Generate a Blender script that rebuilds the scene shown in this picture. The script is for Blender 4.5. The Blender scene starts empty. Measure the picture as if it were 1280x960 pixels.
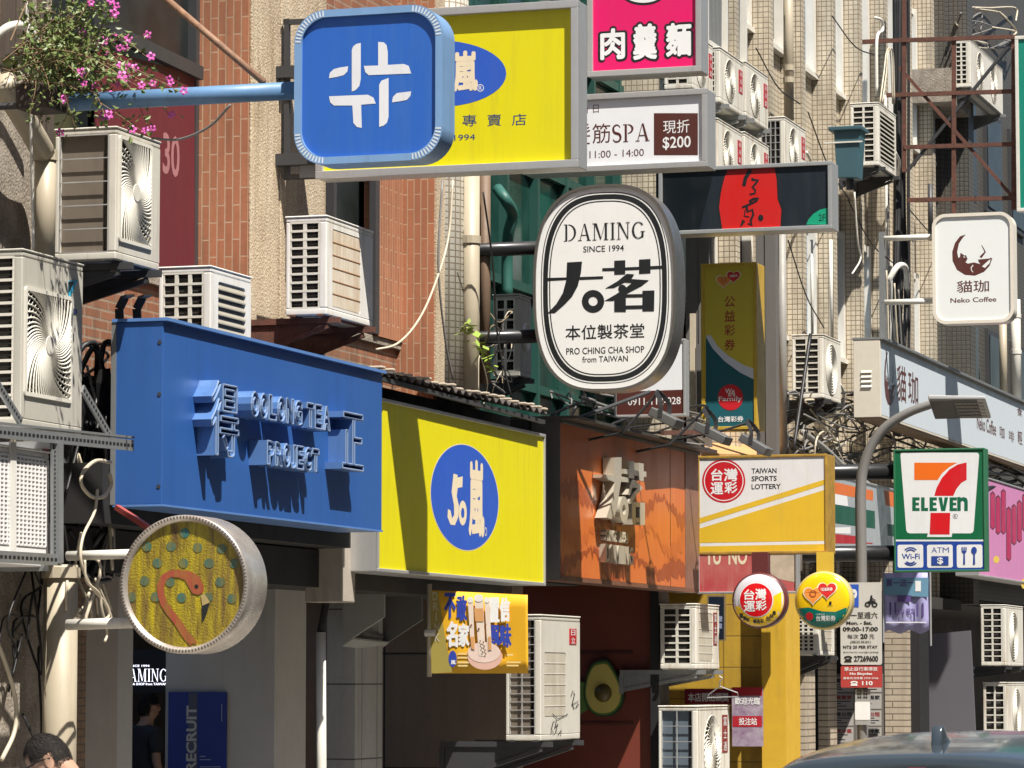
import bpy, math, random
from mathutils import Vector, Matrix
from mathutils.geometry import tessellate_polygon
R = math.radians
rnd = random.Random(7)
SC = bpy.context.scene
COL = SC.collection

# ------------------------------------------------------------------ camera, sky, sun, exposure
FPX = 4437.0                                   # focal length in pixels of a 1280 px wide picture
YAW = R(17.6); PITCH = math.atan(370.0 / FPX)
CAM = Vector((0, 0, 1.68))
cd = bpy.data.cameras.new('camera'); cam = bpy.data.objects.new('camera', cd); COL.objects.link(cam)
cd.sensor_width = 36; cd.lens = 36 * FPX / 1280; cd.clip_start = .5; cd.clip_end = 400
cam.location = CAM; cam.rotation_euler = (R(90) + PITCH, 0, YAW)
SC.camera = cam
SUN = Vector((.47, -.37, 1.0)).normalized()    # towards the sun
w = bpy.data.worlds.new('World'); SC.world = w; w.use_nodes = True
nt = w.node_tree; sky = nt.nodes.new('ShaderNodeTexSky'); sky.sky_type = 'NISHITA'; sky.sun_disc = False
sky.sun_elevation = math.asin(SUN.z); sky.sun_rotation = math.atan2(SUN.x, SUN.y)
nt.links.new(sky.outputs[0], nt.nodes['Background'].inputs[0]); nt.nodes['Background'].inputs[1].default_value = .06
sd = bpy.data.lights.new('sun', 'SUN'); sd.energy = 5.0; sd.angle = R(.5); sd.color = (1, .95, .87)
so = bpy.data.objects.new('sun', sd); COL.objects.link(so); so.rotation_euler = SUN.to_track_quat('Z', 'Y').to_euler(); so.location = (6, 5, 15)
SC.view_settings.view_transform = 'Standard'; SC.view_settings.look = 'None'
SC.view_settings.exposure = .86; SC.view_settings.gamma = 1
SC.cycles.max_bounces = 6; SC.cycles.use_denoising = True

# ------------------------------------------------------------------ measuring helpers: a pixel of the survey photo onto a real plane
_l = Vector((-math.sin(YAW) * math.cos(PITCH), math.cos(YAW) * math.cos(PITCH), math.sin(PITCH)))
_r = Vector((math.cos(YAW), math.sin(YAW), 0))
_u = _r.cross(_l)
def ray(u, v): return _l + _r * ((u - 640) / FPX) - _u * ((v - 480) / FPX)
def PX(u, v, X): d = ray(u, v); return CAM + d * (X / d.x)
def PY(u, v, Y): d = ray(u, v); return CAM + d * (Y / d.y)
def PT(u, v, t): return CAM + ray(u, v) * t

class Frame:
    def __init__(s, O, U, V, N): s.O, s.U, s.V, s.N = Vector(O), Vector(U).normalized(), Vector(V).normalized(), Vector(N).normalized()
    def pt(s, a, b, n=0): return s.O + s.U * a + s.V * b + s.N * n
    def px(s, u, v):
        d = ray(u, v); t = (s.O - CAM).dot(s.N) / d.dot(s.N); q = CAM + d * t - s.O
        return (q.dot(s.U), q.dot(s.V))
def FY(Y, x=0, yaw=0):
    a = R(yaw); return Frame((x, Y, 0), (math.cos(a), math.sin(a), 0), (0, 0, 1), (math.sin(a), -math.cos(a), 0))
def FX(X): return Frame((X, 0, 0), (0, 1, 0), (0, 0, 1), (1, 0, 0))

# ------------------------------------------------------------------ mesh builder
class MB:
    def __init__(s): s.v = []; s.f = []
    def add(s, vs, fs):
        o = len(s.v); s.v += [Vector(p) for p in vs]; s.f += [tuple(i + o for i in f) for f in fs]; return s
    def hexa(s, p):      # 8 points: bottom 4, top 4
        return s.add(p, [(3, 2, 1, 0), (4, 5, 6, 7), (0, 1, 5, 4), (1, 2, 6, 5), (2, 3, 7, 6), (3, 0, 4, 7)])
    def box(s, x0, x1, y0, y1, z0, z1):
        if x0 > x1: x0, x1 = x1, x0
        if y0 > y1: y0, y1 = y1, y0
        if z0 > z1: z0, z1 = z1, z0
        return s.hexa([(x0, y0, z0), (x1, y0, z0), (x1, y1, z0), (x0, y1, z0), (x0, y0, z1), (x1, y0, z1), (x1, y1, z1), (x0, y1, z1)])
    def fbox(s, F, a0, a1, b0, b1, n0, n1):
        if a0 > a1: a0, a1 = a1, a0
        if b0 > b1: b0, b1 = b1, b0
        if n0 > n1: n0, n1 = n1, n0
        # order so that the faces point outward (U x V = N)
        P = [F.pt(a, b, n) for n in (n0, n1) for a, b in ((a0, b0), (a1, b0), (a1, b1), (a0, b1))]
        return s.hexa(P)
    def prism(s, F, loop, n0, n1, holes=()):
        loops = [list(loop)] + [list(h) for h in holes]
        flat = [p for l in loops for p in l]
        tris = tessellate_polygon([[Vector((p[0], p[1], 0)) for p in l] for l in loops])
        k = len(flat)
        vs = [F.pt(a, b, n1) for a, b in flat] + [F.pt(a, b, n0) for a, b in flat]
        fs = []
        for t in tris:
            A = [flat[i] for i in t]
            cr = (A[1][0] - A[0][0]) * (A[2][1] - A[0][1]) - (A[1][1] - A[0][1]) * (A[2][0] - A[0][0])
            if cr < 0: t = (t[0], t[2], t[1])
            fs.append(tuple(t)); fs.append((t[2] + k, t[1] + k, t[0] + k))
        o = 0
        for li, l in enumerate(loops):
            m = len(l); area = sum(l[i][0] * l[(i + 1) % m][1] - l[(i + 1) % m][0] * l[i][1] for i in range(m))
            ccw = (area > 0) == (li == 0)
            for i in range(m):
                j = (i + 1) % m
                q = (o + i, o + i + k, o + j + k, o + j)
                fs.append(q if ccw else q[::-1])
            o += m
        return s.add(vs, fs)
    def sheet(s, F, loop, n, holes=()):
        loops = [list(loop)] + [list(h) for h in holes]
        flat = [p for l in loops for p in l]
        fs = []
        for t in tessellate_polygon([[Vector((p[0], p[1], 0)) for p in l] for l in loops]):
            A = [flat[i] for i in t]
            cr = (A[1][0] - A[0][0]) * (A[2][1] - A[0][1]) - (A[1][1] - A[0][1]) * (A[2][0] - A[0][0])
            fs.append(tuple(t) if cr > 0 else (t[0], t[2], t[1]))
        return s.add([F.pt(a, b, n) for a, b in flat], fs)
    def tri2d(s, F, m, n):
        return s.add([F.pt(a, b, n) for a, b in m[0]], m[1])
    def tube(s, pts, r, n=6, caps=True, r1=None):
        pts = [Vector(p) for p in pts]; k = len(pts); o = len(s.v); side = None
        for i, p in enumerate(pts):
            t = (pts[min(i + 1, k - 1)] - pts[max(i - 1, 0)])
            t = t.normalized() if t.length > 1e-9 else Vector((0, 0, 1))
            if side is None:
                side = t.cross(Vector((0, 0, 1)))
                if side.length < .05: side = t.cross(Vector((1, 0, 0)))
            side = (side - t * side.dot(t)).normalized(); up = side.cross(t)
            rr = r if r1 is None else r + (r1 - r) * i / max(1, k - 1)
            for j in range(n):
                a = 2 * math.pi * j / n
                s.v.append(p + side * (math.cos(a) * rr) + up * (math.sin(a) * rr))
        for i in range(k - 1):
            for j in range(n):
                a = o + i * n + j; b = o + i * n + (j + 1) % n
                s.f.append((a, a + n, b + n, b))
        if caps:
            s.f.append(tuple(o + j for j in range(n))); s.f.append(tuple(o + (k - 1) * n + j for j in reversed(range(n))))
        return s
    def cyl(s, p0, p1, r, n=16, r1=None): return s.tube([p0, p1], r, n, True, r1)
    def lathe(s, F, c, prof, n=32):     # prof: (radius, height along N)
        o = len(s.v); m = len(prof)
        for r, h in prof:
            for j in range(n):
                a = 2 * math.pi * j / n; s.v.append(F.pt(c[0] + r * math.cos(a), c[1] + r * math.sin(a), h))
        for i in range(m - 1):
            for j in range(n):
                a = o + i * n + j; b = o + i * n + (j + 1) % n
                s.f.append((a, b, b + n, a + n))
        s.f.append(tuple(o + j for j in reversed(range(n)))); s.f.append(tuple(o + (m - 1) * n + j for j in range(n)))
        return s
    def bar(s, p0, p1, wd, ht, up=(0, 0, 1)):
        p0, p1, up = Vector(p0), Vector(p1), Vector(up); t = (p1 - p0).normalized(); sd_ = t.cross(up).normalized() * wd / 2; uu = sd_.cross(t).normalized() * ht / 2
        return s.hexa([p0 - sd_ - uu, p0 + sd_ - uu, p1 + sd_ - uu, p1 - sd_ - uu, p0 - sd_ + uu, p0 + sd_ + uu, p1 + sd_ + uu, p1 - sd_ + uu])
    def obj(s, name, m, parent=None, smooth=False, bevel=0, seg=2, origin=None):
        off = Vector(parent['_w']) if parent is not None else Vector(origin or (0, 0, 0))
        me = bpy.data.meshes.new(name)
        me.from_pydata([tuple(p - off) for p in s.v], [], s.f); me.update()
        if m is not None: me.materials.append(m)
        o = bpy.data.objects.new(name, me); COL.objects.link(o)
        if smooth:
            for p in me.polygons: p.use_smooth = True
        if parent is not None:
            o.parent = parent; o['_w'] = parent['_w']
        else: o.location = off; o['_w'] = tuple(off)
        if bevel:
            b = o.modifiers.new('bevel', 'BEVEL'); b.width = bevel; b.segments = seg; b.limit_method = 'ANGLE'; b.angle_limit = R(40); b.use_clamp_overlap = True
            if not smooth:
                for p in me.polygons: p.use_smooth = True
                wn = o.modifiers.new('normals', 'WEIGHTED_NORMAL'); wn.keep_sharp = False
        return o
    def one(s, name, m, label, cat, group=None, **k):      # a thing that is one mesh, its origin at the middle of its base
        lo = [min(p[i] for p in s.v) for i in range(3)]; hi = [max(p[i] for p in s.v) for i in range(3)]
        o = s.obj(name, m, origin=((lo[0] + hi[0]) / 2, (lo[1] + hi[1]) / 2, lo[2]), **k)
        o['label'] = label; o['category'] = cat
        if group: o['group'] = group
        return o

def thing(name, label, cat, loc, group=None):
    o = bpy.data.objects.new(name, None); COL.objects.link(o); o.location = loc; o['_w'] = tuple(loc); o.empty_display_size = .1
    o['label'] = label; o['category'] = cat
    if group: o['group'] = group
    return o

def smooth_path(pts, k=6):
    pts = [Vector(p) for p in pts]; out = []
    P = [pts[0] * 2 - pts[1]] + pts + [pts[-1] * 2 - pts[-2]]
    for i in range(1, len(P) - 2):
        for j in range(k):
            t = j / k; a, b, c, d = P[i - 1], P[i], P[i + 1], P[i + 2]
            out.append(.5 * ((2 * b) + (c - a) * t + (2 * a - 5 * b + 4 * c - d) * t * t + (3 * b - a - 3 * c + d) * t ** 3))
    out.append(pts[-1]); return out
def sag(p0, p1, s_, k=12):
    p0, p1 = Vector(p0), Vector(p1)
    return [p0.lerp(p1, i / k) - Vector((0, 0, s_ * 4 * (i / k) * (1 - i / k))) for i in range(k + 1)]

# ------------------------------------------------------------------ materials
MATS = {}
def _new(name):
    m = bpy.data.materials.new(name); m.use_nodes = True; MATS[name] = m
    return m, m.node_tree, m.node_tree.nodes['Principled BSDF']
def _n(t, kind, **k):
    n = t.nodes.new(kind)
    for a, b in k.items():
        if a in n.inputs: n.inputs[a].default_value = b
        else: setattr(n, a, b)
    return n
def _ramp(t, src, a, b):
    r = t.nodes.new('ShaderNodeMapRange'); r.inputs[1].default_value = a; r.inputs[2].default_value = b; t.links.new(src, r.inputs[0]); return r.outputs[0]
def _mix(t, fac, a, b):
    x = t.nodes.new('ShaderNodeMix'); x.data_type = 'RGBA'
    for i, q in ((0, fac), (6, a), (7, b)):
        if hasattr(q, 'is_output') or hasattr(q, 'links'): t.links.new(q, x.inputs[i])
        else: x.inputs[i].default_value = q if i == 0 else (*q, 1)
    return x.outputs[2]
def _mul(t, a, k):
    x = t.nodes.new('ShaderNodeMath'); x.operation = 'MULTIPLY'; t.links.new(a, x.inputs[0])
    if isinstance(k, (int, float)): x.inputs[1].default_value = k
    else: t.links.new(k, x.inputs[1])
    return x.outputs[0]
def mat(name, c=(.5, .5, .5), rough=.55, metal=0, c2=None, var=.35, vs=5, streak=0, sc=(.06, .05, .035), bump=0, bs=90, emit=0, spec=.5, stretch=1, coat=0, edge=.58, speck=0):
    if name in MATS: return MATS[name]
    m, t, p = _new(name); L = t.links
    geo = _n(t, 'ShaderNodeNewGeometry')
    mp = _n(t, 'ShaderNodeMapping'); mp.inputs['Scale'].default_value = (1, 1, 1 / stretch); L.new(geo.outputs['Position'], mp.inputs[0])
    n1 = _n(t, 'ShaderNodeTexNoise', Scale=vs, Detail=7, Roughness=.65); L.new(mp.outputs[0], n1.inputs['Vector'])
    col = _mix(t, _mul(t, _ramp(t, n1.outputs[0], .35, .7), var), c, c2 or tuple(x * .6 for x in c))
    if streak:
        m2 = _n(t, 'ShaderNodeMapping'); m2.inputs['Scale'].default_value = (9, 9, .7); L.new(geo.outputs['Position'], m2.inputs[0])
        n2 = _n(t, 'ShaderNodeTexNoise', Scale=1.6, Detail=8, Roughness=.7); L.new(m2.outputs[0], n2.inputs['Vector'])
        n3 = _n(t, 'ShaderNodeTexNoise', Scale=1.3, Detail=3); L.new(geo.outputs['Position'], n3.inputs['Vector'])
        f = _mul(t, _mul(t, _ramp(t, n2.outputs[0], edge - .06, edge + .14), _ramp(t, n3.outputs[0], .3, .7)), streak)
        col = _mix(t, f, col, sc)
    if speck:
        n5 = _n(t, 'ShaderNodeTexNoise', Scale=95, Detail=3); L.new(geo.outputs['Position'], n5.inputs['Vector'])
        col = _mix(t, _mul(t, _ramp(t, n5.outputs[0], .56, .66), speck), col, tuple(x * .3 for x in c))
        n6 = _n(t, 'ShaderNodeTexNoise', Scale=60, Detail=3); L.new(geo.outputs['Position'], n6.inputs['Vector'])
        col = _mix(t, _mul(t, _ramp(t, n6.outputs[0], .58, .66), speck * .6), col, tuple(min(.8, x * 1.5) for x in c))
    L.new(col, p.inputs['Base Color'])
    p.inputs['Metallic'].default_value = metal; p.inputs['Specular IOR Level'].default_value = spec
    rr = t.nodes.new('ShaderNodeMapRange'); L.new(n1.outputs[0], rr.inputs[0]); rr.inputs[1].default_value = .3; rr.inputs[2].default_value = .75
    rr.inputs[3].default_value = max(.03, rough - .08); rr.inputs[4].default_value = min(1, rough + .12); L.new(rr.outputs[0], p.inputs['Roughness'])
    if coat: p.inputs['Coat Weight'].default_value = coat; p.inputs['Coat Roughness'].default_value = .06
    if bump:
        nb = _n(t, 'ShaderNodeTexNoise', Scale=bs, Detail=4); L.new(geo.outputs['Position'], nb.inputs['Vector'])
        b = _n(t, 'ShaderNodeBump', Strength=bump, Distance=.01); L.new(nb.outputs[0], b.inputs['Height']); L.new(b.outputs[0], p.inputs['Normal'])
    if emit:
        p.inputs['Emission Color'].default_value = (*c, 1); p.inputs['Emission Strength'].default_value = emit
    return m
def tiles(name, c1, c2, grout, tw, th, gap=.008, vertical=False, offset=.5, dirt=.4, dc=(.10, .075, .05), rough=.5, bump=.4):
    if name in MATS: return MATS[name]
    m, t, p = _new(name); L = t.links
    geo = _n(t, 'ShaderNodeNewGeometry'); sp = _n(t, 'ShaderNodeSeparateXYZ'); L.new(geo.outputs['Position'], sp.inputs[0])
    sn = _n(t, 'ShaderNodeSeparateXYZ'); L.new(geo.outputs['True Normal'], sn.inputs[0])
    ab = _n(t, 'ShaderNodeMath', operation='ABSOLUTE'); L.new(sn.outputs[0], ab.inputs[0])
    gt = _n(t, 'ShaderNodeMath', operation='GREATER_THAN'); L.new(ab.outputs[0], gt.inputs[0]); gt.inputs[1].default_value = .5
    mx = _n(t, 'ShaderNodeMix'); L.new(gt.outputs[0], mx.inputs[0]); L.new(sp.outputs[0], mx.inputs[2]); L.new(sp.outputs[1], mx.inputs[3])
    cb = _n(t, 'ShaderNodeCombineXYZ')
    a, b = (1, 0) if vertical else (0, 1)
    L.new(mx.outputs[0], cb.inputs[a]); L.new(sp.outputs[2], cb.inputs[b])
    br = _n(t, 'ShaderNodeTexBrick', Scale=1.0); br.offset = offset; L.new(cb.outputs[0], br.inputs['Vector'])
    br.inputs['Color1'].default_value = (*c1, 1); br.inputs['Color2'].default_value = (*c2, 1); br.inputs['Mortar'].default_value = (*grout, 1)
    br.inputs['Mortar Size'].default_value = gap; br.inputs['Mortar Smooth'].default_value = .15; br.inputs['Bias'].default_value = -.1
    br.inputs['Brick Width'].default_value = tw; br.inputs['Row Height'].default_value = th
    n1 = _n(t, 'ShaderNodeTexNoise', Scale=2.2, Detail=8, Roughness=.7); 
    m2 = _n(t, 'ShaderNodeMapping'); m2.inputs['Scale'].default_value = (2, 2, .5); L.new(geo.outputs['Position'], m2.inputs[0]); L.new(m2.outputs[0], n1.inputs['Vector'])
    n4 = _n(t, 'ShaderNodeTexNoise', Scale=25, Detail=5); L.new(geo.outputs['Position'], n4.inputs['Vector'])
    c = _mix(t, _mul(t, _ramp(t, n1.outputs[0], .45, .75), dirt), br.outputs['Color'], dc)
    c = _mix(t, _mul(t, _ramp(t, n4.outputs[0], .5, .8), .3), c, tuple(x * .5 for x in c1))
    m3 = _n(t, 'ShaderNodeMapping'); m3.inputs['Scale'].default_value = (7, 7, .45); L.new(geo.outputs['Position'], m3.inputs[0])
    n7 = _n(t, 'ShaderNodeTexNoise', Scale=1.5, Detail=7, Roughness=.7); L.new(m3.outputs[0], n7.inputs['Vector'])
    c = _mix(t, _mul(t, _ramp(t, n7.outputs[0], .5, .68), dirt * .9), c, tuple(x * .6 for x in dc))
    n8 = _n(t, 'ShaderNodeTexNoise', Scale=.9, Detail=4); L.new(geo.outputs['Position'], n8.inputs['Vector'])
    c = _mix(t, _mul(t, _ramp(t, n8.outputs[0], .4, .65), .28), c, tuple(x * .55 for x in c1))
    L.new(c, p.inputs['Base Color']); p.inputs['Roughness'].default_value = rough
    bu = _n(t, 'ShaderNodeBump', Strength=bump, Distance=.006); bu.invert = True; L.new(br.outputs['Fac'], bu.inputs['Height']); L.new(bu.outputs[0], p.inputs['Normal'])
    return m
def glass(name, c=(.02, .025, .03), rough=.08):
    if name in MATS: return MATS[name]
    m, t, p = _new(name); p.inputs['Base Color'].default_value = (*c, 1); p.inputs['Roughness'].default_value = rough; p.inputs['Specular IOR Level'].default_value = .6
    geo = _n(t, 'ShaderNodeNewGeometry'); n = _n(t, 'ShaderNodeTexNoise', Scale=3, Detail=5); t.links.new(geo.outputs['Position'], n.inputs['Vector'])
    t.links.new(_mix(t, _mul(t, _ramp(t, n.outputs[0], .4, .7), .5), c, tuple(min(1, x * 2.2 + .02) for x in c)), p.inputs['Base Color'])
    return m

# ------------------------------------------------------------------ lettering and flat artwork on sign faces
_tc = {}
def cjk(s): return any(ord(c) > 0x2E7F for c in s)
def layers(s, bold):       # heavy strokes of dense characters are built from slightly shifted layers
    if bold <= 0 or not cjk(s): return [(0, 0)]
    n = 4 if bold < .015 else (8 if bold < .05 else 12)
    L = [(0, 0)] + [(bold * math.cos(2 * math.pi * k / n), bold * math.sin(2 * math.pi * k / n)) for k in range(n)]
    if bold >= .05: L += [(bold * .55 * math.cos(2 * math.pi * k / 6), bold * .55 * math.sin(2 * math.pi * k / 6)) for k in range(6)]
    return L
def text2d(s, bold=0.0, space=1.0):
    if cjk(s): bold = 0.0
    key = (s, bold, space)
    if key in _tc: return _tc[key]
    c = bpy.data.curves.new('t', 'FONT'); c.body = s; c.offset = bold; c.space_character = space; c.resolution_u = 3
    o = bpy.data.objects.new('t', c); me = bpy.data.meshes.new_from_object(o)
    vs = [(v.co.x, v.co.y) for v in me.vertices]; fs = [tuple(p.vertices) for p in me.polygons]
    bpy.data.objects.remove(o); bpy.data.curves.remove(c); bpy.data.meshes.remove(me)
    x0 = min(v[0] for v in vs); x1 = max(v[0] for v in vs); y0 = min(v[1] for v in vs); y1 = max(v[1] for v in vs)
    vs = [((a - x0) / max(1e-6, x1 - x0), (b - y0) / max(1e-6, y1 - y0)) for a, b in vs]
    out = []
    for f in fs:
        A = [vs[i] for i in f]; ar = sum(A[i][0] * A[(i + 1) % len(A)][1] - A[(i + 1) % len(A)][0] * A[i][1] for i in range(len(A)))
        out.append(f if ar > 0 else f[::-1])
    _tc[key] = (vs, out); return _tc[key]
def rect(F, u0, v0, u1, v1):
    um, vm = (u0 + u1) / 2, (v0 + v1) / 2
    return F.px(u0, vm)[0], F.px(u1, vm)[0], F.px(um, v1)[1], F.px(um, v0)[1]      # a0,a1,b0,b1
def box2(a0, a1, b0, b1): return [(a0, b0), (a1, b0), (a1, b1), (a0, b1)]
def rrect(a0, a1, b0, b1, r, k=6):
    out = []
    for cx, cy, s in ((a1 - r, b0 + r, -90), (a1 - r, b1 - r, 0), (a0 + r, b1 - r, 90), (a0 + r, b0 + r, 180)):
        for i in range(k + 1):
            a = R(s + 90 * i / k); out.append((cx + r * math.cos(a), cy + r * math.sin(a)))
    return out
def sell(cx, cy, ra, rb, k=40, e=2.0):
    out = []
    for i in range(k):
        a = 2 * math.pi * i / k; c, s = math.cos(a), math.sin(a)
        out.append((cx + ra * math.copysign(abs(c) ** (2 / e), c), cy + rb * math.copysign(abs(s) ** (2 / e), s)))
    return out
class Art:
    """collects flat shapes of one colour on a sign face; points are given in survey pixels through mp()"""
    def __init__(s, F, n=.004, mp=None, raw=False): s.F, s.n, s.mb, s.k = F, n if raw else .002 + (n - .002) * .3, MB(), 0; s.mp = mp or (lambda x, y: (x, y))
    def _n(s): s.k += 1; return s.n + .00006 * s.k
    def P(s, pts): return [s.F.px(*s.mp(x, y)) for x, y in pts]
    def poly(s, pts, holes=()): s.mb.sheet(s.F, s.P(pts), s._n(), [s.P(h) for h in holes]); return s
    def rect(s, x0, y0, x1, y1): return s.poly([(x0, y0), (x0, y1), (x1, y1), (x1, y0)])
    def local(s, pts, holes=()): s.mb.sheet(s.F, pts, s._n(), holes); return s
    def box(s, x0, y0, x1, y1):
        p, q = s.mp(x0, y0), s.mp(x1, y1); return rect(s.F, p[0], p[1], q[0], q[1])
    def rr(s, x0, y0, x1, y1, r):
        a0, a1, b0, b1 = s.box(x0, y0, x1, y1); s.mb.sheet(s.F, rrect(a0, a1, b0, b1, r), s._n()); return s
    def ell(s, x, y, rx, ry, inner=0, k=40):
        pts = [(x + rx * math.cos(2 * math.pi * i / k), y - ry * math.sin(2 * math.pi * i / k)) for i in range(k)]
        hs = [] if not inner else [[(x + (p - x) * inner, y + (q - y) * inner) for p, q in pts]]
        return s.poly(pts, hs)
    def line(s, pts, wd, taper=None):
        pts = [Vector((x, y)) for x, y in pts]; L_, R_ = [], []
        for i, p in enumerate(pts):
            d = (pts[min(i + 1, len(pts) - 1)] - pts[max(i - 1, 0)]).normalized(); q = Vector((-d.y, d.x))
            ww = wd / 2 if taper is None else (wd + (taper - wd) * i / (len(pts) - 1)) / 2
            L_.append(p + q * ww); R_.append(p - q * ww)
        for i in range(len(pts) - 1):
            s.mb.sheet(s.F, s.P([tuple(L_[i]), tuple(L_[i + 1]), tuple(R_[i + 1]), tuple(R_[i])]), s._n())
        return s
    def text(s, t, x0, y0, x1, y1, bold=0.0, space=1.0):
        a0, a1, b0, b1 = s.box(x0, y0, x1, y1); vs, fs = text2d(t, bold, space)
        hb = b1 - b0; e = bold if cjk(t) else 0; aa0, aa1, bb0, bb1 = a0 + e * hb * .6, a1 - e * hb * .6, b0 + e * hb * .6, b1 - e * hb * .6
        for i, (dx, dy) in enumerate(layers(t, bold)): s.mb.add([s.F.pt(aa0 + (aa1 - aa0) * a + dx * hb, bb0 + (bb1 - bb0) * b + dy * hb, s.n + .00005 + .00005 * i) for a, b in vs], fs)
        s.k += 1; return s
    def serif(s, t, x0, y0, x1, y1, gap=.12):
        a0, a1, b0, b1 = s.box(x0, y0, x1, y1); gl = [serif_glyph(c) for c in t]; W = sum(g[0] for g in gl) + gap * (len(t) - 1)
        x = 0
        for wd, polys in gl:
            for p in polys:
                s.mb.sheet(s.F, [(a0 + (a1 - a0) * (x + q[0]) / W, b0 + (b1 - b0) * q[1]) for q in p], s._n())
            x += wd + gap
        return s
    def done(s, name, m, parent): return s.mb.obj(name, m, parent)
def _arc(cx, cy, rx, ry, a0, a1, k=12): return [(cx + rx * math.cos(R(a0 + (a1 - a0) * i / k)), cy + ry * math.sin(R(a0 + (a1 - a0) * i / k))) for i in range(k + 1)]
def _sw(pts, ws):
    L_, R_ = [], []; P = [Vector(p) for p in pts]
    for i, p in enumerate(P):
        d = (P[min(i + 1, len(P) - 1)] - P[max(i - 1, 0)]).normalized(); q = Vector((-d.y, d.x)); w_ = ws[min(i, len(ws) - 1)] / 2
        L_.append(tuple(p + q * w_)); R_.append(tuple(p - q * w_))
    return [[L_[i], L_[i + 1], R_[i + 1], R_[i]] for i in range(len(P) - 1)]
def serif_glyph(c):
    st = lambda x, w_=.13: [[(x, 0), (x + w_, 0), (x + w_, 1), (x, 1)]]
    sf = lambda x, y, w_=.3: [[(x - w_ / 2, y), (x + w_ / 2, y), (x + w_ / 2, y + .04), (x - w_ / 2, y + .04)]]
    if c == 'I': return .32, st(.1) + sf(.16, 0) + sf(.16, .96)
    if c == 'D':
        o = _arc(.3, .5, .52, .5, -90, 90); i = _arc(.3, .5, .38, .45, 90, -90); return .84, st(.1) + sf(.12, 0, .24) + sf(.12, .96, .24) + [o + i]
    if c == 'P':
        o = _arc(.28, .73, .36, .27, -90, 90); i = _arc(.28, .73, .23, .23, 90, -90); return .66, st(.1) + sf(.16, 0) + sf(.12, .96, .24) + [o + i]
    if c == 'A': return .86, [[(.1, 0), (.16, 0), (.44, 1), (.4, 1)], [(.4, 1), (.5, 1), (.8, 0), (.65, 0)], [(.24, .3), (.6, .3), (.6, .35), (.24, .35)]] + sf(.13, 0, .26) + sf(.73, 0, .28)
    if c == 'M': return 1.1, [[(.12, 0), (.18, 0), (.18, 1), (.12, 1)], [(.14, 1), (.3, 1), (.6, .1), (.54, 0)], [(.54, 0), (.6, .1), (.88, 1), (.84, 1)]] + st(.84, .14) + sf(.15, 0, .26) + sf(.92, 0, .3) + sf(.14, .96, .24) + sf(.94, .96, .26)
    if c == 'N': return .9, [[(.12, 0), (.18, 0), (.18, 1), (.12, 1)], [(.1, 1), (.25, 1), (.78, 0), (.72, 0)], [(.72, 0), (.78, 0), (.78, 1), (.72, 1)]] + sf(.15, 0, .26) + sf(.14, .96, .24) + sf(.75, .96, .28)
    if c == 'G': return .86, [_arc(.45, .5, .43, .5, 40, 360 - 40) + _arc(.45, .5, .29, .45, 360 - 40, 40)] + [[(.66, .08), (.79, .08), (.79, .42), (.66, .42)]] + sf(.74, .4, .3)
    if c == 'C': return .8, [_arc(.45, .5, .43, .5, 40, 320) + _arc(.45, .5, .29, .45, 320, 40)]
    if c == 'S':
        pts = _arc(.3, .74, .22, .24, 20, 270, 9) + _arc(.3, .26, .24, .24, 90, -160, 9)[1:]
        ws = [.05, .06, .08, .09, .1, .12, .13, .14, .15, .15, .15, .14, .13, .12, .1, .09, .08, .06, .05, .05]; return .6, _sw(pts, ws)
    if c == 'T': return .72, st(.3) + sf(.36, 0) + [[(.02, .95), (.7, .95), (.7, 1), (.02, 1)], [(.02, .8), (.06, .8), (.06, .96), (.02, .96)], [(.66, .8), (.7, .8), (.7, .96), (.66, .96)]]
    return .4, []

# ------------------------------------------------------------------ shared materials
white_m = mat('white_paint_metal', (.76, .74, .69), .45, var=.3, streak=.6, sc=(.36, .25, .14), edge=.54)
cream_ac = mat('cream_ac_shell', (.72, .69, .61), .48, var=.35, vs=4, streak=.85, sc=(.30, .19, .09), edge=.52)
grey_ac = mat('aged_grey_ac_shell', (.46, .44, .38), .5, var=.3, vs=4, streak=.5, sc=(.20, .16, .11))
dingy_ac = mat('dingy_ac_shell', (.58, .55, .48), .5, var=.35, vs=4, streak=.75, sc=(.22, .16, .10))
grille_m = mat('plastic_grille', (.66, .63, .55), .45, var=.3, streak=.3, sc=(.3, .24, .16))
coil_m = mat('dark_coil', (.05, .045, .04), .7, var=.5, vs=12)
coil_b = mat('dusty_coil', (.16, .13, .10), .7, var=.5, vs=7, streak=.6, sc=(.05, .04, .03))
black_m = mat('matte_black', (.012, .012, .013), .6, var=.3)
dark_m = mat('dark_grey_metal', (.045, .045, .048), .5, var=.4)
steel_m = mat('galvanised_steel', (.30, .31, .31), .45, metal=.5, var=.5, vs=9, streak=.3, sc=(.16, .12, .09))
alu_m = mat('aluminium_frame', (.55, .55, .54), .38, metal=.55, var=.35, streak=.35, sc=(.22, .19, .15))
rust_m = mat('rusty_iron', (.14, .05, .03), .75, c2=(.06, .03, .022), var=.8, vs=14, bump=.3)
pipe_m = mat('beige_plastic_pipe', (.44, .38, .28), .45, var=.35, vs=3, streak=.5, sc=(.2, .15, .1))
pvc_m = mat('white_plastic_pipe', (.70, .67, .60), .4, var=.3, streak=.35, sc=(.3, .24, .18))
cable_b = mat('black_cable', (.015, .015, .016), .5)
cable_w = mat('cream_cable', (.55, .48, .36), .5, var=.5)
cable_g = mat('grey_cable', (.2, .19, .18), .5, var=.4)
conc_m = mat('rough_concrete', (.36, .31, .25), .85, c2=(.16, .13, .10), var=.85, vs=7, streak=.75, sc=(.09, .07, .055), bump=.9, bs=55, speck=.8)
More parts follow.
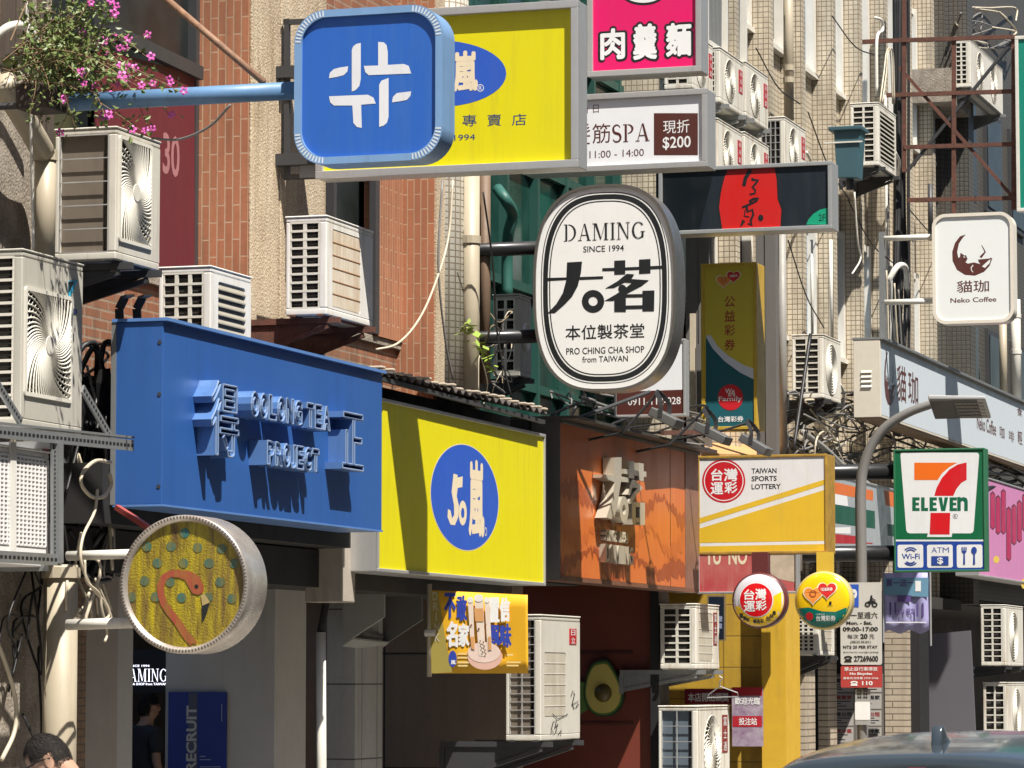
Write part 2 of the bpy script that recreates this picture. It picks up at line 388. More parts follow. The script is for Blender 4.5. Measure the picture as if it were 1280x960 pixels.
cream_m = mat('cream_render', (.56, .46, .33), .85, c2=(.36, .26, .16), var=.7, vs=4, streak=.85, sc=(.20, .13, .07), bump=.9, bs=60, stretch=3, speck=.75, edge=.54)
brick_h = tiles('orange_brick_tile', (.35, .15, .085), (.26, .105, .058), (.34, .26, .19), .235, .063, .008, dirt=.55)
brick_v = tiles('orange_upright_tile', (.43, .175, .09), (.33, .13, .07), (.47, .32, .21), .23, .055, .005, vertical=True, dirt=.3)
tile_b = tiles('beige_square_tile', (.64, .56, .43), (.55, .475, .35), (.20, .16, .115), .058, .058, .0055, offset=0, dirt=.5)
mosaic = tiles('white_mosaic', (.72, .68, .58), (.62, .58, .49), (.30, .24, .17), .05, .05, .0055, offset=0, dirt=.35)
small_brown = tiles('small_brown_tile', (.30, .17, .09), (.25, .14, .075), (.12, .08, .05), .11, .045, .006, dirt=.4)
tan_tile = tiles('tan_strip_tile', (.50, .42, .32), (.46, .38, .29), (.14, .11, .08), .9, .075, .008, dirt=.3)
plastic_w = mat('white_sign_plastic', (.78, .79, .81), .3, var=.15, streak=.22, sc=(.45, .40, .33))
# ------------------------------------------------------------------ ground
def Yx(u, X, v=500): return PX(u, v, X).y
def Xy(u, Y, v=500): return PY(u, v, Y).x
asphalt = mat('asphalt', (.055, .054, .053), .9, var=.5, vs=2, bump=.5, bs=120)
paving = mat('pavement_concrete', (.27, .25, .22), .85, var=.4, vs=3, bump=.3)
g = MB().add([(-160, -120, 0), (160, -120, 0), (160, 220, 0), (-160, 220, 0)], [(0, 1, 2, 3)]).obj('road', asphalt); g['kind'] = 'structure'
g = MB().box(-14, -6.6, -20, 120, -.1, .13).obj('pavement', paving, bevel=.02); g['kind'] = 'structure'
ln = MB().box(-6.35, -6.23, -20, 120, .0, .004).obj('painted_line', mat('road_paint', (.7, .7, .66), .6)); ln['kind'] = 'structure'

# ------------------------------------------------------------------ orange brick building
XW, XP = -9.05, -8.75
shade_wall = mat('grey_shop_wall', (.44, .42, .39), .6, var=.25, vs=3, streak=.25)
brown_panel = mat('brown_wall_panel', (.12, .085, .062), .45, var=.25, vs=2)
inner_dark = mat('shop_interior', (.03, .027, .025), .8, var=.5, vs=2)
win_dark = glass('dark_window_glass', (.012, .016, .016), .3)
b1 = thing('brick_building', 'orange brick building with cream pilasters above the blue fascia', 'building', (-9.4, 20, 0))
YP0, YP1a, YP1b, YP2a, YP2b = 18.7, 21.77, 23.15, 25.6, 26.12
MB().box(-9.4, XW, 13, YP2b + .5, 2.55, 4.2).obj('parapet', brick_h, b1)
MB().box(-9.4, XW + .035, 13, YP2b + .4, 4.2, 4.26).obj('ledge', conc_m, b1, bevel=.008)
MB().box(-9.4, XW + .001, 13, YP2b + .5, 6.45, 10).obj('spandrel', brick_h, b1)
MB().box(-9.5, XP, 15, YP0, 0, 10).obj('pilaster', conc_m, b1)
MB().box(-9.5, XP, YP1a, YP1b, 2.55, 10).obj('pilaster', brick_v, b1)
MB().box(XP, XP + .02, YP1a + .02, YP1a + .52, 2.55, 10).box(XP, XP + .03, YP1a + .535, YP1b + .02, 2.55, 10).obj('pilaster_facing', cream_m, b1, bevel=.006)
MB().box(-9.5, XP, YP2a, YP2b - .3, 2.55, 10).obj('pilaster', brick_v, b1)
MB().box(XP, XP + .015, YP2a + .015, YP2b - .3, 2.55, 10).obj('pilaster_facing', cream_m, b1)
MB().tube([(XP - .2, YP2b - .02, 2.55), (XP - .2, YP2b - .02, 10)], .3, 28).obj('mosaic_column', mosaic, b1, smooth=True)
for (ya, yb, zt) in ((YP0, YP1a, 6.45), (YP1b, YP2a, 6.45)):
    f = MB()
    for y in (ya + .03, (ya + yb) / 2, yb - .03): f.box(-9.2, -9.1, y - .03, y + .03, 4.26, zt)
    for z in (4.29, 5.62, zt - .03): f.box(-9.19, -9.11, ya, yb, z - .03, z + .03)
    fr = f.obj('window', dark_m, b1)
    MB().box(-9.25, -9.16, ya, yb, 4.26, zt).obj('pane', win_dark, fr)
gapm = mat('dark_timber_and_shade', (.05, .038, .03), .8, c2=(.12, .085, .06), var=.9, vs=6, stretch=8)
for u0, u1, v0, v1 in ((-6, 7, -60, 78), (9, 17, -60, 60), (19, 29, -60, 74), (40, 47, -60, 330), (49, 58, 30, 330)): MB().box(XP, XP + .03, Yx(u0, XP), Yx(u1, XP), PX(u0, v1, XP).z, PX(u0, v0, XP).z).obj('timber_and_shade_strip', gapm, b1)  # last two strips stand in for the shaded gap, the others are boards
# brick return beside the lower window (faces the street end)
MB().box(-9.12, XW + .05, 25.05, YP2a, 4.26, 6.45).obj('window_jamb', brick_v, b1)
MB().box(-9.04, XW + .06, 24.95, 25.04, 4.27, 6.44).obj('gap_shade_strip', dark_m, b1)  # dark strip put in for the shade of the gap beside the jamb
# ground floor under the blue sign
MB().box(-9.6, -8.45, 13, YP2b + .3, 2.3, 2.55).obj('beam', inner_dark, b1)
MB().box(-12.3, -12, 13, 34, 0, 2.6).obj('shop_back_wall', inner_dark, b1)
MB().box(-9.4, XP, YP0, Yx(88, XP), 0, 2.55).obj('pillar', conc_m, b1)
MB().box(-9.4, XP + .03, Yx(88, XP), Yx(105, XP), 0, 2.55).obj('tile_strip', small_brown, b1)
MB().box(-9.4, XP, Yx(105, XP), Yx(150, XP), 0, 2.55).obj('shop_column', mat('taupe_column', (.33, .29, .25), .55, var=.2), b1)
MB().box(-9.4, XP - .03, Yx(150, XP), Yx(169, XP - .03), 0, 2.55).obj('shop_column', shade_wall, b1)
MB().box(Xy(210, 22.7), Xy(345, 22.7), 22.7, 23.3, 0, 2.3).obj('shop_wall', shade_wall, b1)
MB().box(-10.2, Xy(409, 24.6), 24.62, 24.9, 0, 2.4).obj('shop_wall', mat('brown_end_wall', (.16, .11, .08), .6), b1)
# grey column with tile joints and its lit base
ctile = tiles('grey_column_panel', (.42, .41, .39), (.40, .39, .37), (.08, .08, .08), .33, .55, .006, offset=0, dirt=.2)
MB().box(Xy(409, 24.6), Xy(445, 24.6), 24.6, 25.2, 0, 2.4).obj('column', ctile, b1)
MB().box(-8.55, -8.28, 22.35, 22.6, 2.2, 3.4).obj('sign_pier', mat('pale_concrete', (.42, .37, .31), .8, var=.5, streak=.5, bump=.3), b1, bevel=.01)

MB().box(XW + .01, -8.22, 18.3, 22.34, 2.56, 2.9).obj('shade_block', mat('black_void_shade', (.015, .014, .013), .7), b1)  # black block put in for the shaded void under the blue fascia
# recess of the drinks shop: brown panels facing the camera
ptile = tiles('brown_panel_joint', (.27, .195, .14), (.255, .185, .132), (.012, .01, .01), 1.25, .95, .009, offset=0, dirt=.2)
b1b = thing('drinks_shop_front', 'dim brown panelled shop wall under the yellow fascia', 'shop front', (-9.3, 28, 0))
MB().box(-10.6, Xy(640, 28), 28, 28.3, 0, 2.5).obj('panel_wall', ptile, b1b)
h = MB().cyl((Xy(566, 27.97), 27.97, PY(566, 943, 27.97).z), (Xy(582, 27.97), 27.97, PY(582, 943, 27.97).z), .035, 10).obj('handle', steel_m, b1b, smooth=True)
MB().box(-10.8, -8.3, 26.4, 28, 2.45, 2.6).obj('ceiling', inner_dark, b1b)
F = FY(27.94)
a = rect(F, 440, 888, 459, 922)
MB().fbox(F, *a, 0, .03).obj('poster_frame', steel_m, b1b)
A = Art(F, .034, raw=True); A.rect(441, 890, 457, 896); A.done('poster_header', mat('navy_print', (.02, .035, .2), .4), b1b)
A = Art(F, .034, raw=True); A.rect(441, 897, 456, 921); A.done('poster_sheet', mat('salmon_print', (.45, .26, .16), .5), b1b)
A = Art(F, .037, raw=True); [A.rect(446, y, 446 + k, y + 3) for y, k in ((899, 3), (904, 6), (908, 3), (912, 7))]; A.done('poster_text', black_m, b1b)

# ------------------------------------------------------------------ dark green glazed building between
b2 = thing('green_glazed_building', 'shaded building with dark green glazing behind the oval tea shop sign', 'building', (-9.9, 30, 0))
green_g = glass('green_glass', (.006, .035, .026), .12)
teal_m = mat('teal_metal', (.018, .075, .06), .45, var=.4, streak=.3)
MB().box(-10.2, -9.7, YP2b + .2, 34.2, 2.6, 10).obj('glazing', green_g, b2)
f = MB()
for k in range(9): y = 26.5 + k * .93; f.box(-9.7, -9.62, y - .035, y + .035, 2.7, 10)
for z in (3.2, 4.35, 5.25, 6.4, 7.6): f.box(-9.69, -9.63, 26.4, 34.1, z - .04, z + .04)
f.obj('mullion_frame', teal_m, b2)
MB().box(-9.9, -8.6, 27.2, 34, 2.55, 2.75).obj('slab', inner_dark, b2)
# the deep red shop wall with the avocado and the yellow shop wall
red_in = mat('dark_red_wall', (.17, .036, .02), .5, var=.3, vs=3)
MB().box(-10.8, Xy(815, 31.0), 31, 31.2, 0, 2.6).obj('shop_wall', red_in, b2)
MB().box(Xy(815, 31.0) + .004, Xy(826, 31.0), 30.9, 31.25, 0, 2.6).obj('shop_pillar', black_m, b2)
f = MB(); Fw = FY(31.0)
for z in (904, 816): q = PY(740, z, 31); f.box(Xy(682, 31), Xy(790, 31), 30.985, 31, q.z - .012, q.z + .012)
f.obj('wall_rail', mat('dark_red_trim', (.08, .018, .012), .5), b2)
yel_w = tiles('yellow_shop_tile', (.50, .31, .035), (.46, .285, .032), (.2, .12, .02), .6, .3, .006, offset=0, dirt=.35)
b3 = thing('tiled_building', 'beige small tile building with upright fins and many air conditioners', 'building', (-9.4, 41, 0))
MB().box(-10.6, Xy(955, 33.2), 33.2, 33.6, 0, 2.9).obj('shop_wall', yel_w, b3)
MB().box(Xy(950, 33.0), Xy(980, 33.0), 33.0, 33.6, 0, 3.0).obj('yellow_pillar', mat('yellow_pillar_paint', (.62, .38, .03), .5, var=.3, streak=.4), b3)
# ------------------------------------------------------------------ beige tile building
win_sky_tint = glass('sky_reflection_glass', (.20, .29, .40), .12)  # sky reflection is put into the pane colour
MB().box(-9.5, XW, 34.2, 47.4, 2.7, 5.5).box(-9.5, XW, 34.2, 47.4, 7.05, 8.7).box(-9.5, XW, 34.2, 47.4, 10.6, 13).obj('wall', tile_b, b3)
finY = [35.4, 36.95, 38.5, 40.1, 41.6, 43.15, 44.7, 46.25]
MB().box(-16, XW, 34.15, 34.3, 2.6, 13).obj('end_wall', tile_b, b3)
for y in finY: MB().box(XW - .2, -8.8, y, y + .16, 2.75, 12.9).obj('fin', tile_b, b3)
ys = [34.2 - .16] + finY + [47.4]
for i in range(len(ys) - 1):
    for z0, z1 in ((5.5, 7.05), (8.7, 10.6)):
        ya, yb = ys[i] + .16, ys[i + 1]
        f = MB(); c0, c1 = ya + .02, yb - .02
        for y in (c0, (c0 + c1) / 2, c1): f.box(-9.14, -9.0, y - .07, y + .07, z0 + .005, z1 - .005)
        for z in (z0 + .045, z1 - .045): f.box(-9.13, -9.03, c0, c1, z - .04, z + .04)
        f.box(-9.14, -8.97, c0 - .02, c1 + .02, z0 - .05, z0 + .004)
        wo = f.obj('window', pvc_m, b3)
        MB().box(-9.3, -9.1, ya, yb, z0, z1).obj('pane', win_sky_tint if i > 2 else win_dark, wo)
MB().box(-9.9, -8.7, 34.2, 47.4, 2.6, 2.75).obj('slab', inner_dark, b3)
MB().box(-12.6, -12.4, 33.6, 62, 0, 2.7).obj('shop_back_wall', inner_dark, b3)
MB().box(XW, -8.5, 46.0, 47.4, 9.3, 9.75).obj('balcony_slab', conc_m, b3)
# ground floor pillars
def pil(u0, u1, Y, m, d=.5, z1=2.7): return MB().box(Xy(u0, Y), Xy(u1, Y), Y, Y + d, 0, z1).obj('pillar', m, b3)
pil(988, 1004, 39.0, tan_tile); pil(1103, 1131, 42.0, tan_tile, .6)
pil(1020, 1032, 41.5, tan_tile)
MB().box(Xy(1131, 42.2), Xy(1146, 42.2), 42.2, 42.8, 0, 2.7).obj('dark_pillar', black_m, b3)
MB().box(-12, Xy(1110, 43.5), 43.5, 43.9, 0, 2.7).obj('cross_wall', inner_dark, b3)
# ------------------------------------------------------------------ far dark building
b4 = thing('shaded_building', 'dark grey building in shade beyond the beige tiled one', 'building', (-9.4, 55, 0))
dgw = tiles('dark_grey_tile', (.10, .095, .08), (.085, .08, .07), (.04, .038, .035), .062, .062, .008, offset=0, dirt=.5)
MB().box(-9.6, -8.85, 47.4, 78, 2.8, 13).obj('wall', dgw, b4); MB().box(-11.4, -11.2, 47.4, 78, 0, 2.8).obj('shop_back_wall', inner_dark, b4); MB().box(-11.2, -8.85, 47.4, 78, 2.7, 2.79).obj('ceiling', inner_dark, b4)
for k in range(6):
    y = 48.2 + k * 2.1
    for z in (5.2, 8.4):
        wo = MB().box(-8.86, -8.8, y, y + 1.3, z, z + 1.5).obj('window', dark_m, b4); MB().box(-8.81, -8.785, y + .08, y + 1.22, z + .08, z + 1.42).obj('pane', win_dark, wo)
MB().box(-9.0, -8.55, 47.5, 47.9, 2.7, 13).obj('pilaster', dgw, b4)

# ------------------------------------------------------------------ the other side of the street
b5 = thing('apartment_building', 'grey apartment block across the street mirrored in the car roof', 'building', (12, 25, 0))
MB().box(9.6, 16, -60, 120, 0, 20).obj('wall', mat('grey_render', (.22, .21, .20), .8, var=.5, streak=.5), b5)
for k in range(14):
    for z in (3.6, 7.2, 10.8): MB().box(9.52, 9.6, -12 + k * 6, -9 + k * 6, z, z + 1.8).obj('window', win_dark, b5)

t = thing('window_grille', 'cream framed window grille above the upper row of air conditioners', 'window grille', tuple(PX(908, 60, -8.82)))
FG = FX(-8.82); a0, a1, b0, b1 = FG.px(884, 20)[0], FG.px(934, 20)[0], FG.px(884, 50)[1], FG.px(884, -70)[1]
f = MB(); f.fbox(FG, a0, a1, b0 - .06, b0, -.2, .03).fbox(FG, a0, a1, b1, b1 + .06, -.2, .0).fbox(FG, a0, a0 + .07, b0, b1, -.2, .0).fbox(FG, a1 - .07, a1, b0, b1, -.2, .0).fbox(FG, (a0 + a1) / 2 - .03, (a0 + a1) / 2 + .03, b0, b1, -.2, -.004); f.obj('frame', cream_ac if 0 else pvc_m, t)
MB().fbox(FG, a0 + .07, a1 - .07, b0, b1, -.18, -.12).obj('pane', win_dark, t)
m = MB(); n = int((a1 - a0) / .055); [m.tube([FG.pt(a0 + .07 + k * .055, b0, -.06), FG.pt(a0 + .07 + k * .055 + .05, b1, -.06)], .009, 5) for k in range(n - 2)]; m.obj('bars', steel_m, t)
# ------------------------------------------------------------------ sign cabinets
def ctr(F, a0, a1, b0, n=0): p = F.pt((a0 + a1) / 2, b0, n); return tuple(p)
def sign(name, label, cat, F, q, depth, face_m, frame_m, fw=.04, proud=.03, group=None, side_m=None):
    a0, a1, b0, b1 = q
    t = thing(name, label, cat, ctr(F, a0, a1, b0), group)
    MB().fbox(F, a0, a1, b0, b1, -depth, 0).obj('cabinet', side_m or frame_m, t, bevel=.006)
    MB().fbox(F, a0 + fw * .6, a1 - fw * .6, b0 + fw * .6, b1 - fw * .6, .0005, .002).obj('face', face_m, t)
    f = MB(); e = .002
    f.fbox(F, a0 - e, a1 + e, b1 - fw, b1 + e, 0, proud).fbox(F, a0 - e, a1 + e, b0 - e, b0 + fw, 0, proud)
    f.fbox(F, a0 - e, a0 + fw, b0 + fw, b1 - fw, 0, proud - .001).fbox(F, a1 - fw, a1 + e, b0 + fw, b1 - fw, 0, proud - .001)
    f.obj('frame', frame_m, t, bevel=.004)
    return t
def zm(ox, oy, s): return lambda x, y: (ox + x / s, oy + y / s)
ink = lambda n, c, r=.4: mat('ink_' + n, c, r, var=.2, vs=3, streak=.3, sc=tuple(.62 * x + .05 for x in c), edge=.54)
yel = mat('lemon_sign_plastic', (.70, .625, .003), .38, var=.08, c2=(.60, .52, .003), streak=.4, sc=(.44, .37, .03), edge=.54)
blue_ink = ink('blue', (.025, .10, .50)); cream_ink = ink('cream', (.80, .68, .48)); navy_ink = ink('navy', (.02, .05, .16))
black_ink = ink('black', (.012, .014, .016)); white_ink = ink('white', (.80, .80, .79)); red_ink = ink('red', (.55, .012, .02)); brown_ink = ink('brown', (.085, .022, .016))

# yellow projecting sign
F = FY(22.2); t = sign('projecting_sign', 'large yellow projecting sign half hidden by the blue rounded sign', 'shop sign', F, rect(F, 398, 11, 725, 217), .17, yel, alu_m, .05, .05)
A = Art(F, .005); A.ell(548, 92, 85, 41.5); A.done('logo_oval', blue_ink, t)
A = Art(F, .008); A.text('嵐', 567, 64, 597, 114, .03); A.text('5o', 500, 70, 560, 114, .03); A.done('logo_lettering', cream_ink, t)
A = Art(F, .008); A.ell(600.5, 110, 4.6, 4.6, .82); A.text('R', 598.6, 107.5, 602.6, 112.6); A.done('registered_mark', white_ink, t)
A = Art(F, .005); [A.text(c, x, 143.5 - i * .6, x + 18, 158 - i * .6) for i, (c, x) in enumerate((('專', 578), ('賣', 609), ('店', 640)))]; A.text('1994', 568, 168, 594, 175.5); A.done('lettering', navy_ink, t)
MB().box(-9.2, F.px(398, 100)[0] + .02, 22.22, 22.31, 5.15, 5.23).box(-9.2, F.px(398, 100)[0] + .02, 22.22, 22.31, 5.75, 5.83).obj('support_arm', dark_m, t)

# blue rounded sign with a white hash emblem, on its pole
F = FY(17.3); q = rect(F, 370, 10.5, 554, 203); a0, a1, b0, b1 = q; r = .17
t = thing('projecting_sign', 'blue rounded square sign with white hash emblem on a blue pole', 'shop sign', ctr(F, a0, a1, b0))
blue_rim = mat('pale_blue_metal', (.22, .38, .62), .38, metal=.2, var=.35, streak=.35, sc=(.12, .13, .14))
blue_face = mat('blue_sign_plastic', (.022, .115, .46), .4, var=.25, vs=2, streak=.45, sc=(.06, .16, .42), edge=.52)
MB().prism(F, rrect(a0, a1, b0, b1, r, 10), -.19, 0).obj('cabinet', blue_rim, t, bevel=.005)
MB().prism(F, rrect(a0 - .002, a1 + .002, b0 - .002, b1 + .002, r, 10), 0, .022, [rrect(a0 + .036, a1 - .036, b0 + .036, b1 - .036, r - .024, 10)]).obj('rim', blue_rim, t)
MB().sheet(F, rrect(a0 + .03, a1 - .03, b0 + .03, b1 - .03, r - .02, 10), .002).obj('face', blue_face, t)
m = MB()
for cx, cy, s0 in ((a1 - r, b1 - r, 0), (a0 + r, b1 - r, 90), (a0 + r, b0 + r, 180), (a1 - r, b0 + r, 270)):
    for k in range(13):
        a = R(s0 + 4 + 82 * k / 12); d = Vector((math.cos(a), math.sin(a))); n_ = Vector((-d.y, d.x)) * .0045; p = Vector((cx, cy))
        m.sheet(F, [tuple(p + d * (r - .034) - n_), tuple(p + d * (r - .003) - n_), tuple(p + d * (r - .003) + n_), tuple(p + d * (r - .034) + n_)], .0235)
m.obj('rim_notches', mat('pale_notch', (.62, .68, .74), .4), t)
A = Art(F, .006, zm(320, 0, 4))
for pts in ([(480, 250), (487, 232), (503, 220), (525, 215), (525, 395), (518, 430), (500, 450), (480, 458)], [(366, 392), (370, 365), (390, 346), (420, 338), (462, 332), (458, 358), (440, 376), (405, 385)],
            [(612, 210), (640, 212), (654, 226), (660, 260), (660, 325), (740, 320), (765, 330), (777, 368), (565, 376), (548, 362), (540, 330), (612, 328)],
            [(366, 482), (560, 474), (588, 488), (600, 518), (527, 524), (530, 640), (505, 635), (488, 615), (483, 528), (390, 528), (372, 512)],
            [(617, 635), (617, 425), (628, 404), (664, 390), (664, 585), (656, 614), (640, 628)], [(681, 512), (686, 485), (705, 466), (777, 457), (773, 480), (755, 500), (720, 507)]): A.poly(pts)
A.done('hash_emblem', ink('paper', (.72, .72, .74)), t)
pz = PY(280, 118, 17.41).z
pole_blue = mat('blue_painted_pole', (.12, .24, .42), .45, var=.5, vs=12, streak=.5, sc=(.07, .08, .09))
MB().tube([(-8.72, 17.41, pz), (-8.0, 17.41, pz)], .02, 8).obj('pole_bracket', dark_m, t); MB().tube([(-8.02, 17.41, pz), (a0 + .02, 17.41, pz)], .049, 16).obj('pole', pole_blue, t, smooth=True)

# pink noodle sign
F = FY(27.45); t = sign('projecting_sign', 'bright pink projecting noodle sign with white rounded characters', 'shop sign', F, rect(F, 735, -48, 877, 93), .22, ink('magenta', (.72, .006, .13)), alu_m, .045, .03)
for nm, m_, b, n_ in (('lettering_outline', black_ink, .075, .005), ('lettering', white_ink, .032, .009)):
    A = Art(F, n_); e = 2.2 if b > .05 else 0
    for c, x0, y0, x1, y1 in (('肉', 751, 36, 781, 74), ('羹', 792, 30, 821, 74), ('麵', 833, 29, 864, 70)): A.text(c, x0 - e, y0 - e, x1 + e, y1 + e, b)
    A.done(nm, m_, t)
A = Art(F, .005); A.ell(804, -8, 27, 14.5); A.done('bowl_outline', black_ink, t)
A = Art(F, .008); A.ell(804, -9, 24.5, 12.5); A.done('bowl', white_ink, t)

# white hair spa sign
F = FY(27.1); t = sign('projecting_sign', 'white spa sign with a brown discount square below the pink noodle sign', 'shop sign', F, rect(F, 655, 117, 885, 213.5), .25, plastic_w, alu_m, .045, .03)
A = Art(F, .005); A.text('髮', 712, 155, 738, 181); A.text('筋', 740.5, 154.5, 763, 179); A.serif('SPA', 765, 155, 812, 177, .1)
A.text('11:00 - 14:00', 737, 187.5, 805, 196.5); A.text('栖', 724, 132, 735, 142); A.text('日', 741.5, 131, 748.5, 141); A.done('lettering', brown_ink, t)
A = Art(F, .005); A.rect(817.5, 141.5, 872.5, 194); A.done('discount_panel', brown_ink, t)
A = Art(F, .008); A.text('現折', 829, 150, 862, 166.5); A.text('$200', 828.5, 170.5, 863.5, 187, .012); A.done('discount_lettering', white_ink, t)

# black and red second-floor sign
F = FY(31.95); t = sign('projecting_sign', 'black sign with a red panel and brush writing beside the oval sign', 'shop sign', F, rect(F, 824, 206.5, 1040, 290), .28, ink('midnight', (.012, .018, .026)), alu_m, .035, .025)
mp = zm(820, 200, 5.565)
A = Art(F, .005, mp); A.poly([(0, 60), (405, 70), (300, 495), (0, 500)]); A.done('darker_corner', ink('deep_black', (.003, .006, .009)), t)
A = Art(F, .005, mp); A.poly([(487, 48), (845, 36), (862, 270), (886, 345), (880, 458), (452, 484), (428, 330), (440, 230), (470, 110)]); A.done('panel_outline', black_ink, t)
A = Art(F, .008, mp); A.poly([(507, 50), (822, 40), (840, 140), (845, 270), (872, 345), (866, 462), (462, 482), (440, 330), (452, 230), (475, 130)]); A.done('red_panel', ink('lacquer_red', (.60, .014, .012)), t)
A = Art(F, .012, mp)
A.line([(658, 66), (640, 100), (622, 130), (612, 182)], 30, 24)
A.line([(664, 132), (690, 140), (712, 138), (690, 170), (672, 188), (692, 210), (690, 232), (652, 240)], 18, 12)
A.line([(600, 330), (650, 310), (700, 285), (715, 268), (680, 270), (650, 290)], 14, 18); A.line([(628, 315), (640, 360), (672, 345), (678, 380), (660, 420), (668, 455), (642, 440)], 18, 14)
A.line([(612, 420), (590, 462)], 24, 8); A.ell(730, 402, 18, 22); A.line([(622, 345), (616, 390), (650, 395)], 8, 8)
A.done('brush_writing', black_ink, t)
A = Art(F, .005, mp); A.poly([(1046, 449), (1062, 412), (1095, 375), (1140, 346), (1205, 330), (1205, 449)]); A.done('green_corner', ink('jade', (.01, .33, .18)), t)
A = Art(F, .008, mp); A.text('2F', 1132, 378, 1178, 424); A.done('floor_number', black_ink, t)

# oval tea shop sign
F = FY(26.25); a0, a1, b0, b1 = rect(F, 667.5, 231, 845.5, 489); cx, cy, ra, rb = (a0 + a1) / 2, (b0 + b1) / 2, (a1 - a0) / 2, (b1 - b0) / 2; E_ = 2.75
t = thing('projecting_sign', 'white oval sign with black ring and tea shop lettering', 'shop sign', ctr(F, a0, a1, b0))
S = lambda d: sell(cx, cy, ra - d, rb - d, 72, E_)
MB().prism(F, S(0), -.27, 0).obj('cabinet', mat('brushed_steel_band', (.30, .28, .26), .32, metal=.8, var=.5, vs=6, streak=.4), t, bevel=.006)
MB().prism(F, S(-.003), 0, .02, [S(.018)]).obj('rim', mat('dark_steel_rim', (.22, .21, .19), .35, metal=.7), t)
MB().sheet(F, S(.012), .002).obj('face', mat('oval_face_plastic', (.78, .78, .76), .35, var=.15, streak=.2, sc=(.5, .46, .4)), t)
m = MB(); m.sheet(F, S(.057), .0026, [S(.064)]); m.sheet(F, S(.074), .0027, [S(.113)]); m.sheet(F, S(.124), .0028, [S(.133)]); m.obj('ring_lines', black_ink, t)
mp = zm(640, 240, 4); A = Art(F, .0065, mp)
A.serif('DAMING', 260, 155, 664, 240, .1); A.text('SINCE 1994', 357, 268, 560, 299, .006); A.text('本位製茶堂', 268, 662, 662, 735, .008); A.text('PRO CHING CHA SHOP', 272, 775, 662, 808, .006); A.text('from TAIWAN', 352, 820, 580, 850, .006)
A.done('lettering', black_ink, t)
A = Art(F, .0066, mp)
A.poly([(170, 430), (276, 427), (276, 440), (170, 446)]).poly([(340, 425), (456, 421), (456, 435), (338, 440)])
A.poly([(276, 352), (351, 348), (346, 402), (330, 470), (300, 525), (262, 565), (215, 606), (177, 608), (222, 560), (255, 505), (272, 440)])
A.ell(406, 547, 56, 57, .4)
A.poly([(452, 381), (514, 379), (514, 395), (452, 396)]).poly([(564, 377), (638, 374), (638, 389), (564, 392)]).poly([(690, 371), (755, 368), (755, 384), (690, 387)])
A.poly([(512, 344), (567, 341), (567, 412), (512, 414)]).poly([(636, 338), (693, 335), (693, 407), (636, 410)])
A.poly([(574, 409), (612, 412), (600, 432), (540, 466), (510, 480), (466, 483), (530, 445)]).poly([(560, 433), (686, 441), (650, 470), (596, 498), (548, 524), (505, 545), (462, 545), (520, 512), (575, 475), (600, 455), (548, 452)])
A.ell(552, 484, 20, 20)
A.poly([(512, 520), (570, 516), (570, 600), (512, 600)]).poly([(653, 494), (713, 492), (711, 596), (653, 597)]).poly([(568, 512), (655, 510), (655, 526), (568, 528)]).poly([(568, 568), (655, 566), (655, 584), (568, 586)])
A.done('logo_characters', black_ink, t)
for v in (311, 421):
    z = PY(640, v, 26.38).z; MB().tube([(-9.6, 26.38, z), (a0 + .06, 26.38, z)], .055, 14).obj('support_arm', mat('charcoal_tube', (.03, .03, .032), .35, metal=.4), t, smooth=True)

# lower brown and white spa sign behind the oval
F = FY(28.2); t = sign('projecting_sign', 'white and brown sign with a phone number below the oval sign', 'shop sign', F, rect(F, 768, 425, 857, 521), .12, plastic_w, alu_m, .02, .012)
A = Art(F, .005); A.poly([(769, 490), (855, 487), (855, 520), (769, 523)]); A.done('brown_strip', brown_ink, t)
A = Art(F, .008); A.text('0911-112-028', 785, 497, 851, 506, .006); A.done('phone_number', white_ink, t)

# ------------------------------------------------------------------ blue oolong fascia
F = FX(-7.9); q = rect(F, 203, 434, 477.5, 646.5); a0, a1, b0, b1 = q
t = thing('fascia_sign', 'blue metal fascia with raised blue oolong tea lettering', 'shop sign', ctr(F, a0, a1, b0))
blue_m = mat('blue_painted_sheet', (.025, .098, .33), .42, c2=(.035, .11, .30), var=.5, vs=2, streak=.35, sc=(.02, .06, .17), stretch=4, edge=.53)
MB().fbox(F, a0, a1, b0, b1, -.30, 0).obj('cabinet', blue_m, t, bevel=.004)
blue_l = mat('blue_trim', (.10, .22, .50), .4, var=.4, streak=.3, sc=(.06, .08, .12))
MB().fbox(F, a0 - .012, a1 + .004, b1, b1 + .018, -.31, .03).obj('top_cap', blue_l, t)
MB().fbox(F, a0 - .004, a1 + .002, b0 - .012, b0, -.30, .008).obj('bottom_trim', blue_l, t)
MB().fbox(F, a0 - .006, a0 - .001, b0, b1, -.315, -.285).obj('back_edge', steel_m, t)
m = MB()
for b in (b0 + .1, b0 + .62, b1 - .12): m.tube([F.pt(a0 - .004, b, -.02), F.pt(a0 + .0, b, -.02)], .012, 8)
m.obj('screws', dark_m, t)
let_m = mat('blue_letter_metal', (.10, .21, .46), .35, metal=.15, var=.4, streak=.4, sc=(.03, .06, .13)); edge_m = mat('letter_edge_glint', (.24, .34, .54), .35, metal=.3, var=.5, streak=.4, sc=(.08, .10, .14))  # edge colour is paler to paint the sunlit rims of the letters
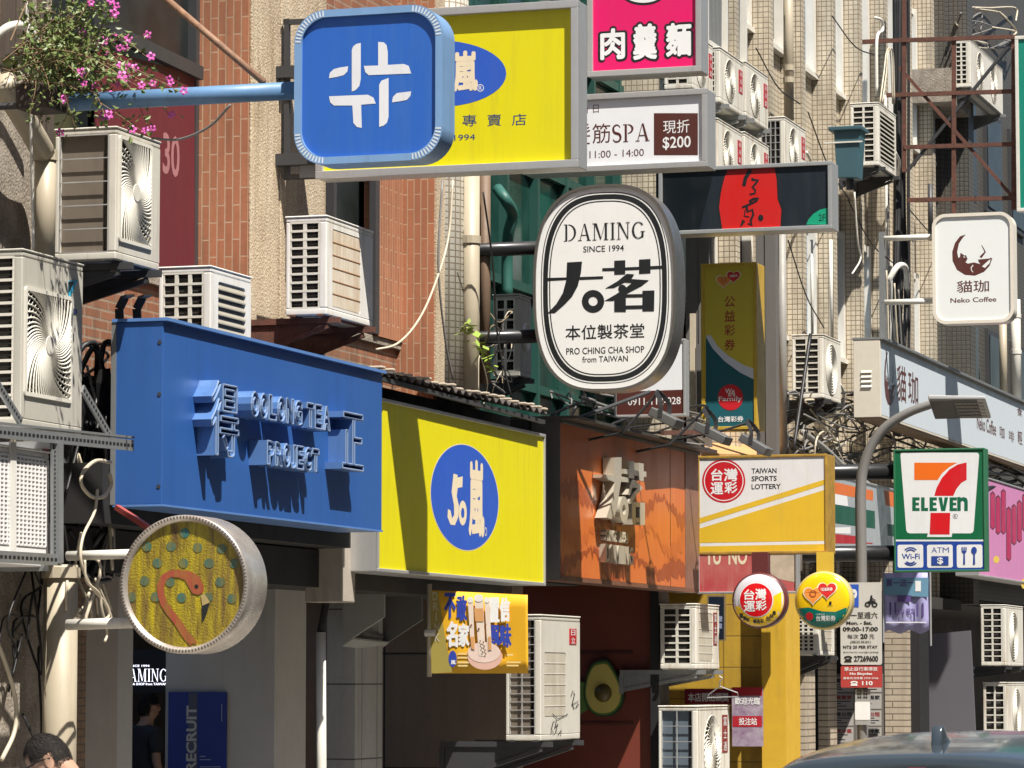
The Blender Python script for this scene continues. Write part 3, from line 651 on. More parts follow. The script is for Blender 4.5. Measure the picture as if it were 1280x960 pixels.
def raised(nm, s, F, q, depth, m_, parent, bold=.0, space=1.0, hollow=False, n0=0):
    vs, fs = text2d(s, bold, space); a0, a1, b0, b1 = q; P = [(a0 + (a1 - a0) * a, b0 + (b1 - b0) * b) for a, b in vs]
    mb = MB(); k = len(P); mb.v = [F.pt(a, b, n0) for a, b in P] + [F.pt(a, b, n0 + depth) for a, b in P]
    e = bold * (b1 - b0) if cjk(s) and not hollow else 0; P0 = P
    if e:
        for i, (dx, dy) in enumerate(((-e, 0), (e, 0), (0, -e), (0, e))):
            k2 = len(mb.v); mb.v += [F.pt(a + dx, b + dy, n0) for a, b in P0] + [F.pt(a + dx, b + dy, n0 + depth - .0004 * (i + 1)) for a, b in P0]; eb = {}
            for f in fs:
                mb.f.append(tuple(q + k + k2 for q in f))
                for q in range(len(f)): eb[(f[q], f[(q + 1) % len(f)])] = 1
            mb.f += [(k2 + q, k2 + r, k2 + r + k, k2 + q + k) for q, r in eb if (r, q) not in eb]
    ec = {}
    for f in fs:
        for i in range(len(f)):
            ed = (f[i], f[(i + 1) % len(f)]); ec[ed] = 1
    if not hollow:
        for f in fs: mb.f.append(tuple(i + k for i in f))
    for (i, j) in ec:
        if (j, i) not in ec: mb.f.append((i, j, j + k, i + k))
    o = mb.obj(nm, m_, parent)
    if hollow:
        rim = MB()
        for (i, j) in ec:
            if (j, i) not in ec and (mb.v[i] - mb.v[j]).length > 1e-5: rim.tube([mb.v[i + k], mb.v[j + k]], .0065, 4)
        rim.obj('letter_rim_glint', edge_m, o)
        so2 = o.modifiers.new('sheet', 'SOLIDIFY'); so2.thickness = .013; so2.offset = 0
    return o
F2 = FX(-7.79)
qq = lambda u0, v0, u1, v1: rect(F2, u0, v0, u1, v1)
raised('raised_character', '得', F, qq(263, 478, 297, 570), .115, let_m, t, .0, hollow=True)
raised('raised_character', '正', F, qq(427, 517, 453, 587), .115, let_m, t, .0, hollow=True)
def letters(s, u0, u1, vt0, vb0, vt1, vb1):
    n = len(s); b1 = F2.px(u0, vt0)[1]; b0 = F2.px(u0, vb0)[1]; A0, A1 = F2.px(u0, vt0)[0], F2.px(u1, vt1)[0]
    wd = {'I': .4, 'J': .7, ' ': .45}; tot = sum(wd.get(c, 1) for c in s); x = A0; k = (A1 - A0) / tot
    for c in s:
        w_ = wd.get(c, 1) * k
        if c != ' ': raised('raised_letter', c, F, (x, x + w_ * .84, b0, b1), .115, let_m, t, .045, hollow=True)
        x += w_
letters('OOLONG TEA', 313, 413, 489, 520, 508, 537); letters('PROJECT', 333, 399, 551, 580, 560, 588)

# ------------------------------------------------------------------ yellow fascia
F = FX(-8.1); q = rect(F, 470, 520, 679.5, 723); t = sign('fascia_sign', 'yellow fascia sign with a blue oval logo between blue and orange fascias', 'shop sign', F, q, .3, yel, alu_m, .022, .02)
a0, a1, b0, b1 = rect(F, 538, 556, 622.5, 687.5); cx, cy = (a0 + a1) / 2, (b0 + b1) / 2
m = MB().sheet(F, sell(cx, cy, (a1 - a0) / 2 + .012, (b1 - b0) / 2 + .006, 56), .0028); m.obj('logo_border', cream_ink, t)
m = MB().sheet(F, sell(cx, cy, (a1 - a0) / 2, (b1 - b0) / 2, 56), .0034); m.obj('logo_oval', blue_ink, t)
mp = zm(320, 480, 4); A = Art(F, .009, mp)
A.poly([(985, 448), (1006, 455), (1004, 468), (1031, 462), (1029, 515), (1006, 520), (1001, 560), (1012, 610), (1009, 665), (992, 706), (970, 703), (955, 665), (957, 625), (970, 632), (978, 672), (988, 655), (987, 605), (975, 540)])
A.ell(1031, 645, 20, 62, .42); A.text('嵐', 1062, 385, 1138, 762, .03); A.done('logo_lettering', cream_ink, t)
A = Art(F, .009, mp); A.ell(1146, 738, 6, 22, .75); A.done('registered_mark', cream_ink, t)

# ------------------------------------------------------------------ orange tea shop fascia
F = FX(-8.1); q = rect(F, 700, 549, 872, 728); a0, a1, b0, b1 = q
t = thing('fascia_sign', 'burnt orange fascia with raised cream tea shop characters', 'shop sign', ctr(F, a0, a1, b0))
org = mat('burnt_orange_sheet', (.58, .15, .03), .42, c2=(.48, .11, .026), var=.6, vs=2.5, streak=.3, sc=(.18, .05, .02), stretch=3)
MB().fbox(F, a0, a1, b0, b1, -.2, 0).obj('cabinet', org, t, bevel=.004)
grey_p = mat('grey_side_panel', (.11, .105, .10), .5, var=.35, vs=3, streak=.35)
MB().fbox(F, a0 - .016, a0 - .002, b0 - .03, b1 + .03, -.32, .004).obj('side_panel', grey_p, t)
ba = F.px(856, 600)[0]; MB().fbox(F, ba, a1 + .01, b0 - .01, b1 + .01, -.19, .006).obj('end_strip', mat('brown_grey_panel', (.22, .11, .075), .5, var=.5), t)
MB().fbox(F, a0, a1, b1, b1 + .02, -.2, .03).obj('top_edge', grey_p, t); MB().fbox(F, a0, a1, b0 - .035, b0, -.2, .01).obj('bottom_edge', mat('brown_edge', (.16, .07, .04), .5), t)
seam = F.px(838, 620)[0]; MB().fbox(F, seam - .012, seam, b0, b1, 0, .0015).obj('seam', black_ink, t)
rw = random.Random(3)
for k, (base, amp, cc) in enumerate(((.60, .05, (.36, .075, .018)), (.36, .07, (.50, .12, .025)), (.16, .05, (.32, .068, .018)))):
    top = []; n = 90
    for i in range(n + 1): a = a0 + .01 + (ba - a0 - .02) * i / n; top.append((a, b0 + (b1 - b0) * (base + amp * math.sin(i * .2 + k * 2) + (.030 * rw.uniform(-1, 1)))))
    low = [(a, b - .10 - .06 * math.sin(i * .15 + k) + .02 * math.sin(i * 1.7)) for i, (a, b) in enumerate(top)]
    MB().sheet(F, top + low[::-1], .0015 + .0005 * k).obj('ink_wave', mat('ink_wave_%d' % k, cc, .45, var=.3), t)
let2 = mat('champagne_metal', (.55, .50, .40), .3, metal=.35, var=.3)
F2 = FX(-7.99); mp = zm(640, 480, 4)
L2 = lambda pts: [F2.px(*mp(x, y)) for x, y in pts]
def slab(*polys):
    m = MB()
    for k, p in enumerate(polys): m.prism(F, L2(p), .012, .11 + .0004 * k)
    return m.obj('raised_character', let2, t)
slab([(512, 368), (548, 366), (548, 462), (585, 470), (585, 492), (545, 488), (528, 600), (510, 678), (472, 668), (500, 580), (514, 492), (463, 468), (463, 452), (512, 458)])
ring = []; ic, jc = 560, 628
m = MB().prism(F, L2([(ic + 22 * math.cos(R(10 * i)), jc - 66 * math.sin(R(10 * i))) for i in range(36)]), .012, .1115, [L2([(ic + 9 * math.cos(R(10 * i)), jc - 26 * math.sin(R(10 * i))) for i in range(36)])]); m.obj('raised_character', let2, t)
slab([(560, 424), (672, 438), (672, 466), (560, 448)], [(584, 384), (612, 388), (612, 474), (584, 468)], [(634, 394), (658, 398), (658, 486), (634, 482)], [(600, 478), (616, 480), (654, 520), (620, 556), (596, 600), (578, 596), (606, 545), (628, 520), (602, 520), (590, 556), (576, 552)],
     [(600, 590), (618, 590), (618, 704), (600, 702)], [(640, 592), (664, 594), (664, 706), (640, 704)], [(616, 592), (642, 594), (642, 616), (616, 614)], [(616, 668), (642, 670), (642, 692), (616, 690)])
def letters2(s, u0, u1, v0, v1, d):
    A0, _ = F2.px(*mp(u0, v0)); A1, _ = F2.px(*mp(u1, v0)); b1_ = F2.px(*mp(u0, v0))[1]; b0_ = F2.px(*mp(u0, v1))[1]; k = (A1 - A0) / len(s)
    for i, c in enumerate(s):
        if c != ' ': raised('raised_letter', c, F, (A0 + k * i, A0 + k * (i + .8), b0_, b1_), d, let2, t, .02)
letters2('SINCE 1994', 506, 618, 726, 782, .05); letters2('DAMING', 500, 640, 798, 890, .06)

# ------------------------------------------------------------------ lottery signs
F = FY(31.6); mp = zm(870, 560, 4); gold_fr = mat('old_gold_frame', (.45, .27, .04), .45, c2=(.22, .12, .03), var=.8, vs=9, streak=.4)
t = sign('projecting_sign', 'white and yellow sports lottery sign with red round emblem', 'shop sign', F, rect(F, 872, 569, 1034, 692), .34, mat('dirty_white_face', (.74, .73, .72), .35, var=.2, streak=.4, sc=(.5, .42, .32)), gold_fr, .022, .012)
A = Art(F, .005, mp); A.poly([(14, 352), (655, 154), (655, 180), (14, 380)]).poly([(14, 404), (655, 206), (655, 463), (14, 475)]).poly([(14, 492), (655, 480), (655, 512), (14, 518)]); A.done('yellow_stripes', ink('mustard', (.72, .46, .03)), t)
A = Art(F, .005, mp); A.ell(139, 165, 108, 109); A.done('emblem_disc', red_ink, t)
A = Art(F, .008, mp); A.ell(139, 165, 99, 100, .955)
for c, x0, y0, x1, y1 in (('台', 76, 104, 134, 164), ('灣', 140, 103, 208, 166), ('運', 74, 172, 136, 232), ('彩', 143, 170, 207, 226)): A.text(c, x0, y0, x1, y1, .025)
A.done('emblem_characters', white_ink, t)
A = Art(F, .005, mp); A.text('TAIWAN', 278, 101, 403, 127, .02); A.text('SPORTS', 278, 140, 404, 166, .02); A.text('LOTTERY', 278, 180, 424, 206, .02); A.done('lettering', black_ink, t)
def disc_sign(label, c, rx, face_m, rim_m, strut, strut_m, Y):
    F = FY(Y); cx, cy = F.px(*c); rr_ = F.px(c[0] + rx, c[1])[0] - cx
    t = thing('round_sign', label, 'shop sign', tuple(F.pt(cx, cy - rr_)))
    MB().lathe(F, (cx, cy), [(rr_ * .93, -.14), (rr_, -.12), (rr_, -.02), (rr_ * .97, .0), (rr_ * .93, .002)], 44).obj('drum', rim_m, t, smooth=True)
    pr = [(rr_ * .935, .003)] + [(rr_ * .93 * math.cos(R(a)), .003 + .05 * math.sin(R(a))) for a in (15, 30, 45, 60, 75, 87)]
    MB().lathe(F, (cx, cy), pr, 44).obj('face', face_m, t, smooth=True)
    a0, a1, b0, b1 = rect(F, *strut); MB().fbox(F, a0, a1, b0, b1, -.12, -.02).obj('strut', strut_m, t)
    return t, F, cx, cy, rr_
def dome(F, cx, cy, rr_, o=.004):          # puts flat artwork on the bulging face
    def f(p):
        q = p - F.O; a, b = q.dot(F.U) - cx, q.dot(F.V) - cy; d2 = (a * a + b * b) / (rr_ * .93) ** 2
        return p + F.N * (.05 * math.sqrt(max(0, 1 - d2)) + .003 + o - .004)
    return f
def warp(A, f, sub=0):
    A.mb.v = [f(p) for p in A.mb.v]; return A
glossy_w = mat('glossy_lilac_face', (.60, .58, .62), .12, var=.05); glossy_y = mat('glossy_yellow_face', (.80, .52, .01), .15, var=.05)
maroon = mat('maroon_rim', (.12, .03, .03), .35); gold_rim = mat('pale_gold_rim', (.70, .56, .22), .3, metal=.2)
def disc_poly(cx, cy, r, k=40): return [(cx + r * math.cos(2 * math.pi * i / k), cy + r * math.sin(2 * math.pi * i / k)) for i in range(k)]
def dome_fill(F, pts2, f, n=14):          # a filled shape split into a fine grid of small cells so that it follows the dome
    import bmesh
    bm = bmesh.new(); vs = [bm.verts.new((a, b, 0)) for a, b in pts2]; bm.faces.new(vs)
    lo = [min(p[i] for p in pts2) for i in (0, 1)]; hi = [max(p[i] for p in pts2) for i in (0, 1)]
    for ax in (0, 1):
        for k in range(1, n):
            c = [0, 0, 0]; c[ax] = lo[ax] + (hi[ax] - lo[ax]) * k / n; no = [0, 0, 0]; no[ax] = 1
            bmesh.ops.bisect_plane(bm, geom=bm.verts[:] + bm.edges[:] + bm.faces[:], plane_co=c, plane_no=no)
    bmesh.ops.triangulate(bm, faces=bm.faces[:]); bm.normal_update()
    for fc in bm.faces:
        if fc.normal.z < 0: fc.normal_flip()
    bm.verts.index_update(); m = MB(); m.add([f(F.pt(v.co.x, v.co.y, .004)) for v in bm.verts], [tuple(v.index for v in fc.verts) for fc in bm.faces]); bm.free(); return m
t, F, cx, cy, rr_ = disc_sign('round glossy sign with red sports lottery disc under the lottery sign', mp(314, 762), 34.2, glossy_w, maroon, (939, 690, 959, 722), maroon, 31.5)
r9 = rr_ * .925
yb = [(cx + r9 * math.cos(R(a)), cy + r9 * math.sin(R(a))) for a in range(-170, 21, 5)] + [(cx + r9 * .45, cy + r9 * .05), (cx, cy - r9 * .28), (cx - r9 * .5, cy - r9 * .3)]
dome_fill(F, yb, dome(F, cx, cy, rr_, .002)).obj('yellow_lower_part', glossy_y, t, smooth=True)
dx, dy = F.px(*mp(307, 760)); dome_fill(F, disc_poly(dx, dy, rr_ * .63), dome(F, cx, cy, rr_, .004)).obj('red_disc_border', mat('glossy_white_ring', (.72, .7, .7), .15), t)
dome_fill(F, disc_poly(dx, dy, rr_ * .595), dome(F, cx, cy, rr_, .0055)).obj('red_disc', mat('glossy_red', (.62, .008, .015), .12), t)
A = Art(F, .004, mp)
for c, x0, y0, x1, y1 in (('台', 246, 708, 300, 760), ('灣', 304, 704, 358, 760), ('運', 246, 766, 302, 818), ('彩', 306, 764, 360, 812)): A.text(c, x0, y0, x1, y1, .025)
warp(A, dome(F, cx, cy, rr_, .008)); A.done('disc_characters', white_ink, t)
A = Art(F, .004, mp)
for s_, x0, y0, x1, y1 in (('運', 218, 828, 240, 852), ('動', 240, 842, 258, 864), ('彩', 256, 850, 274, 870), ('樂', 290, 856, 308, 878), ('透', 308, 856, 324, 878), ('彩', 326, 854, 344, 876), ('刮', 356, 842, 374, 864), ('刮', 374, 830, 390, 850), ('樂', 388, 814, 404, 836)): A.text(s_, x0, y0, x1, y1, .03)
warp(A, dome(F, cx, cy, rr_, .006)); A.done('rim_lettering', black_ink, t)
t, F, cx, cy, rr_ = disc_sign('round yellow and green sign with two hearts under the lottery sign', mp(635, 763), 36, glossy_y, gold_rim, (1020, 690, 1039, 722), mat('yellow_strut', (.68, .46, .05), .4), 31.5)
r9 = rr_ * .925
gb = [(cx + r9 * math.cos(R(a)), cy + r9 * math.sin(R(a))) for a in range(-163, -10, 5)] + [(cx + r9 * .5, cy - r9 * .42), (cx, cy - r9 * .40), (cx - r9 * .5, cy - r9 * .25)]
dome_fill(F, gb, dome(F, cx, cy, rr_, .002)).obj('green_lower_part', mat('glossy_green', (.005, .16, .12), .15), t, smooth=True)
def heart(x, y, s_): return [(x + s_ * (16 * math.sin(a) ** 3) / 16, y - s_ * (13 * math.cos(a) - 5 * math.cos(2 * a) - 2 * math.cos(3 * a) - math.cos(4 * a)) / 16) for a in [2 * math.pi * i / 40 for i in range(40)]]
def hearts(F, mp, h1, h2, ts, t, wf=None, white=True):
    for nm, m_, n_, sh in (('heart_outline', ink('pale_heart', (.78, .72, .5)), .005, ((h1[0], h1[1], h1[2] * 1.14), (h2[0], h2[1], h2[2] * 1.14))), ('orange_heart', ink('orange', (.78, .27, .05)), .007, (h1,)), ('red_heart', ink('heart_red', (.60, .02, .02)), .0095, (h2,))):
        A = Art(F, n_, mp); [A.poly(heart(*h)) for h in sh]
        if wf: warp(A, wf)
        A.done(nm, m_, t)
    A = Art(F, .0115, mp); A.ell(h1[0], h1[1] - h1[2] * .15, h1[2] * .38, h1[2] * .38, .72, 20)
    if wf: warp(A, wf)
    A.done('heart_swirl', ink('rust_line', (.45, .09, .02)), t)
    A = Art(F, .0125, mp); A.text('公益彩券', h2[0] - h2[2] * .62, h2[1] - h2[2] * .28, h2[0] + h2[2] * .62, h2[1] + h2[2] * .12, .02)
    if wf: warp(A, wf)
    A.done('heart_text', white_ink, t)
hearts(F, mp, (592, 735, 46), (662, 710, 44), None, t, dome(F, cx, cy, rr_, .008))
A = Art(F, .004, mp); A.text('台灣彩券', 606, 838, 702, 866, .02); A.text('中華信託', 606, 828, 650, 835); warp(A, dome(F, cx, cy, rr_, .005)); A.done('lettering', white_ink, t)
A = Art(F, .004, mp); A.ell(572, 842, 20, 20); warp(A, dome(F, cx, cy, rr_, .005)); A.done('red_dot', red_ink, t)
A = Art(F, .004, mp); A.rect(672, 768, 684, 784); A.text('歡迎', 664, 786, 690, 792); warp(A, dome(F, cx, cy, rr_, .005)); A.done('small_mark', black_ink, t)
# faded red board under the lottery sign
F = FY(32.6); t = sign('shop_board', 'faded red board behind the round lottery signs', 'shop board', F, rect(F, 872, 688, 997, 742), .12, mat('faded_red', (.45, .06, .07), .5, c2=(.55, .2, .17), var=.6, vs=3, streak=.5, sc=(.5, .38, .28)), alu_m, .02, .015)
A = Art(F, .005); A.poly([(959, 694), (994, 692), (994, 728), (966, 722), (959, 705)]); A.done('peeled_patch', mat('peeled_paper', (.55, .45, .34), .7, var=.7, vs=9), t)
A = Art(F, .006); A.text('YU  NO', 881, 684, 934, 706, .03); A.done('cropped_lettering', cream_ink, t)
# upright lottery banner sign
F = FY(32.5); mp = zm(850, 420, 5.565)
gold_b = mat('gold_sign_frame', (.62, .40, .05), .35, metal=.2, var=.4, streak=.3)
t = sign('projecting_sign', 'tall yellow and teal lottery sign hanging above the spotlights', 'shop sign', F, rect(F, 877, 329, 946, 537), .33, mat('olive_yellow_face', (.60, .47, .04), .35, var=.15), gold_b, .03, .015)
A = Art(F, .005, mp); A.poly([(180, 5), (230, 70), (300, 140), (400, 215), (528, 268), (528, 660), (180, 655)]); A.done('teal_lower_part', ink('teal', (.01, .10, .125)), t)
A = Art(F, .008, mp); A.poly([(188, -5), (215, -5), (260, 70), (340, 140), (440, 200), (526, 232), (526, 308), (420, 255), (310, 175), (230, 90), (182, 10)]); A.done('white_curve', ink('silver_white', (.60, .62, .68)), t)
A = Art(F, .011, mp); A.ell(352, 427, 88, 90); A.done('red_disc', red_ink, t)
A = Art(F, .014, mp); A.text('We', 315, 365, 380, 400, .01); A.text('are', 335, 395, 385, 420, .01); A.text('Family', 270, 420, 432, 462, .01); A.text('台灣彩券', 266, 558, 442, 598, .02); A.done('lettering', white_ink, t)
A = Art(F, .006, zm(640, 240, 4)); [A.text(c, 1062, 520 + 72 * i, 1116, 575 + 72 * i, .01) for i, c in enumerate('公益彩券')]; A.done('red_characters', ink('deep_red', (.35, .02, .02)), t)
hearts(F, zm(640, 240, 4), (1058, 445, 34), (1108, 422, 32), None, t)

# ------------------------------------------------------------------ coffee shop signs
def cat_logo(F, mp, n, m_, t, hole_m):
    A = Art(F, n, mp)
    A.poly([(990, 212), (960, 222), (935, 255), (921, 300), (923, 345), (945, 390), (985, 415), (1035, 419), (1080, 400), (1108, 370), (1122, 332), (1112, 328), (1085, 362), (1060, 360), (1030, 352), (1000, 358), (988, 352), (998, 335), (990, 315), (982, 318), (970, 308), (962, 305), (960, 325), (952, 330), (946, 300), (955, 258), (972, 232)])
    A.poly([(1050, 338), (1112, 332), (1108, 352), (1092, 364), (1066, 364), (1054, 352)])
    A.line([(1062, 328), (1076, 312), (1086, 300), (1078, 284), (1068, 266)], 12, 3); A.done('cat_emblem', m_, t)
    A = Art(F, n + .004, mp); A.line([(1026, 366), (1016, 378), (1018, 392), (1026, 402)], 6, 3); A.poly([(1100, 345), (1114, 336), (1108, 356), (1085, 380), (1070, 372)]); A.poly([(975, 322), (988, 324), (982, 330)]); A.done('emblem_highlights', hole_m, t)
coffee_ink = ink('coffee', (.10, .028, .022))
F = FY(39.3); a0, a1, b0, b1 = rect(F, 1166, 266.5, 1267, 404)
ivory = mat('ivory_rim', (.74, .68, .58), .35, var=.2)
t = thing('projecting_sign', 'white rounded coffee sign with a brown cat on a moon', 'shop sign', ctr(F, a0, a1, b0))
MB().prism(F, rrect(a0, a1, b0, b1, .15, 8), -.24, 0).obj('cabinet', ivory, t, bevel=.006)
MB().prism(F, rrect(a0 - .002, a1 + .002, b0 - .002, b1 + .002, .15, 8), 0, .02, [rrect(a0 + .035, a1 - .035, b0 + .035, b1 - .035, .12, 8)]).obj('rim', ivory, t)
MB().sheet(F, rrect(a0 + .02, a1 - .02, b0 + .02, b1 - .02, .13, 8), .003).obj('face', mat('coffee_face', (.78, .80, .78), .35, var=.08), t)
mp = zm(960, 240, 4); cat_logo(F, mp, .006, coffee_ink, t, white_ink)
A = Art(F, .006, mp); A.text('貓珈', 944, 442, 1105, 502, .012); A.text('Neko Coffee', 912, 527, 1142, 552, .02); A.done('lettering', coffee_ink, t)
for v in (297, 377): z = PY(1140, v, 39.4).z; MB().tube([(Xy(1104, 39.4), 39.4, z), (a0 + .03, 39.4, z)], .032, 12).obj('support_arm', pvc_m, t, smooth=True)
xq = Xy(1104, 39.4); MB().box(xq - .03, xq + .03, 39.37, 39.43, PY(1104, 424, 39.4).z, PY(1104, 290, 39.4).z).obj('post', steel_m, t)
F = FX(-8.1); a0, b1 = F.px(1100, 424); b0 = F.px(1100, 521)[1]; a1 = a0 + 13
t = thing('fascia_sign', 'long pale blue coffee shop fascia with cat emblem and louvred cream end', 'shop sign', ctr(F, a0, a1, b0))
MB().fbox(F, a0, a1, b0, b1, -.31, 0).obj('cabinet', mat('ivory_box', (.66, .60, .50), .45, var=.25, streak=.25, sc=(.35, .27, .18)), t, bevel=.006)
MB().fbox(F, a0 + .04, a1 - .04, b0 + .03, b1 - .03, .0005, .002).obj('face', mat('pale_blue_face', (.60, .655, .70), .35, var=.1), t)
MB().fbox(F, a0 - .005, a1, b1, b1 + .025, -.32, .05).obj('top_cap', steel_m, t)
MB().fbox(F, a0 + .01, a1, b0 - .012, b0 - .002, -.30, -.01).obj('underside', mat('brown_underside', (.25, .17, .10), .6, var=.5, streak=.4), t)
zc = b0 + (b1 - b0) * .5; m = MB()
for k in range(4): m.hexa([(-8.32, a0 - .016, zc - .10 + k * .055), (-8.2, a0 - .016, zc - .10 + k * .055), (-8.2, a0 - .001, zc - .10 + k * .055), (-8.32, a0 - .001, zc - .10 + k * .055), (-8.32, a0 - .004, zc - .075 + k * .055), (-8.2, a0 - .004, zc - .075 + k * .055), (-8.2, a0 - .001, zc - .075 + k * .055), (-8.32, a0 - .001, zc - .075 + k * .055)])
m.obj('vent_louvre', pvc_m, t)
mpn = zm(1060, 400, 1173 / 220)
def catmap(x, y):   # the same emblem drawn stretched along the fascia
    return mpn(240 + (x - 921) * (75 / 201), 200 + (y - 212) * (360 / 207) + (x - 921) * .12)
cat_logo(F, catmap, .006, coffee_ink, t, white_ink)
A = Art(F, .006, mpn); A.text('貓', 325, 305, 386, 545, .012); A.text('珈', 400, 350, 466, 560, .012); A.text('Neko Coffee', 858, 655, 985, 750, .015)
for c, x0, y0, x1, y1 in (('咖', 1010, 710, 1042, 790), ('啡', 1072, 740, 1105, 812), ('輕', 1130, 740, 1160, 830), ('食', 1125, 585, 1160, 640)): A.text(c, x0, y0, x1, y1, .01)
A.done('lettering', coffee_ink, t)

# ------------------------------------------------------------------ convenience store signs
F = FY(36.6); mp = zm(1040, 540, 4.8); green_b = mat('green_cabinet', (.03, .16, .075), .42, var=.4, streak=.3, sc=(.12, .16, .12))
t = sign('projecting_sign', 'green convenience store sign with a big orange and red seven', 'shop sign', F, rect(F, 1117.5, 561, 1231.5, 714.5), .22, ink('store_green', (.004, .13, .05)), green_b, .018, .012)
a = lambda x0, y0, x1, y1: rect(F, *mp(x0, y0), *mp(x1, y1))
A = Art(F, .005, mp)
A.poly([(422, 124), (868, 124), (878, 128), (883, 140), (850, 590), (845, 602), (832, 608), (722, 608), (718, 630), (570, 630), (576, 608), (465, 608), (452, 602), (446, 590), (411, 140), (414, 128)]); A.done('white_badge', white_ink, t)
A = Art(F, .008, mp); A.poly([(494, 184), (752, 184), (704, 210), (662, 246), (634, 288), (494, 288)]); A.done('orange_bar', ink('store_orange', (.85, .16, .01)), t)
A = Art(F, .008, mp); A.poly([(808, 182), (808, 287), (776, 305), (748, 340), (728, 383), (614, 383), (628, 335), (660, 275), (705, 225), (755, 195)]).poly([(592, 485), (710, 485), (706, 615), (586, 615)]); A.done('red_stem', ink('store_red', (.65, .008, .015)), t)
A = Art(F, .008, mp)
x = 482
for c, w_ in (('E', 44), ('L', 42), ('E', 44), ('V', 58), ('E', 44)):
    if c == 'E': A.poly([(x, 392), (x + w_, 392), (x + w_, 410), (x + 21, 410), (x + 21, 424), (x + w_ - 4, 424), (x + w_ - 4, 440), (x + 21, 440), (x + 21, 456), (x + w_, 456), (x + w_, 474), (x, 474)])
    if c == 'L': A.poly([(x, 392), (x + 21, 392), (x + 21, 455), (x + w_, 455), (x + w_, 474), (x, 474)])
    if c == 'V': A.poly([(x, 392), (x + 22, 392), (x + 29, 445), (x + 37, 392), (x + w_, 392), (x + 41, 474), (x + 17, 474)])
    x += w_ + 9
A.poly([(752, 390), (772, 390), (772, 396), (790, 390), (808, 396), (815, 412), (815, 474), (794, 474), (794, 420), (784, 412), (773, 420), (773, 474), (752, 474)])
A.done('lettering', ink('letter_green', (.005, .13, .06)), t)
A = Art(F, .008, mp); A.ell(740, 506, 15, 15, .85); A.text('R', 734, 498, 746, 514, .01); A.done('registered_mark', black_ink, t)
A = Art(F, .005, mp); A.rect(380, 646, 914, 656); A.done('white_line', white_ink, t)
A = Art(F, .005, mp); A.rect(380, 657, 914, 832); A.done('blue_strip', ink('strip_blue', (.015, .06, .32)), t)
A = Art(F, .0075, mp); [A.rr(x0, 676, x1, 814, .022) for x0, x1 in ((394, 548), (571, 725), (749, 903))]; A.done('icon_tiles', white_ink, t)
A = Art(F, .0105, mp); A.text('Wi-Fi', 418, 730, 527, 764, .02)
for rr1, s0 in ((45, 40), (32, 40)):
    A.line([(472 + rr1 * math.cos(R(b)), 737 - rr1 * .95 * math.sin(R(b))) for b in range(s0, 181 - s0, 10)], 8); A.line([(472 + rr1 * math.cos(R(b)), 757 + rr1 * .95 * math.sin(R(b))) for b in range(s0, 181 - s0, 10)], 8)
A.text('A', 597, 692, 630, 725); A.text('T', 632, 692, 659, 725); A.text('M', 664, 692, 702, 725); A.rect(597, 745, 700, 800)
A.poly([(778, 690), (785, 690), (785, 712), (790, 712), (790, 690), (797, 690), (797, 712), (802, 712), (802, 690), (809, 690), (808, 718), (798, 730), (800, 795), (788, 795), (790, 730), (779, 718)])
A.ell(853, 711, 17, 22); A.poly([(849, 728), (858, 728), (860, 795), (847, 795)]); A.done('icons', ink('icon_blue', (.02, .06, .30)), t)
A = Art(F, .026, mp); A.text('$', 632, 752, 668, 796, .02); A.done('dollar_mark', white_ink, t)
charcoal = MATS['charcoal_tube']
for v in (590, 692): z = PY(1080, v, 36.72).z; MB().tube([(-9.6, 36.72, z), (F.px(1117, v)[0] + .03, 36.72, z)], .085, 14).obj('support_arm', charcoal, t, smooth=True)
F = FX(-8.3); mp = zm(1040, 540, 4.8); a0 = F.px(1030, 640)[0]; a1 = F.px(1126, 640)[0]; b1 = F.px(1045, 593)[1]; b0 = F.px(1045, 686)[1]
t = sign('fascia_sign', 'silver store fascia with orange green and red stripes behind the street lamp', 'shop sign', F, (a0, a1, b0, b1), .3, mat('silver_face', (.50, .53, .56), .25, metal=.3, var=.3, streak=.3), alu_m, .02, .015)
A = Art(F, .005, mp); A.poly([(-40, 288), (245, 352), (245, 412), (-40, 360)]).poly([(310, 350), (370, 360), (370, 450), (322, 440)]); A.done('orange_stripe', ink('stripe_orange', (.70, .16, .03)), t)
A = Art(F, .005, mp); A.poly([(-40, 360), (90, 385), (95, 445), (-40, 425)]).poly([(-40, 575), (110, 570), (110, 610), (-40, 605)]); A.done('white_stripe', white_ink, t)
A = Art(F, .005, mp); A.poly([(-40, 425), (255, 475), (258, 580), (-40, 540)]).poly([(330, 552), (372, 556), (372, 628), (334, 622)]); A.done('green_stripe', ink('stripe_green', (.01, .09, .055)), t)
A = Art(F, .005, mp); A.poly([(-40, 605), (150, 625), (150, 660), (240, 665), (245, 672), (-40, 668)]); A.done('red_stripe', ink('stripe_red', (.42, .015, .025)), t)
# pink painted awning board with dripping paint
F = FX(-8.2); a0 = F.px(1222, 660)[0]; a1 = a0 + 14; b1 = F.px(1238, 598)[1]; b0 = F.px(1238, 722)[1]
t = sign('fascia_sign', 'pink painted fascia with magenta drips beyond the convenience store', 'shop sign', F, (a0, a1, b0, b1), .3, mat('pink_paint', (.60, .22, .42), .5, var=.5, c2=(.42, .22, .42)), alu_m, .02, .015)
mpp = zm(1040, 540, 4.8)
A = Art(F, .005, mpp); rw = random.Random(4)
x = 948
while x < 1180:
    w_ = 30; y0 = 370 + rw.uniform(-30, 90) + (x - 950) * .1; y1 = y0 + rw.uniform(190, 330)
    A.poly([(x, y0), (x + w_ * .5, y0 - 14), (x + w_, y0 + 4), (x + w_, y1), (x + w_ * .5, y1 + 16), (x, y1)]); x += w_ + 2
A.done('paint_drips', ink('drip_outline', (.10, .01, .03)), t)
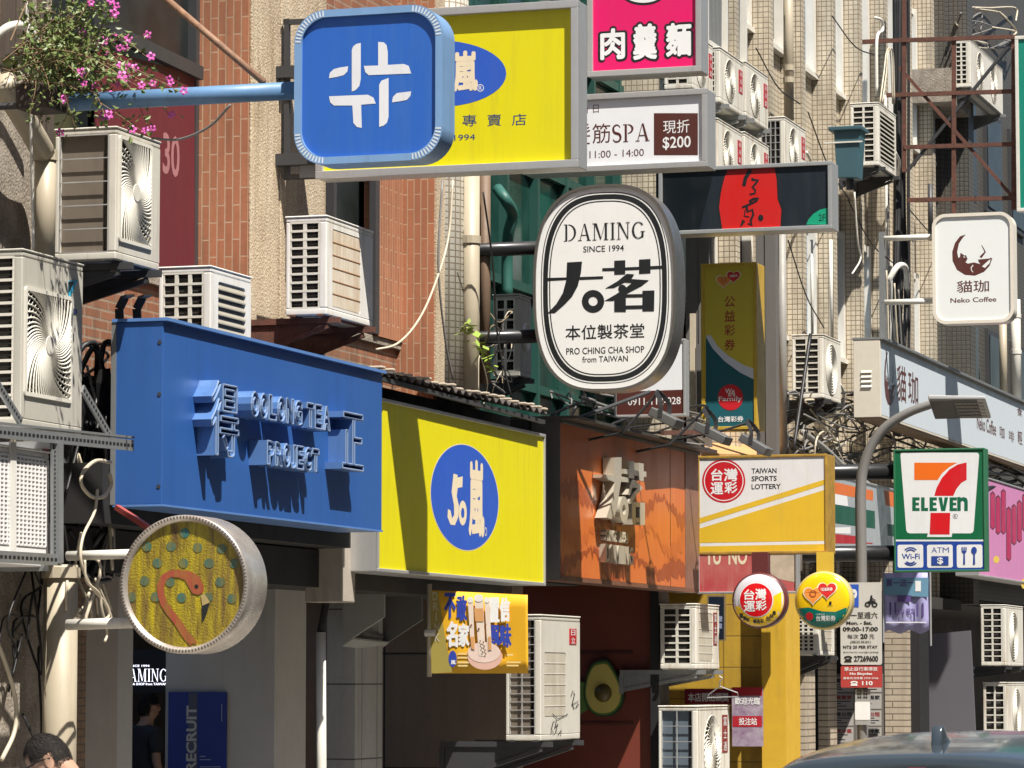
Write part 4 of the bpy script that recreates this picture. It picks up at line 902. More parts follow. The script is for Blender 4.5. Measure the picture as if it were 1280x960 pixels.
A2 = Art(F, .009, mpp); rw = random.Random(4); x = 948
while x < 1180:
    w_ = 30; y0 = 370 + rw.uniform(-30, 90) + (x - 950) * .1; y1 = y0 + rw.uniform(190, 330)
    A2.poly([(x + 3, y0 + 8), (x + w_ * .5, y0 - 4), (x + w_ - 3, y0 + 10), (x + w_ - 3, y1 - 6), (x + w_ * .5, y1 + 8), (x + 3, y1 - 6)]); x += w_ + 2
A2.done('paint_drips', ink('drip', (.46, .015, .10)), t)
A = Art(F, .005, mpp); A.ell(985, 765, 18, 22); A.ell(962, 500, 10, 30); A.ell(1148, 910, 14, 30); A.done('yellow_spots', ink('spot_yellow', (.78, .55, .08)), t)

# ------------------------------------------------------------------ round flamingo sign
F = FY(17.6); mp = zm(140, 630, 4.8); cx, cy = F.px(*mp(440, 482)); rr_ = F.px(*mp(828, 482))[0] - cx
chrome = mat('tarnished_chrome', (.74, .68, .61), .30, metal=.7, c2=(.40, .31, .24), var=.7, vs=7, streak=.5, sc=(.1, .07, .05))
t = thing('round_sign', 'round gold flamingo sign with teal dots in a chrome drum', 'shop sign', tuple(F.pt(cx, cy - rr_)))
MB().lathe(F, (cx, cy), [(rr_ * .96, -.26), (rr_, -.25), (rr_, -.0), (rr_, .02), (rr_ * .985, .03), (rr_ * .93, .028), (rr_ * .90, .0), (rr_ * .89, -.004)], 64).obj('drum', chrome, t, smooth=True)
gold = mat('gold_foil_weave', (.42, .33, .010), .45, c2=(.09, .045, .012), var=1, vs=26, stretch=7, streak=.9, edge=.5, sc=(.10, .05, .03), bump=.5)
MB().lathe(F, (cx, cy), [(rr_ * .91, -.006), (rr_ * .9, .001)], 64).obj('face', gold, t)
m = MB()
for k in range(120):
    b = 2 * math.pi * k / 120; d = Vector((math.cos(b), math.sin(b))); n_ = Vector((-d.y, d.x)) * .0035
    m.sheet(F, [tuple(Vector((cx, cy)) + d * rr_ * .94 - n_), tuple(Vector((cx, cy)) + d * rr_ * .985 - n_), tuple(Vector((cx, cy)) + d * rr_ * .985 + n_), tuple(Vector((cx, cy)) + d * rr_ * .94 + n_)], .0315)
m.obj('rim_ribs', mat('dark_rib', (.10, .08, .065), .5), t)
A = Art(F, .006, mp)
for x, y in ((437, 174), (355, 255), (515, 262), (660, 268), (585, 356), (735, 356), (275, 355), (430, 355), (198, 462), (350, 468), (650, 468), (120, 558), (262, 558), (420, 562), (578, 560), (722, 568), (210, 255)): A.ell(x, y, 29, 29, 0, 24)
A.done('teal_dots', mat('teal_print', (.012, .12, .11), .5, c2=(.20, .15, .02), var=1, vs=30, stretch=6, streak=.6, sc=(.09, .06, .02), edge=.5), t)
A = Art(F, .011, mp)
A.line([(488, 835), (455, 800), (425, 755), (390, 700), (345, 645), (315, 600), (297, 545), (294, 490), (312, 445), (345, 422), (390, 412), (440, 422)], 46, 40)
A.poly([(375, 398), (430, 395), (490, 410), (530, 440), (552, 490), (550, 530), (520, 545), (485, 535), (465, 500), (440, 455), (400, 440), (370, 440)]); A.poly([(452, 770), (490, 795), (515, 838), (460, 836)]); A.done('flamingo', mat('flamingo_print', (.34, .045, .035), .5, c2=(.26, .13, .02), var=.9, vs=30, stretch=6, streak=.5, sc=(.12, .04, .02), edge=.5), t)
A = Art(F, .016, mp); A.poly([(535, 545), (560, 540), (590, 590), (545, 610)]); A.done('beak_base', mat('beak_print', (.4, .3, .12), .5), t)
A = Art(F, .017, mp); A.poly([(540, 612), (588, 598), (570, 660), (545, 712)]); A.ell(509, 495, 12, 12); A.done('beak_and_eye', black_ink, t)
for v, u0 in ((692, 84), (778, 84)):
    p0 = PY(u0, v + 3, 17.75); MB().tube([(p0.x, 17.75, p0.z), (cx - rr_ * .8, 17.75, PY(160, v, 17.75).z)], .026 if v < 700 else .03, 12).obj('support_arm', pvc_m, t, smooth=True)

# ------------------------------------------------------------------ posters, lit sign, banner
F = FY(22.67); q = rect(F, 210, 865, 283, 1010); a0, a1, b0, b1 = q
t = thing('recruitment_poster', 'dark blue recruitment poster on the grey shop wall', 'poster', ctr(F, a0, a1, b0))
MB().fbox(F, a0, a1, b0, b1, -.01, .001).obj('board', mat('royal_blue_print', (.012, .03, .22), .4), t)
A = Art(F, .007); A.rect(236, 866, 247, 1005); A.done('grey_band', mat('grey_print', (.07, .08, .12), .45), t)
def vtext(A, s_, x0, y0, x1, y1, bold=0):      # reads upwards
    a0, a1, b0, b1 = A.box(x0, y0, x1, y1); vs, fs = text2d(s_, bold); A.mb.add([A.F.pt(a1 - (a1 - a0) * b, b0 + (b1 - b0) * a, A.n) for a, b in vs], fs); return A
A = Art(F, .011); vtext(A, 'RECRUIT', 233, 882, 246, 964, .03); A.done('lettering', mat('pale_grey_print', (.42, .42, .42), .45), t)
A = Art(F, .009); [A.rect(250, y, 250 + w_, y + 1) for y, w_ in ((945, 7), (949, 14), (958, 26))]; A.rect(277, 880, 278, 902); A.done('small_print', mat('pale_blue_print', (.3, .34, .5), .45), t)
F = FY(23.8); q = rect(F, 160, 812, 216, 866); a0, a1, b0, b1 = q
t = thing('lit_sign', 'black lit tea shop sign glowing white inside the dark shop', 'lit sign', ctr(F, a0, a1, b0))
MB().fbox(F, a0, a1, b0, b1, -.06, 0).obj('panel', black_m, t)
glow = mat('lit_letters', (.85, .88, 1.0), .5, emit=1.1, var=0)
A = Art(F, .004); A.serif('DAMING', 152, 836, 209, 852, .1); A.text('SINCE 1994', 160, 831, 187, 833.6, .02); A.text('CHA SHOP from TAIWAN', 160, 853.5, 209, 856.5, .02); A.done('glowing_lettering', glow, t)
F = FY(24.3); mp = zm(530, 720, 7.386); a0, a1, b0, b1 = rect(F, 537, 741, 660, 841)
t = thing('hanging_banner', 'yellow drinks banner with three cups hanging below the yellow fascia', 'banner', ctr(F, a0, a1, b0))
amber = mat('amber_cloth', (.78, .42, .015), .6, var=.1)
nx, nz = 34, 6; m = MB()
wav = lambda a, b: .012 * math.sin((a - a0) / (a1 - a0) * 7 + b * 3)
P = [Vector(p) for p in ()]
bt = lambda a: (F.px(*mp(60 + 900 * (a - a0) / (a1 - a0), 130 + 45 * (a - a0) / (a1 - a0)))[1]); bb = lambda a: F.px(*mp(60 + 900 * (a - a0) / (a1 - a0), 900))[1]
for i in range(nx + 1):
    a = a0 + .02 + (a1 - a0 - .02) * i / nx
    for j in range(nz + 1): b = bb(a) + (bt(a) - bb(a)) * j / nz; m.v.append(F.pt(a, b, wav(a, b)))
for i in range(nx):
    for j in range(nz): k = i * (nz + 1) + j; m.f.append((k, k + nz + 1, k + nz + 2, k + 1))
cl = m.obj('cloth', amber, t, smooth=True); so_ = cl.modifiers.new('solid', 'SOLIDIFY'); so_.thickness = .003; so_.offset = -1
def bart(nm, m_, n_, fn):
    A = Art(F, n_ + .013, mp, True); fn(A); A.done(nm, m_, t)
bart('olive_edge', mat('olive_print', (.34, .27, .06), .6), .003, lambda A: A.poly([(60, 140), (135, 140), (175, 400), (215, 640), (270, 890), (75, 900)]))
bart('blue_characters', mat('blue_print', (.03, .06, .38), .5), .004, lambda A: (A.text('不', 195, 158, 300, 390, .03), A.text('敢', 308, 180, 402, 412, .03), A.text('風', 618, 455, 708, 640, .03), A.text('味', 712, 440, 812, 660, .03), A.ell(272, 765, 38, 75)))
bart('white_characters', white_ink, .004, lambda A: (A.text('置', 608, 200, 702, 425, .035), A.text('信', 708, 200, 798, 420, .035), A.text('名', 216, 420, 318, 655, .035), A.text('家', 326, 440, 424, 650, .035), A.text('50', 250, 715, 298, 770, .05), A.text('嵐', 255, 775, 300, 815, .05)))
bart('podium', mat('pink_print', (.72, .45, .36), .5), .006, lambda A: (A.ell(570, 745, 160, 120),))
bart('podium_top', mat('pale_pink_print', (.78, .60, .52), .5), .0075, lambda A: (A.ell(562, 705, 150, 95),))
bart('cups', mat('cup_print', (.76, .64, .54), .5), .009, lambda A: (A.poly([(412, 215), (462, 215), (478, 690), (442, 680)]), A.poly([(474, 195), (554, 195), (578, 745), (516, 735)]), A.poly([(566, 215), (612, 215), (636, 690), (596, 695)])))
bart('cup_tops', mat('cup_top_print', (.80, .76, .72), .5), .0115, lambda A: (A.ell(437, 222, 26, 26), A.ell(514, 205, 42, 34), A.ell(589, 222, 25, 26)))
bart('tea_layers', mat('tea_print', (.66, .34, .13), .5), .0125, lambda A: (A.poly([(472, 300), (556, 300), (562, 420), (484, 420)]), A.poly([(440, 560), (472, 560), (478, 680), (448, 670)]), A.poly([(602, 560), (628, 560), (634, 680), (606, 685)])))
bart('cup_marks', mat('tea_brown_print', (.20, .09, .04), .5), .014, lambda A: [A.ell(x, y, r, r) for x, y, r in [(447, 455, 9), (516, 490, 10), (579, 455, 9)]] + [A.ell(530 + (k * 37) % 52, 600 + (k * 53) % 125, 6, 8, 0, 10) for k in range(16)])
bart('small_print', mat('pale_yellow_print', (.80, .62, .25), .5), .004, lambda A: [A.rect(320, y, 320 + w_, y + 16) for y, w_ in ((710, 100), (745, 110), (790, 130), (820, 90))] + [A.rect(770, y, 770 + w_, y + 14) for y, w_ in ((720, 60), (790, 130), (820, 110))])
bart('edge_lettering', mat('grey_lettering_print', (.55, .5, .38), .5), .006, lambda A: [A.text(c, 88 + i * 5 + (17 if c == 'I' else 0), 150 + i * 95, 132 + i * 5 - (17 if c == 'I' else 0), 225 + i * 95) for i, c in enumerate('DRINK')])
p0 = F.px(536, 730); p1 = F.px(538, 846)
MB().cyl(F.pt(a0, p1[1], .005), F.pt(a0, p0[1], .005), .018, 12).obj('hanging_pole', pipe_m, t, smooth=True)
MB().cyl(F.pt(a0 - .03, (b0 + b1) / 2, .005), F.pt(a0 + .05, (b0 + b1) / 2, .005), .028, 10).obj('clamp', pvc_m, t)
# avocado sign on the dark red wall
F = FY(30.96); mp = zm(640, 720, 4); A_ = [(460, 418), (485, 420), (515, 460), (545, 520), (565, 580), (558, 640), (525, 685), (480, 702), (430, 698), (390, 665), (368, 610), (368, 550), (385, 480), (415, 432)]
def loop(pts, k=1.0):
    c = Vector((465, 575)); q = smooth_path([(*p, 0) for p in pts] + [(*pts[0], 0)], 4)[:-1]
    return [F.px(*mp(c.x + (p.x - c.x) * k, c.y + (p.y - c.y) * k)) for p in q]
cx, cy = F.px(*mp(465, 560)); t = thing('avocado_sign', 'avocado shaped wall sign on the dark red wall', 'wall sign', tuple(F.pt(cx, cy - .2)))
MB().prism(F, loop(A_), 0, .05).obj('skin', mat('dark_green_board', (.02, .05, .02), .5), t)
MB().prism(F, loop(A_, .93), .05, .056).obj('rind', mat('green_rind', (.10, .20, .04), .5), t)
MB().prism(F, loop(A_, .86), .056, .062).obj('flesh', mat('yellow_flesh', (.55, .46, .12), .5), t)
px_, py_ = F.px(*mp(465, 585)); rp = F.px(*mp(508, 585))[0] - px_
MB().lathe(F, (px_, py_), [(rp * 1.02, .062)] + [(rp * math.cos(R(a)), .063 + .05 * math.sin(R(a))) for a in (10, 30, 50, 70, 86)], 28).obj('stone', mat('brown_stone', (.10, .075, .02), .4), t, smooth=True)
MB().prism(F, [F.px(*mp(*p)) for p in ((340, 525), (372, 535), (368, 610), (385, 665), (345, 690))], 0, .045).obj('half_slice', MATS['green_rind'], t)

# ------------------------------------------------------------------ street lamp with parking signs
YL = 34.2; bx = Xy(1075, YL)
lamp_m = mat('painted_lamp_pole', (.26, .25, .235), .5, metal=.3, var=.4, streak=.3)
t = thing('street_lamp', 'grey curved street lamp with a flat rectangular head', 'street lamp', (bx, YL, .13))
path = [(1076, 1250), (1076, 900), (1076, 700), (1075.5, 620), (1078, 590), (1088, 560), (1106, 535), (1135, 516), (1168, 504)]
pp = [PY(u, v, YL) for u, v in path]; pp[0] = Vector((bx, YL, .13)); pp[1] = Vector((bx, YL, pp[1].z)); pp[2] = Vector((bx, YL, pp[2].z))
MB().tube(pp[:3] + smooth_path(pp[3:], 6), .056, 16, True, .042).obj('pole', lamp_m, t, smooth=True)
MB().tube([(bx, YL, .13), (bx, YL, .16)], .14, 16).obj('base_plate', lamp_m, t)
h0, h1 = PY(1165, 503, YL), PY(1236, 503, YL)
YA, YB = YL - .20, YL + .12
hm = MB().hexa([(h0.x, YA, h0.z + .015), (h1.x, YA, h1.z + .015), (h1.x, YB, h1.z - .15), (h0.x, YB, h0.z - .15), (h0.x, YA, h0.z + .06), (h1.x, YA, h1.z + .05), (h1.x, YB, h1.z - .10), (h0.x, YB, h0.z - .10)])
hd = hm.obj('lamp_head', mat('pale_grey_lamp', (.5, .5, .49), .45, var=.2), t, bevel=.01)
FU = Frame((0, YA, h0.z + .015), (1, 0, 0), (0, -.32, .165), (0, -.165, -.32)); hl = .36; dz_ = (h1.z - h0.z) * .9
MB().fbox(FU, h0.x + .01, h0.x + .24, -hl + .01, -.012, .003, .012).obj('driver_cover', mat('dark_taupe', (.07, .065, .058), .5), hd)
lens = MB().fbox(FU, h0.x + .245, h1.x - .008, -hl + .01, -.012, .004, .010).obj('lens_panel', mat('dark_lens', (.06, .055, .05), .4), hd)
m = MB(); nx_ = 12
for i in range(nx_):
    for j in range(5):
        a = h0.x + .26 + (h1.x - h0.x - .285) * i / nx_; b = -hl + .03 + (hl - .06) * j / 5; m.fbox(FU, a, a + .016, b, b + .03, .010, .014)
m.obj('led_lenses', mat('led_lens', (.22, .20, .16), .3), lens)
F = FY(YL - .1); mp = zm(980, 720, 4.57); a0, a1, b0, b1 = rect(F, 1050.5, 728, 1102, 831)
t = thing('parking_sign', 'grey white motorcycle parking fee sign on the lamp pole', 'street sign', ctr(F, a0, a1, b0))
MB().prism(F, rrect(a0, a1, b0, b1, .02, 4), -.012, 0).obj('plate', mat('grey_white_plate', (.55, .54, .51), .5, var=.2, streak=.35, sc=(.3, .25, .18)), t)
A = Art(F, .004, mp); A.rect(330, 48, 427, 178); A.done('blue_square', blue_ink, t)
A = Art(F, .007, mp); A.text('P', 385, 75, 418, 160, .05); A.done('parking_letter', white_ink, t)
A = Art(F, .004, mp)
A.text('週一至週六', 340, 206, 535, 243, .012); A.text('Mon. - Sat.', 356, 258, 504, 278, .03); A.text('09:00-17:00', 336, 291, 537, 316, .035); A.text('每次', 362, 333, 425, 358, .01); A.text('20', 436, 330, 478, 359, .04); A.text('元', 488, 333, 516, 358, .01)
A.text('(隔日另計)', 378, 369, 496, 387, .01); A.text('NT$ 20 PER STAY', 338, 397, 536, 417, .03); A.text('(Extra fee for overnight parking)', 338, 430, 540, 442, .01); A.text('27269600', 400, 455, 538, 490, .035)
A.poly([(342, 470), (346, 460), (362, 456), (375, 456), (388, 462), (390, 472), (376, 472), (374, 466), (358, 466), (356, 472)]).poly([(352, 474), (380, 474), (388, 492), (344, 492)])
A.ell(478, 162, 17, 15, .5, 20); A.ell(518, 164, 17, 15, .5, 20); A.poly([(470, 150), (490, 140), (494, 118), (504, 116), (506, 140), (524, 146), (524, 158), (480, 160)]); A.ell(500, 116, 6, 7, 0, 12); A.line([(500, 124), (524, 140)], 5)
A.done('lettering', black_ink, t)
a0, a1, b0, b1 = rect(F, 1051, 832.5, 1102.5, 859.5)
t = thing('prohibition_sign', 'small red no bicycles sign under the parking sign', 'street sign', ctr(F, a0, a1, b0))
MB().prism(F, rrect(a0, a1, b0, b1, .012, 4), -.012, 0).obj('plate', mat('faded_red_plate', (.42, .045, .04), .5, var=.25), t)
A = Art(F, .004, mp); A.text('禁止自行車停放', 345, 520, 535, 542, .012); A.text('No Bicycles', 376, 551, 504, 569, .03); A.text('違者依法移置 2759-2768', 338, 577, 538, 590, .01); A.text('110', 446, 600, 507, 624, .03)
A.poly([(378, 612), (384, 602), (400, 599), (418, 602), (424, 612), (412, 612), (410, 607), (392, 607), (390, 612)]).poly([(386, 613), (416, 613), (422, 627), (380, 627)]); A.done('lettering', white_ink, t)
F = FY(YL - .075); a0, a1, b0, b1 = rect(F, 1069, 862, 1088, 906)
t = thing('pole_notice', 'small grey notice tag fixed to the lamp pole', 'notice', ctr(F, a0, a1, b0))
MB().fbox(F, a0, a1, b0, b1, -.008, 0).obj('plate', mat('dull_plate', (.34, .34, .33), .5, var=.4), t)
A = Art(F, .003, mp); A.rr(406, 718, 492, 822, .012); A.done('white_label', white_ink, t)
A = Art(F, .003, mp); [A.text('停車', x, 650 + 18 * j, x + 26, 664 + 18 * j, .02) for x in (418, 452) for j in range(3)]; A.done('lettering', black_ink, t)
# notice board with sheets
F = FY(43.4); a0, a1, b0, b1 = rect(F, 1032, 842, 1104, 1010)
t = thing('notice_board', 'notice board covered in pale printed sheets behind the lamp pole', 'notice board', ctr(F, a0, a1, b0))
MB().fbox(F, a0, a1, b0, b1, -.04, 0).obj('board', mat('taupe_board', (.17, .15, .13), .6), t)
sh = mat('paper_sheet', (.46, .43, .40), .7, var=.25); prt = ink('print_red', (.30, .03, .03)); prb = ink('print_black', (.03, .03, .035)); rw = random.Random(9)
for i, u in enumerate((1036, 1071)):
    for j in range(4):
        v = 846 + j * 21; s_ = Art(F, .002); s_.rect(u, v, u + 31, v + 19); o = s_.done('sheet', sh, t)
        A = Art(F, .005); A.text(('水電維修', '專業搬家', '房屋出租', '清洗冷氣')[j], u + 2, v + 2, u + 29, v + 7.5, .03); A.done('heading', prt if (i + j) % 2 else prb, o)
        A = Art(F, .005); [A.rect(u + 2, v + 9 + 3 * k, u + rw.uniform(15, 29), v + 10.2 + 3 * k) for k in range(3)]; A.done('print_lines', prb, o)
# light blue advertising cloth
F = FY(40.5); mp = zm(980, 720, 4.57); a0, a1, b0, b1 = rect(F, 1105, 716, 1162, 790)
t = thing('hanging_banner', 'pale blue and lilac sale banner right of the parking sign', 'banner', ctr(F, a0, a1, b0))
A = Art(F, 0, mp); m = MB()
for i in range(24):
    a = a0 + (a1 - a0) * i / 23
    for j in range(6): m.v.append(F.pt(a, b0 + .02 * math.sin(i * .6) * (1 - j / 5) + (b1 - b0) * j / 5, .015 * math.sin(i * .7 + j * .2)))
for i in range(23):
    for j in range(5): k = i * 6 + j; m.f.append((k, k + 6, k + 7, k + 1))
cl = m.obj('cloth', mat('lilac_cloth', (.36, .34, .58), .6, var=.2), t, smooth=True); s_ = cl.modifiers.new('solid', 'SOLIDIFY'); s_.thickness = .004; s_.offset = -1
A = Art(F, .018, mp, True); A.poly([(572, 10), (828, 10), (826, 120), (574, 108)]); A.done('aqua_band', mat('aqua_print', (.14, .30, .42), .6), t)
A = Art(F, .021, mp, True); A.text('買一送一', 585, 18, 740, 60, .02); A.text('11', 605, 150, 642, 222, .03); A.text('11', 758, 155, 800, 232, .03); A.text('11/11 限定', 640, 185, 750, 222, .02); A.rect(650, 110, 728, 148); A.done('lettering', mat('plum_print', (.10, .06, .22), .6), t)
A = Art(F, .021, mp, True); A.rect(752, 28, 784, 88); A.rect(585, 262, 815, 268); A.done('white_panel', white_ink, t)
MB().cyl(F.pt(a0 - .01, b0 - .12, 0), F.pt(a0 - .01, b1 + .05, 0), .012, 8).obj('hanging_pole', alu_m, t); MB().cyl(F.pt(a1 + .01, b0 - .16, 0), F.pt(a1 + .01, b1 + .05, 0), .012, 8).obj('hanging_pole', alu_m, t)
# big dark panel, green sign at the edge
F = FY(44.5); m = MB(); P4 = [F.px(u, v) for u, v in ((1150, 1010), (1224, 1010), (1213, 788), (1148, 794))]
m.prism(F, P4, -.05, 0); m.one('blank_panel', mat('slate_panel', (.115, .11, .125), .55, var=.2, vs=2), 'blank slate grey panel standing in the dark shop front', 'panel')
F = FY(42.4); t = sign('projecting_sign', 'green sign edge with white frame held by the rusty lattice', 'shop sign', F, rect(F, 1270, 42, 1400, 262), .12, ink('panel_green', (.005, .22, .15)), pvc_m, .04, .02)

# prints and frames on the yellow shop wall
F = FY(32.95); mp = zm(800, 700, 1280 / 480); a0, a1, b0, b1 = rect(F, 915, 859, 954, 933)
t = thing('shop_poster', 'red and lilac poster on the yellow wall beside the lowest swirl fan unit', 'poster', ctr(F, a0, a1, b0))
MB().fbox(F, a0, a1, b0, b1, -.004, .001).obj('sheet', mat('lilac_grey_print', (.42, .36, .42), .5, c2=(.2, .1, .2), var=.9, vs=14), t)
A = Art(F, .005, mp); A.rect(307, 424, 408, 452); A.rect(309, 520, 407, 556); A.done('red_bands', mat('poster_red', (.45, .015, .03), .5), t)
A = Art(F, .008, mp); A.text('歡迎光臨', 316, 458, 400, 482, .02); A.text('投注站', 330, 526, 390, 550, .02); A.done('lettering', white_ink, t)
F = FY(33.1); a0, a1, b0, b1 = rect(F, 856, 861, 914, 880)
t = thing('shop_strip_sign', 'dark red strip sign between the two air conditioners by the yellow wall', 'shop sign', ctr(F, a0, a1, b0))
MB().fbox(F, a0, a1, b0, b1, -.02, .001).obj('board', mat('dark_strip_red', (.20, .012, .03), .5), t)
A = Art(F, .005); A.text('本店開出頭獎', 860, 866, 911, 877, .02); A.done('lettering', white_ink, t)
F = FY(33.1); a0, a1, b0, b1 = rect(F, 884, 744, 907, 801)
t = thing('framed_notice', 'dark blue framed notice on the shaded yellow wall behind the round lottery sign', 'notice', ctr(F, a0, a1, b0))
MB().fbox(F, a0, a1, b0, b1, -.02, .001).obj('frame', mat('dull_gold_frame', (.22, .16, .08), .5), t)
A = Art(F, .004); A.rect(886, 746, 905, 799); A.done('sheet', mat('ink_navy_sheet', (.012, .02, .035), .3), t)
A = Art(F, .007); [A.text(ch, 898, 770 + 9 * i, 903, 777 + 9 * i, .02) for i, ch in enumerate('營業')]; A.done('lettering', mat('pale_blue_print', (.3, .34, .5), .45), t)
# ------------------------------------------------------------------ outdoor air conditioner units
def fan_ribs(F, c, rmax, hub, n, swirl, m, z=.0, r=.0035, nn=7):
    for k in range(n):
        a0 = 2 * math.pi * k / n; pts = []
        R_ = rmax(a0 + swirl)
        for i in range(nn + 1):
            q = hub + (R_ - hub) * i / nn; a = a0 + swirl * (i / nn) ** .8
            q = min(q, rmax(a)); pts.append(F.pt(c[0] + q * math.cos(a), c[1] + q * math.sin(a), z))
        m.tube(pts, r, 4)
slat_m = mat('grey_slats', (.36, .33, .27), .5, var=.4, streak=.4)
def ac_unit(label, Xf, uc, ul, ur, vt, vb, shell, fan='swirl', side=(2, 10), hole=None, badge=None, group=None, xb=None, coil=None, wires=False, grid_m=None):
    vm = (vt + vb) / 2
    p = PX(uc, vm, Xf); Y0 = p.y; Y1 = PX(ur, vm, Xf).y; z0 = PX(uc, vb, Xf).z; z1 = PX(uc, vt, Xf).z
    Xb = xb if xb is not None else PY(ul, vm, Y0).x
    H, W, D = z1 - z0, Y1 - Y0, Xf - Xb
    t = thing('air_conditioner_unit', label, 'air conditioner', ((Xf + Xb) / 2, (Y0 + Y1) / 2, z0), group)
    gm = grid_m or grille_m
    # casing: back, top, bottom and corner posts round a recessed coil
    d_ = .022
    c = MB(); c.box(Xb + .0, Xf, Y0, Y1, z1 - .03, z1).box(Xb, Xf, Y0, Y1, z0, z0 + .045).box(Xb, Xb + .03, Y0, Y1, z0 + .045, z1 - .03)
    c.box(Xf - .05, Xf, Y0, Y0 + .05, z0 + .045, z1 - .03).box(Xb + .03, Xf - d_, Y1 - .03, Y1, z0 + .045, z1 - .03)
    c.obj('casing', shell, t, bevel=.008)
    MB().box(Xb - .006, Xf + .006, Y0 - .006, Y1 + .006, z1 + .0005, z1 + .014).obj('lid', shell, t, bevel=.006)
    MB().box(Xb + .03, Xf - .09, Y0 + .035, Y1 - .03, z0 + .045, z1 - .03).obj('coil', coil or coil_m, t)
    # side grille towards the street end
    cols, rows = side; g = MB(); x0, x1, b0, b1 = Xb + .03, Xf - .05, z0 + .045, z1 - .03
    tb = .010 if not wires else .004
    for i in range(cols + 1):
        x = x0 + (x1 - x0) * i / cols; g.box(x - tb * (1.2 if 0 < i < cols else .9), x + tb * (1.2 if 0 < i < cols else .9), Y0 + .002, Y0 + .014, b0, b1)
    for j in range(rows + 1):
        z = b0 + (b1 - b0) * j / rows; g.box(x0, x1, Y0 + .001, Y0 + (.016 if not wires else .008), z - tb * .75, z + tb * .75)
    g.obj('side_grille', gm if not wires else alu_m, t)
    if not wires:
        g = MB()
        for j in range(rows):
            z = b0 + (b1 - b0) * (j + .5) / rows; g.box(x0, x1, Y0 + .018, Y0 + .03, z - .004, z + .004)
        g.obj('side_fins', coil or coil_m, t)
    # front panel with its opening
    F = Frame((Xf, Y0, z0), (0, 1, 0), (0, 0, 1), (1, 0, 0)); fw, fh = W, H
    hx, hz, hr = hole[:3] if hole else ((.05 + (W - .05) * .42) / W, .5, min(W * .36, H * .40) / H)
    hc = (hx * W, hz * H)
    if fan in ('swirl', 'rings', 'double'): rad = hr * H
    if fan in ('square', 'blank', 'grid', 'louver'):
        ha, hb = (hole[2] * W, hole[3] * H) if hole and len(hole) == 4 else (W * .36, H * .40)
    outer = box2(.052, W - .001, .047, H - .032)
    P = MB()
    if fan == 'swirl' or fan == 'rings':
        ho = [[(hc[0] + rad * math.cos(2 * math.pi * i / 36), hc[1] + rad * math.sin(2 * math.pi * i / 36)) for i in range(36)]]
    elif fan == 'double':
        rad = min(W * .34, H * .2); cs = [(W * .42, H * .27), (W * .42, H * .72)] if H > W else [(W * .29, H * .5), (W * .71, H * .5)]
        rad = min(W * .34, H * .21) if H > W else min(W * .19, H * .42)
        ho = [[(q[0] + rad * math.cos(2 * math.pi * i / 30), q[1] + rad * math.sin(2 * math.pi * i / 30)) for i in range(30)] for q in cs]
    else: ho = [rrect(hc[0] - ha, hc[0] + ha, hc[1] - hb, hc[1] + hb, .02, 3)]
    P.prism(F, outer, -d_, -.0008, ho); P.obj('front_panel', shell, t)
    cs = cs if fan == 'double' else [hc]
    for q in cs:
        if fan in ('swirl', 'rings', 'double', 'square'):
            rr_ = rad if fan != 'square' else min(ha, hb) * .98
            f = MB(); f.lathe(F, q, [(rr_ * .24, -.10), (rr_ * .24, -.06), (rr_ * .15, -.05)], 16)
            for b in range(5):
                a = 2 * math.pi * b / 5; A0 = [(q[0] + rr_ * k * math.cos(a + w_), q[1] + rr_ * k * math.sin(a + w_)) for k, w_ in ((.2, -.2), (.9, .1), (.92, .75), (.2, .5))]
                f.add([F.pt(*A0[0], -.09), F.pt(*A0[1], -.085), F.pt(*A0[2], -.05), F.pt(*A0[3], -.06)], [(0, 1, 2, 3)])
            f.obj('fan', mat('fan_plastic', (.36, .345, .31), .5, var=.4), t)
        gr = MB()
        if fan in ('swirl', 'double'):
            fan_ribs(F, q, lambda a: rad * 1.0, rad * .2, 34 if fan == 'swirl' else 26, .9, gr, .004, max(.0042, rad * .021))
            for k in (.45, .72, 1.0): gr.tube([F.pt(q[0] + rad * k * math.cos(2 * math.pi * i / 36), q[1] + rad * k * math.sin(2 * math.pi * i / 36), .002) for i in range(37)], max(.003, rad * .012), 4)
            gr.lathe(F, q, [(rad * .22, 0), (rad * .2, .012)], 20)
        elif fan == 'rings':
            for k in [i / 9 for i in range(2, 10)]: gr.tube([F.pt(q[0] + rad * k * math.cos(2 * math.pi * i / 40), q[1] + rad * k * math.sin(2 * math.pi * i / 40), .004) for i in range(41)], max(.006, rad * .028), 4)
            for k in range(8): a = math.pi * k / 4; gr.bar(F.pt(*q, .002), F.pt(q[0] + rad * math.cos(a), q[1] + rad * math.sin(a), .002), .008, .006, (1, 0, 0))
            gr.lathe(F, q, [(rad * .2, 0), (rad * .18, .012)], 20)
        elif fan == 'square':
            bx_ = lambda a: min(ha / max(1e-4, abs(math.cos(a))), hb / max(1e-4, abs(math.sin(a))))
            fan_ribs(F, q, bx_, .05, 60, .85, gr, .008, .0052, 12)
            for k in range(1, 12): 
                rr_ = ha * k / 8.5; pts = []
                for i in range(49):
                    a = 2 * math.pi * i / 48; e = min(rr_, bx_(a)); pts.append(F.pt(q[0] + e * math.cos(a), q[1] + e * math.sin(a), .004))
                gr.tube(pts, .0022, 4)
            gr.lathe(F, q, [(.055, .002), (.05, .016)], 20); gr.prism(F, rrect(q[0] - ha - .02, q[0] + ha + .02, q[1] - hb - .02, q[1] + hb + .02, .02, 3), -.001, .012, [rrect(q[0] - ha, q[0] + ha, q[1] - hb, q[1] + hb, .015, 3)])
        elif fan == 'blank':
            gr.prism(F, rrect(q[0] - ha * .98, q[0] + ha * .98, q[1] - hb * .98, q[1] + hb * .98, .018, 3), -.012, -.004)
        elif fan == 'grid':
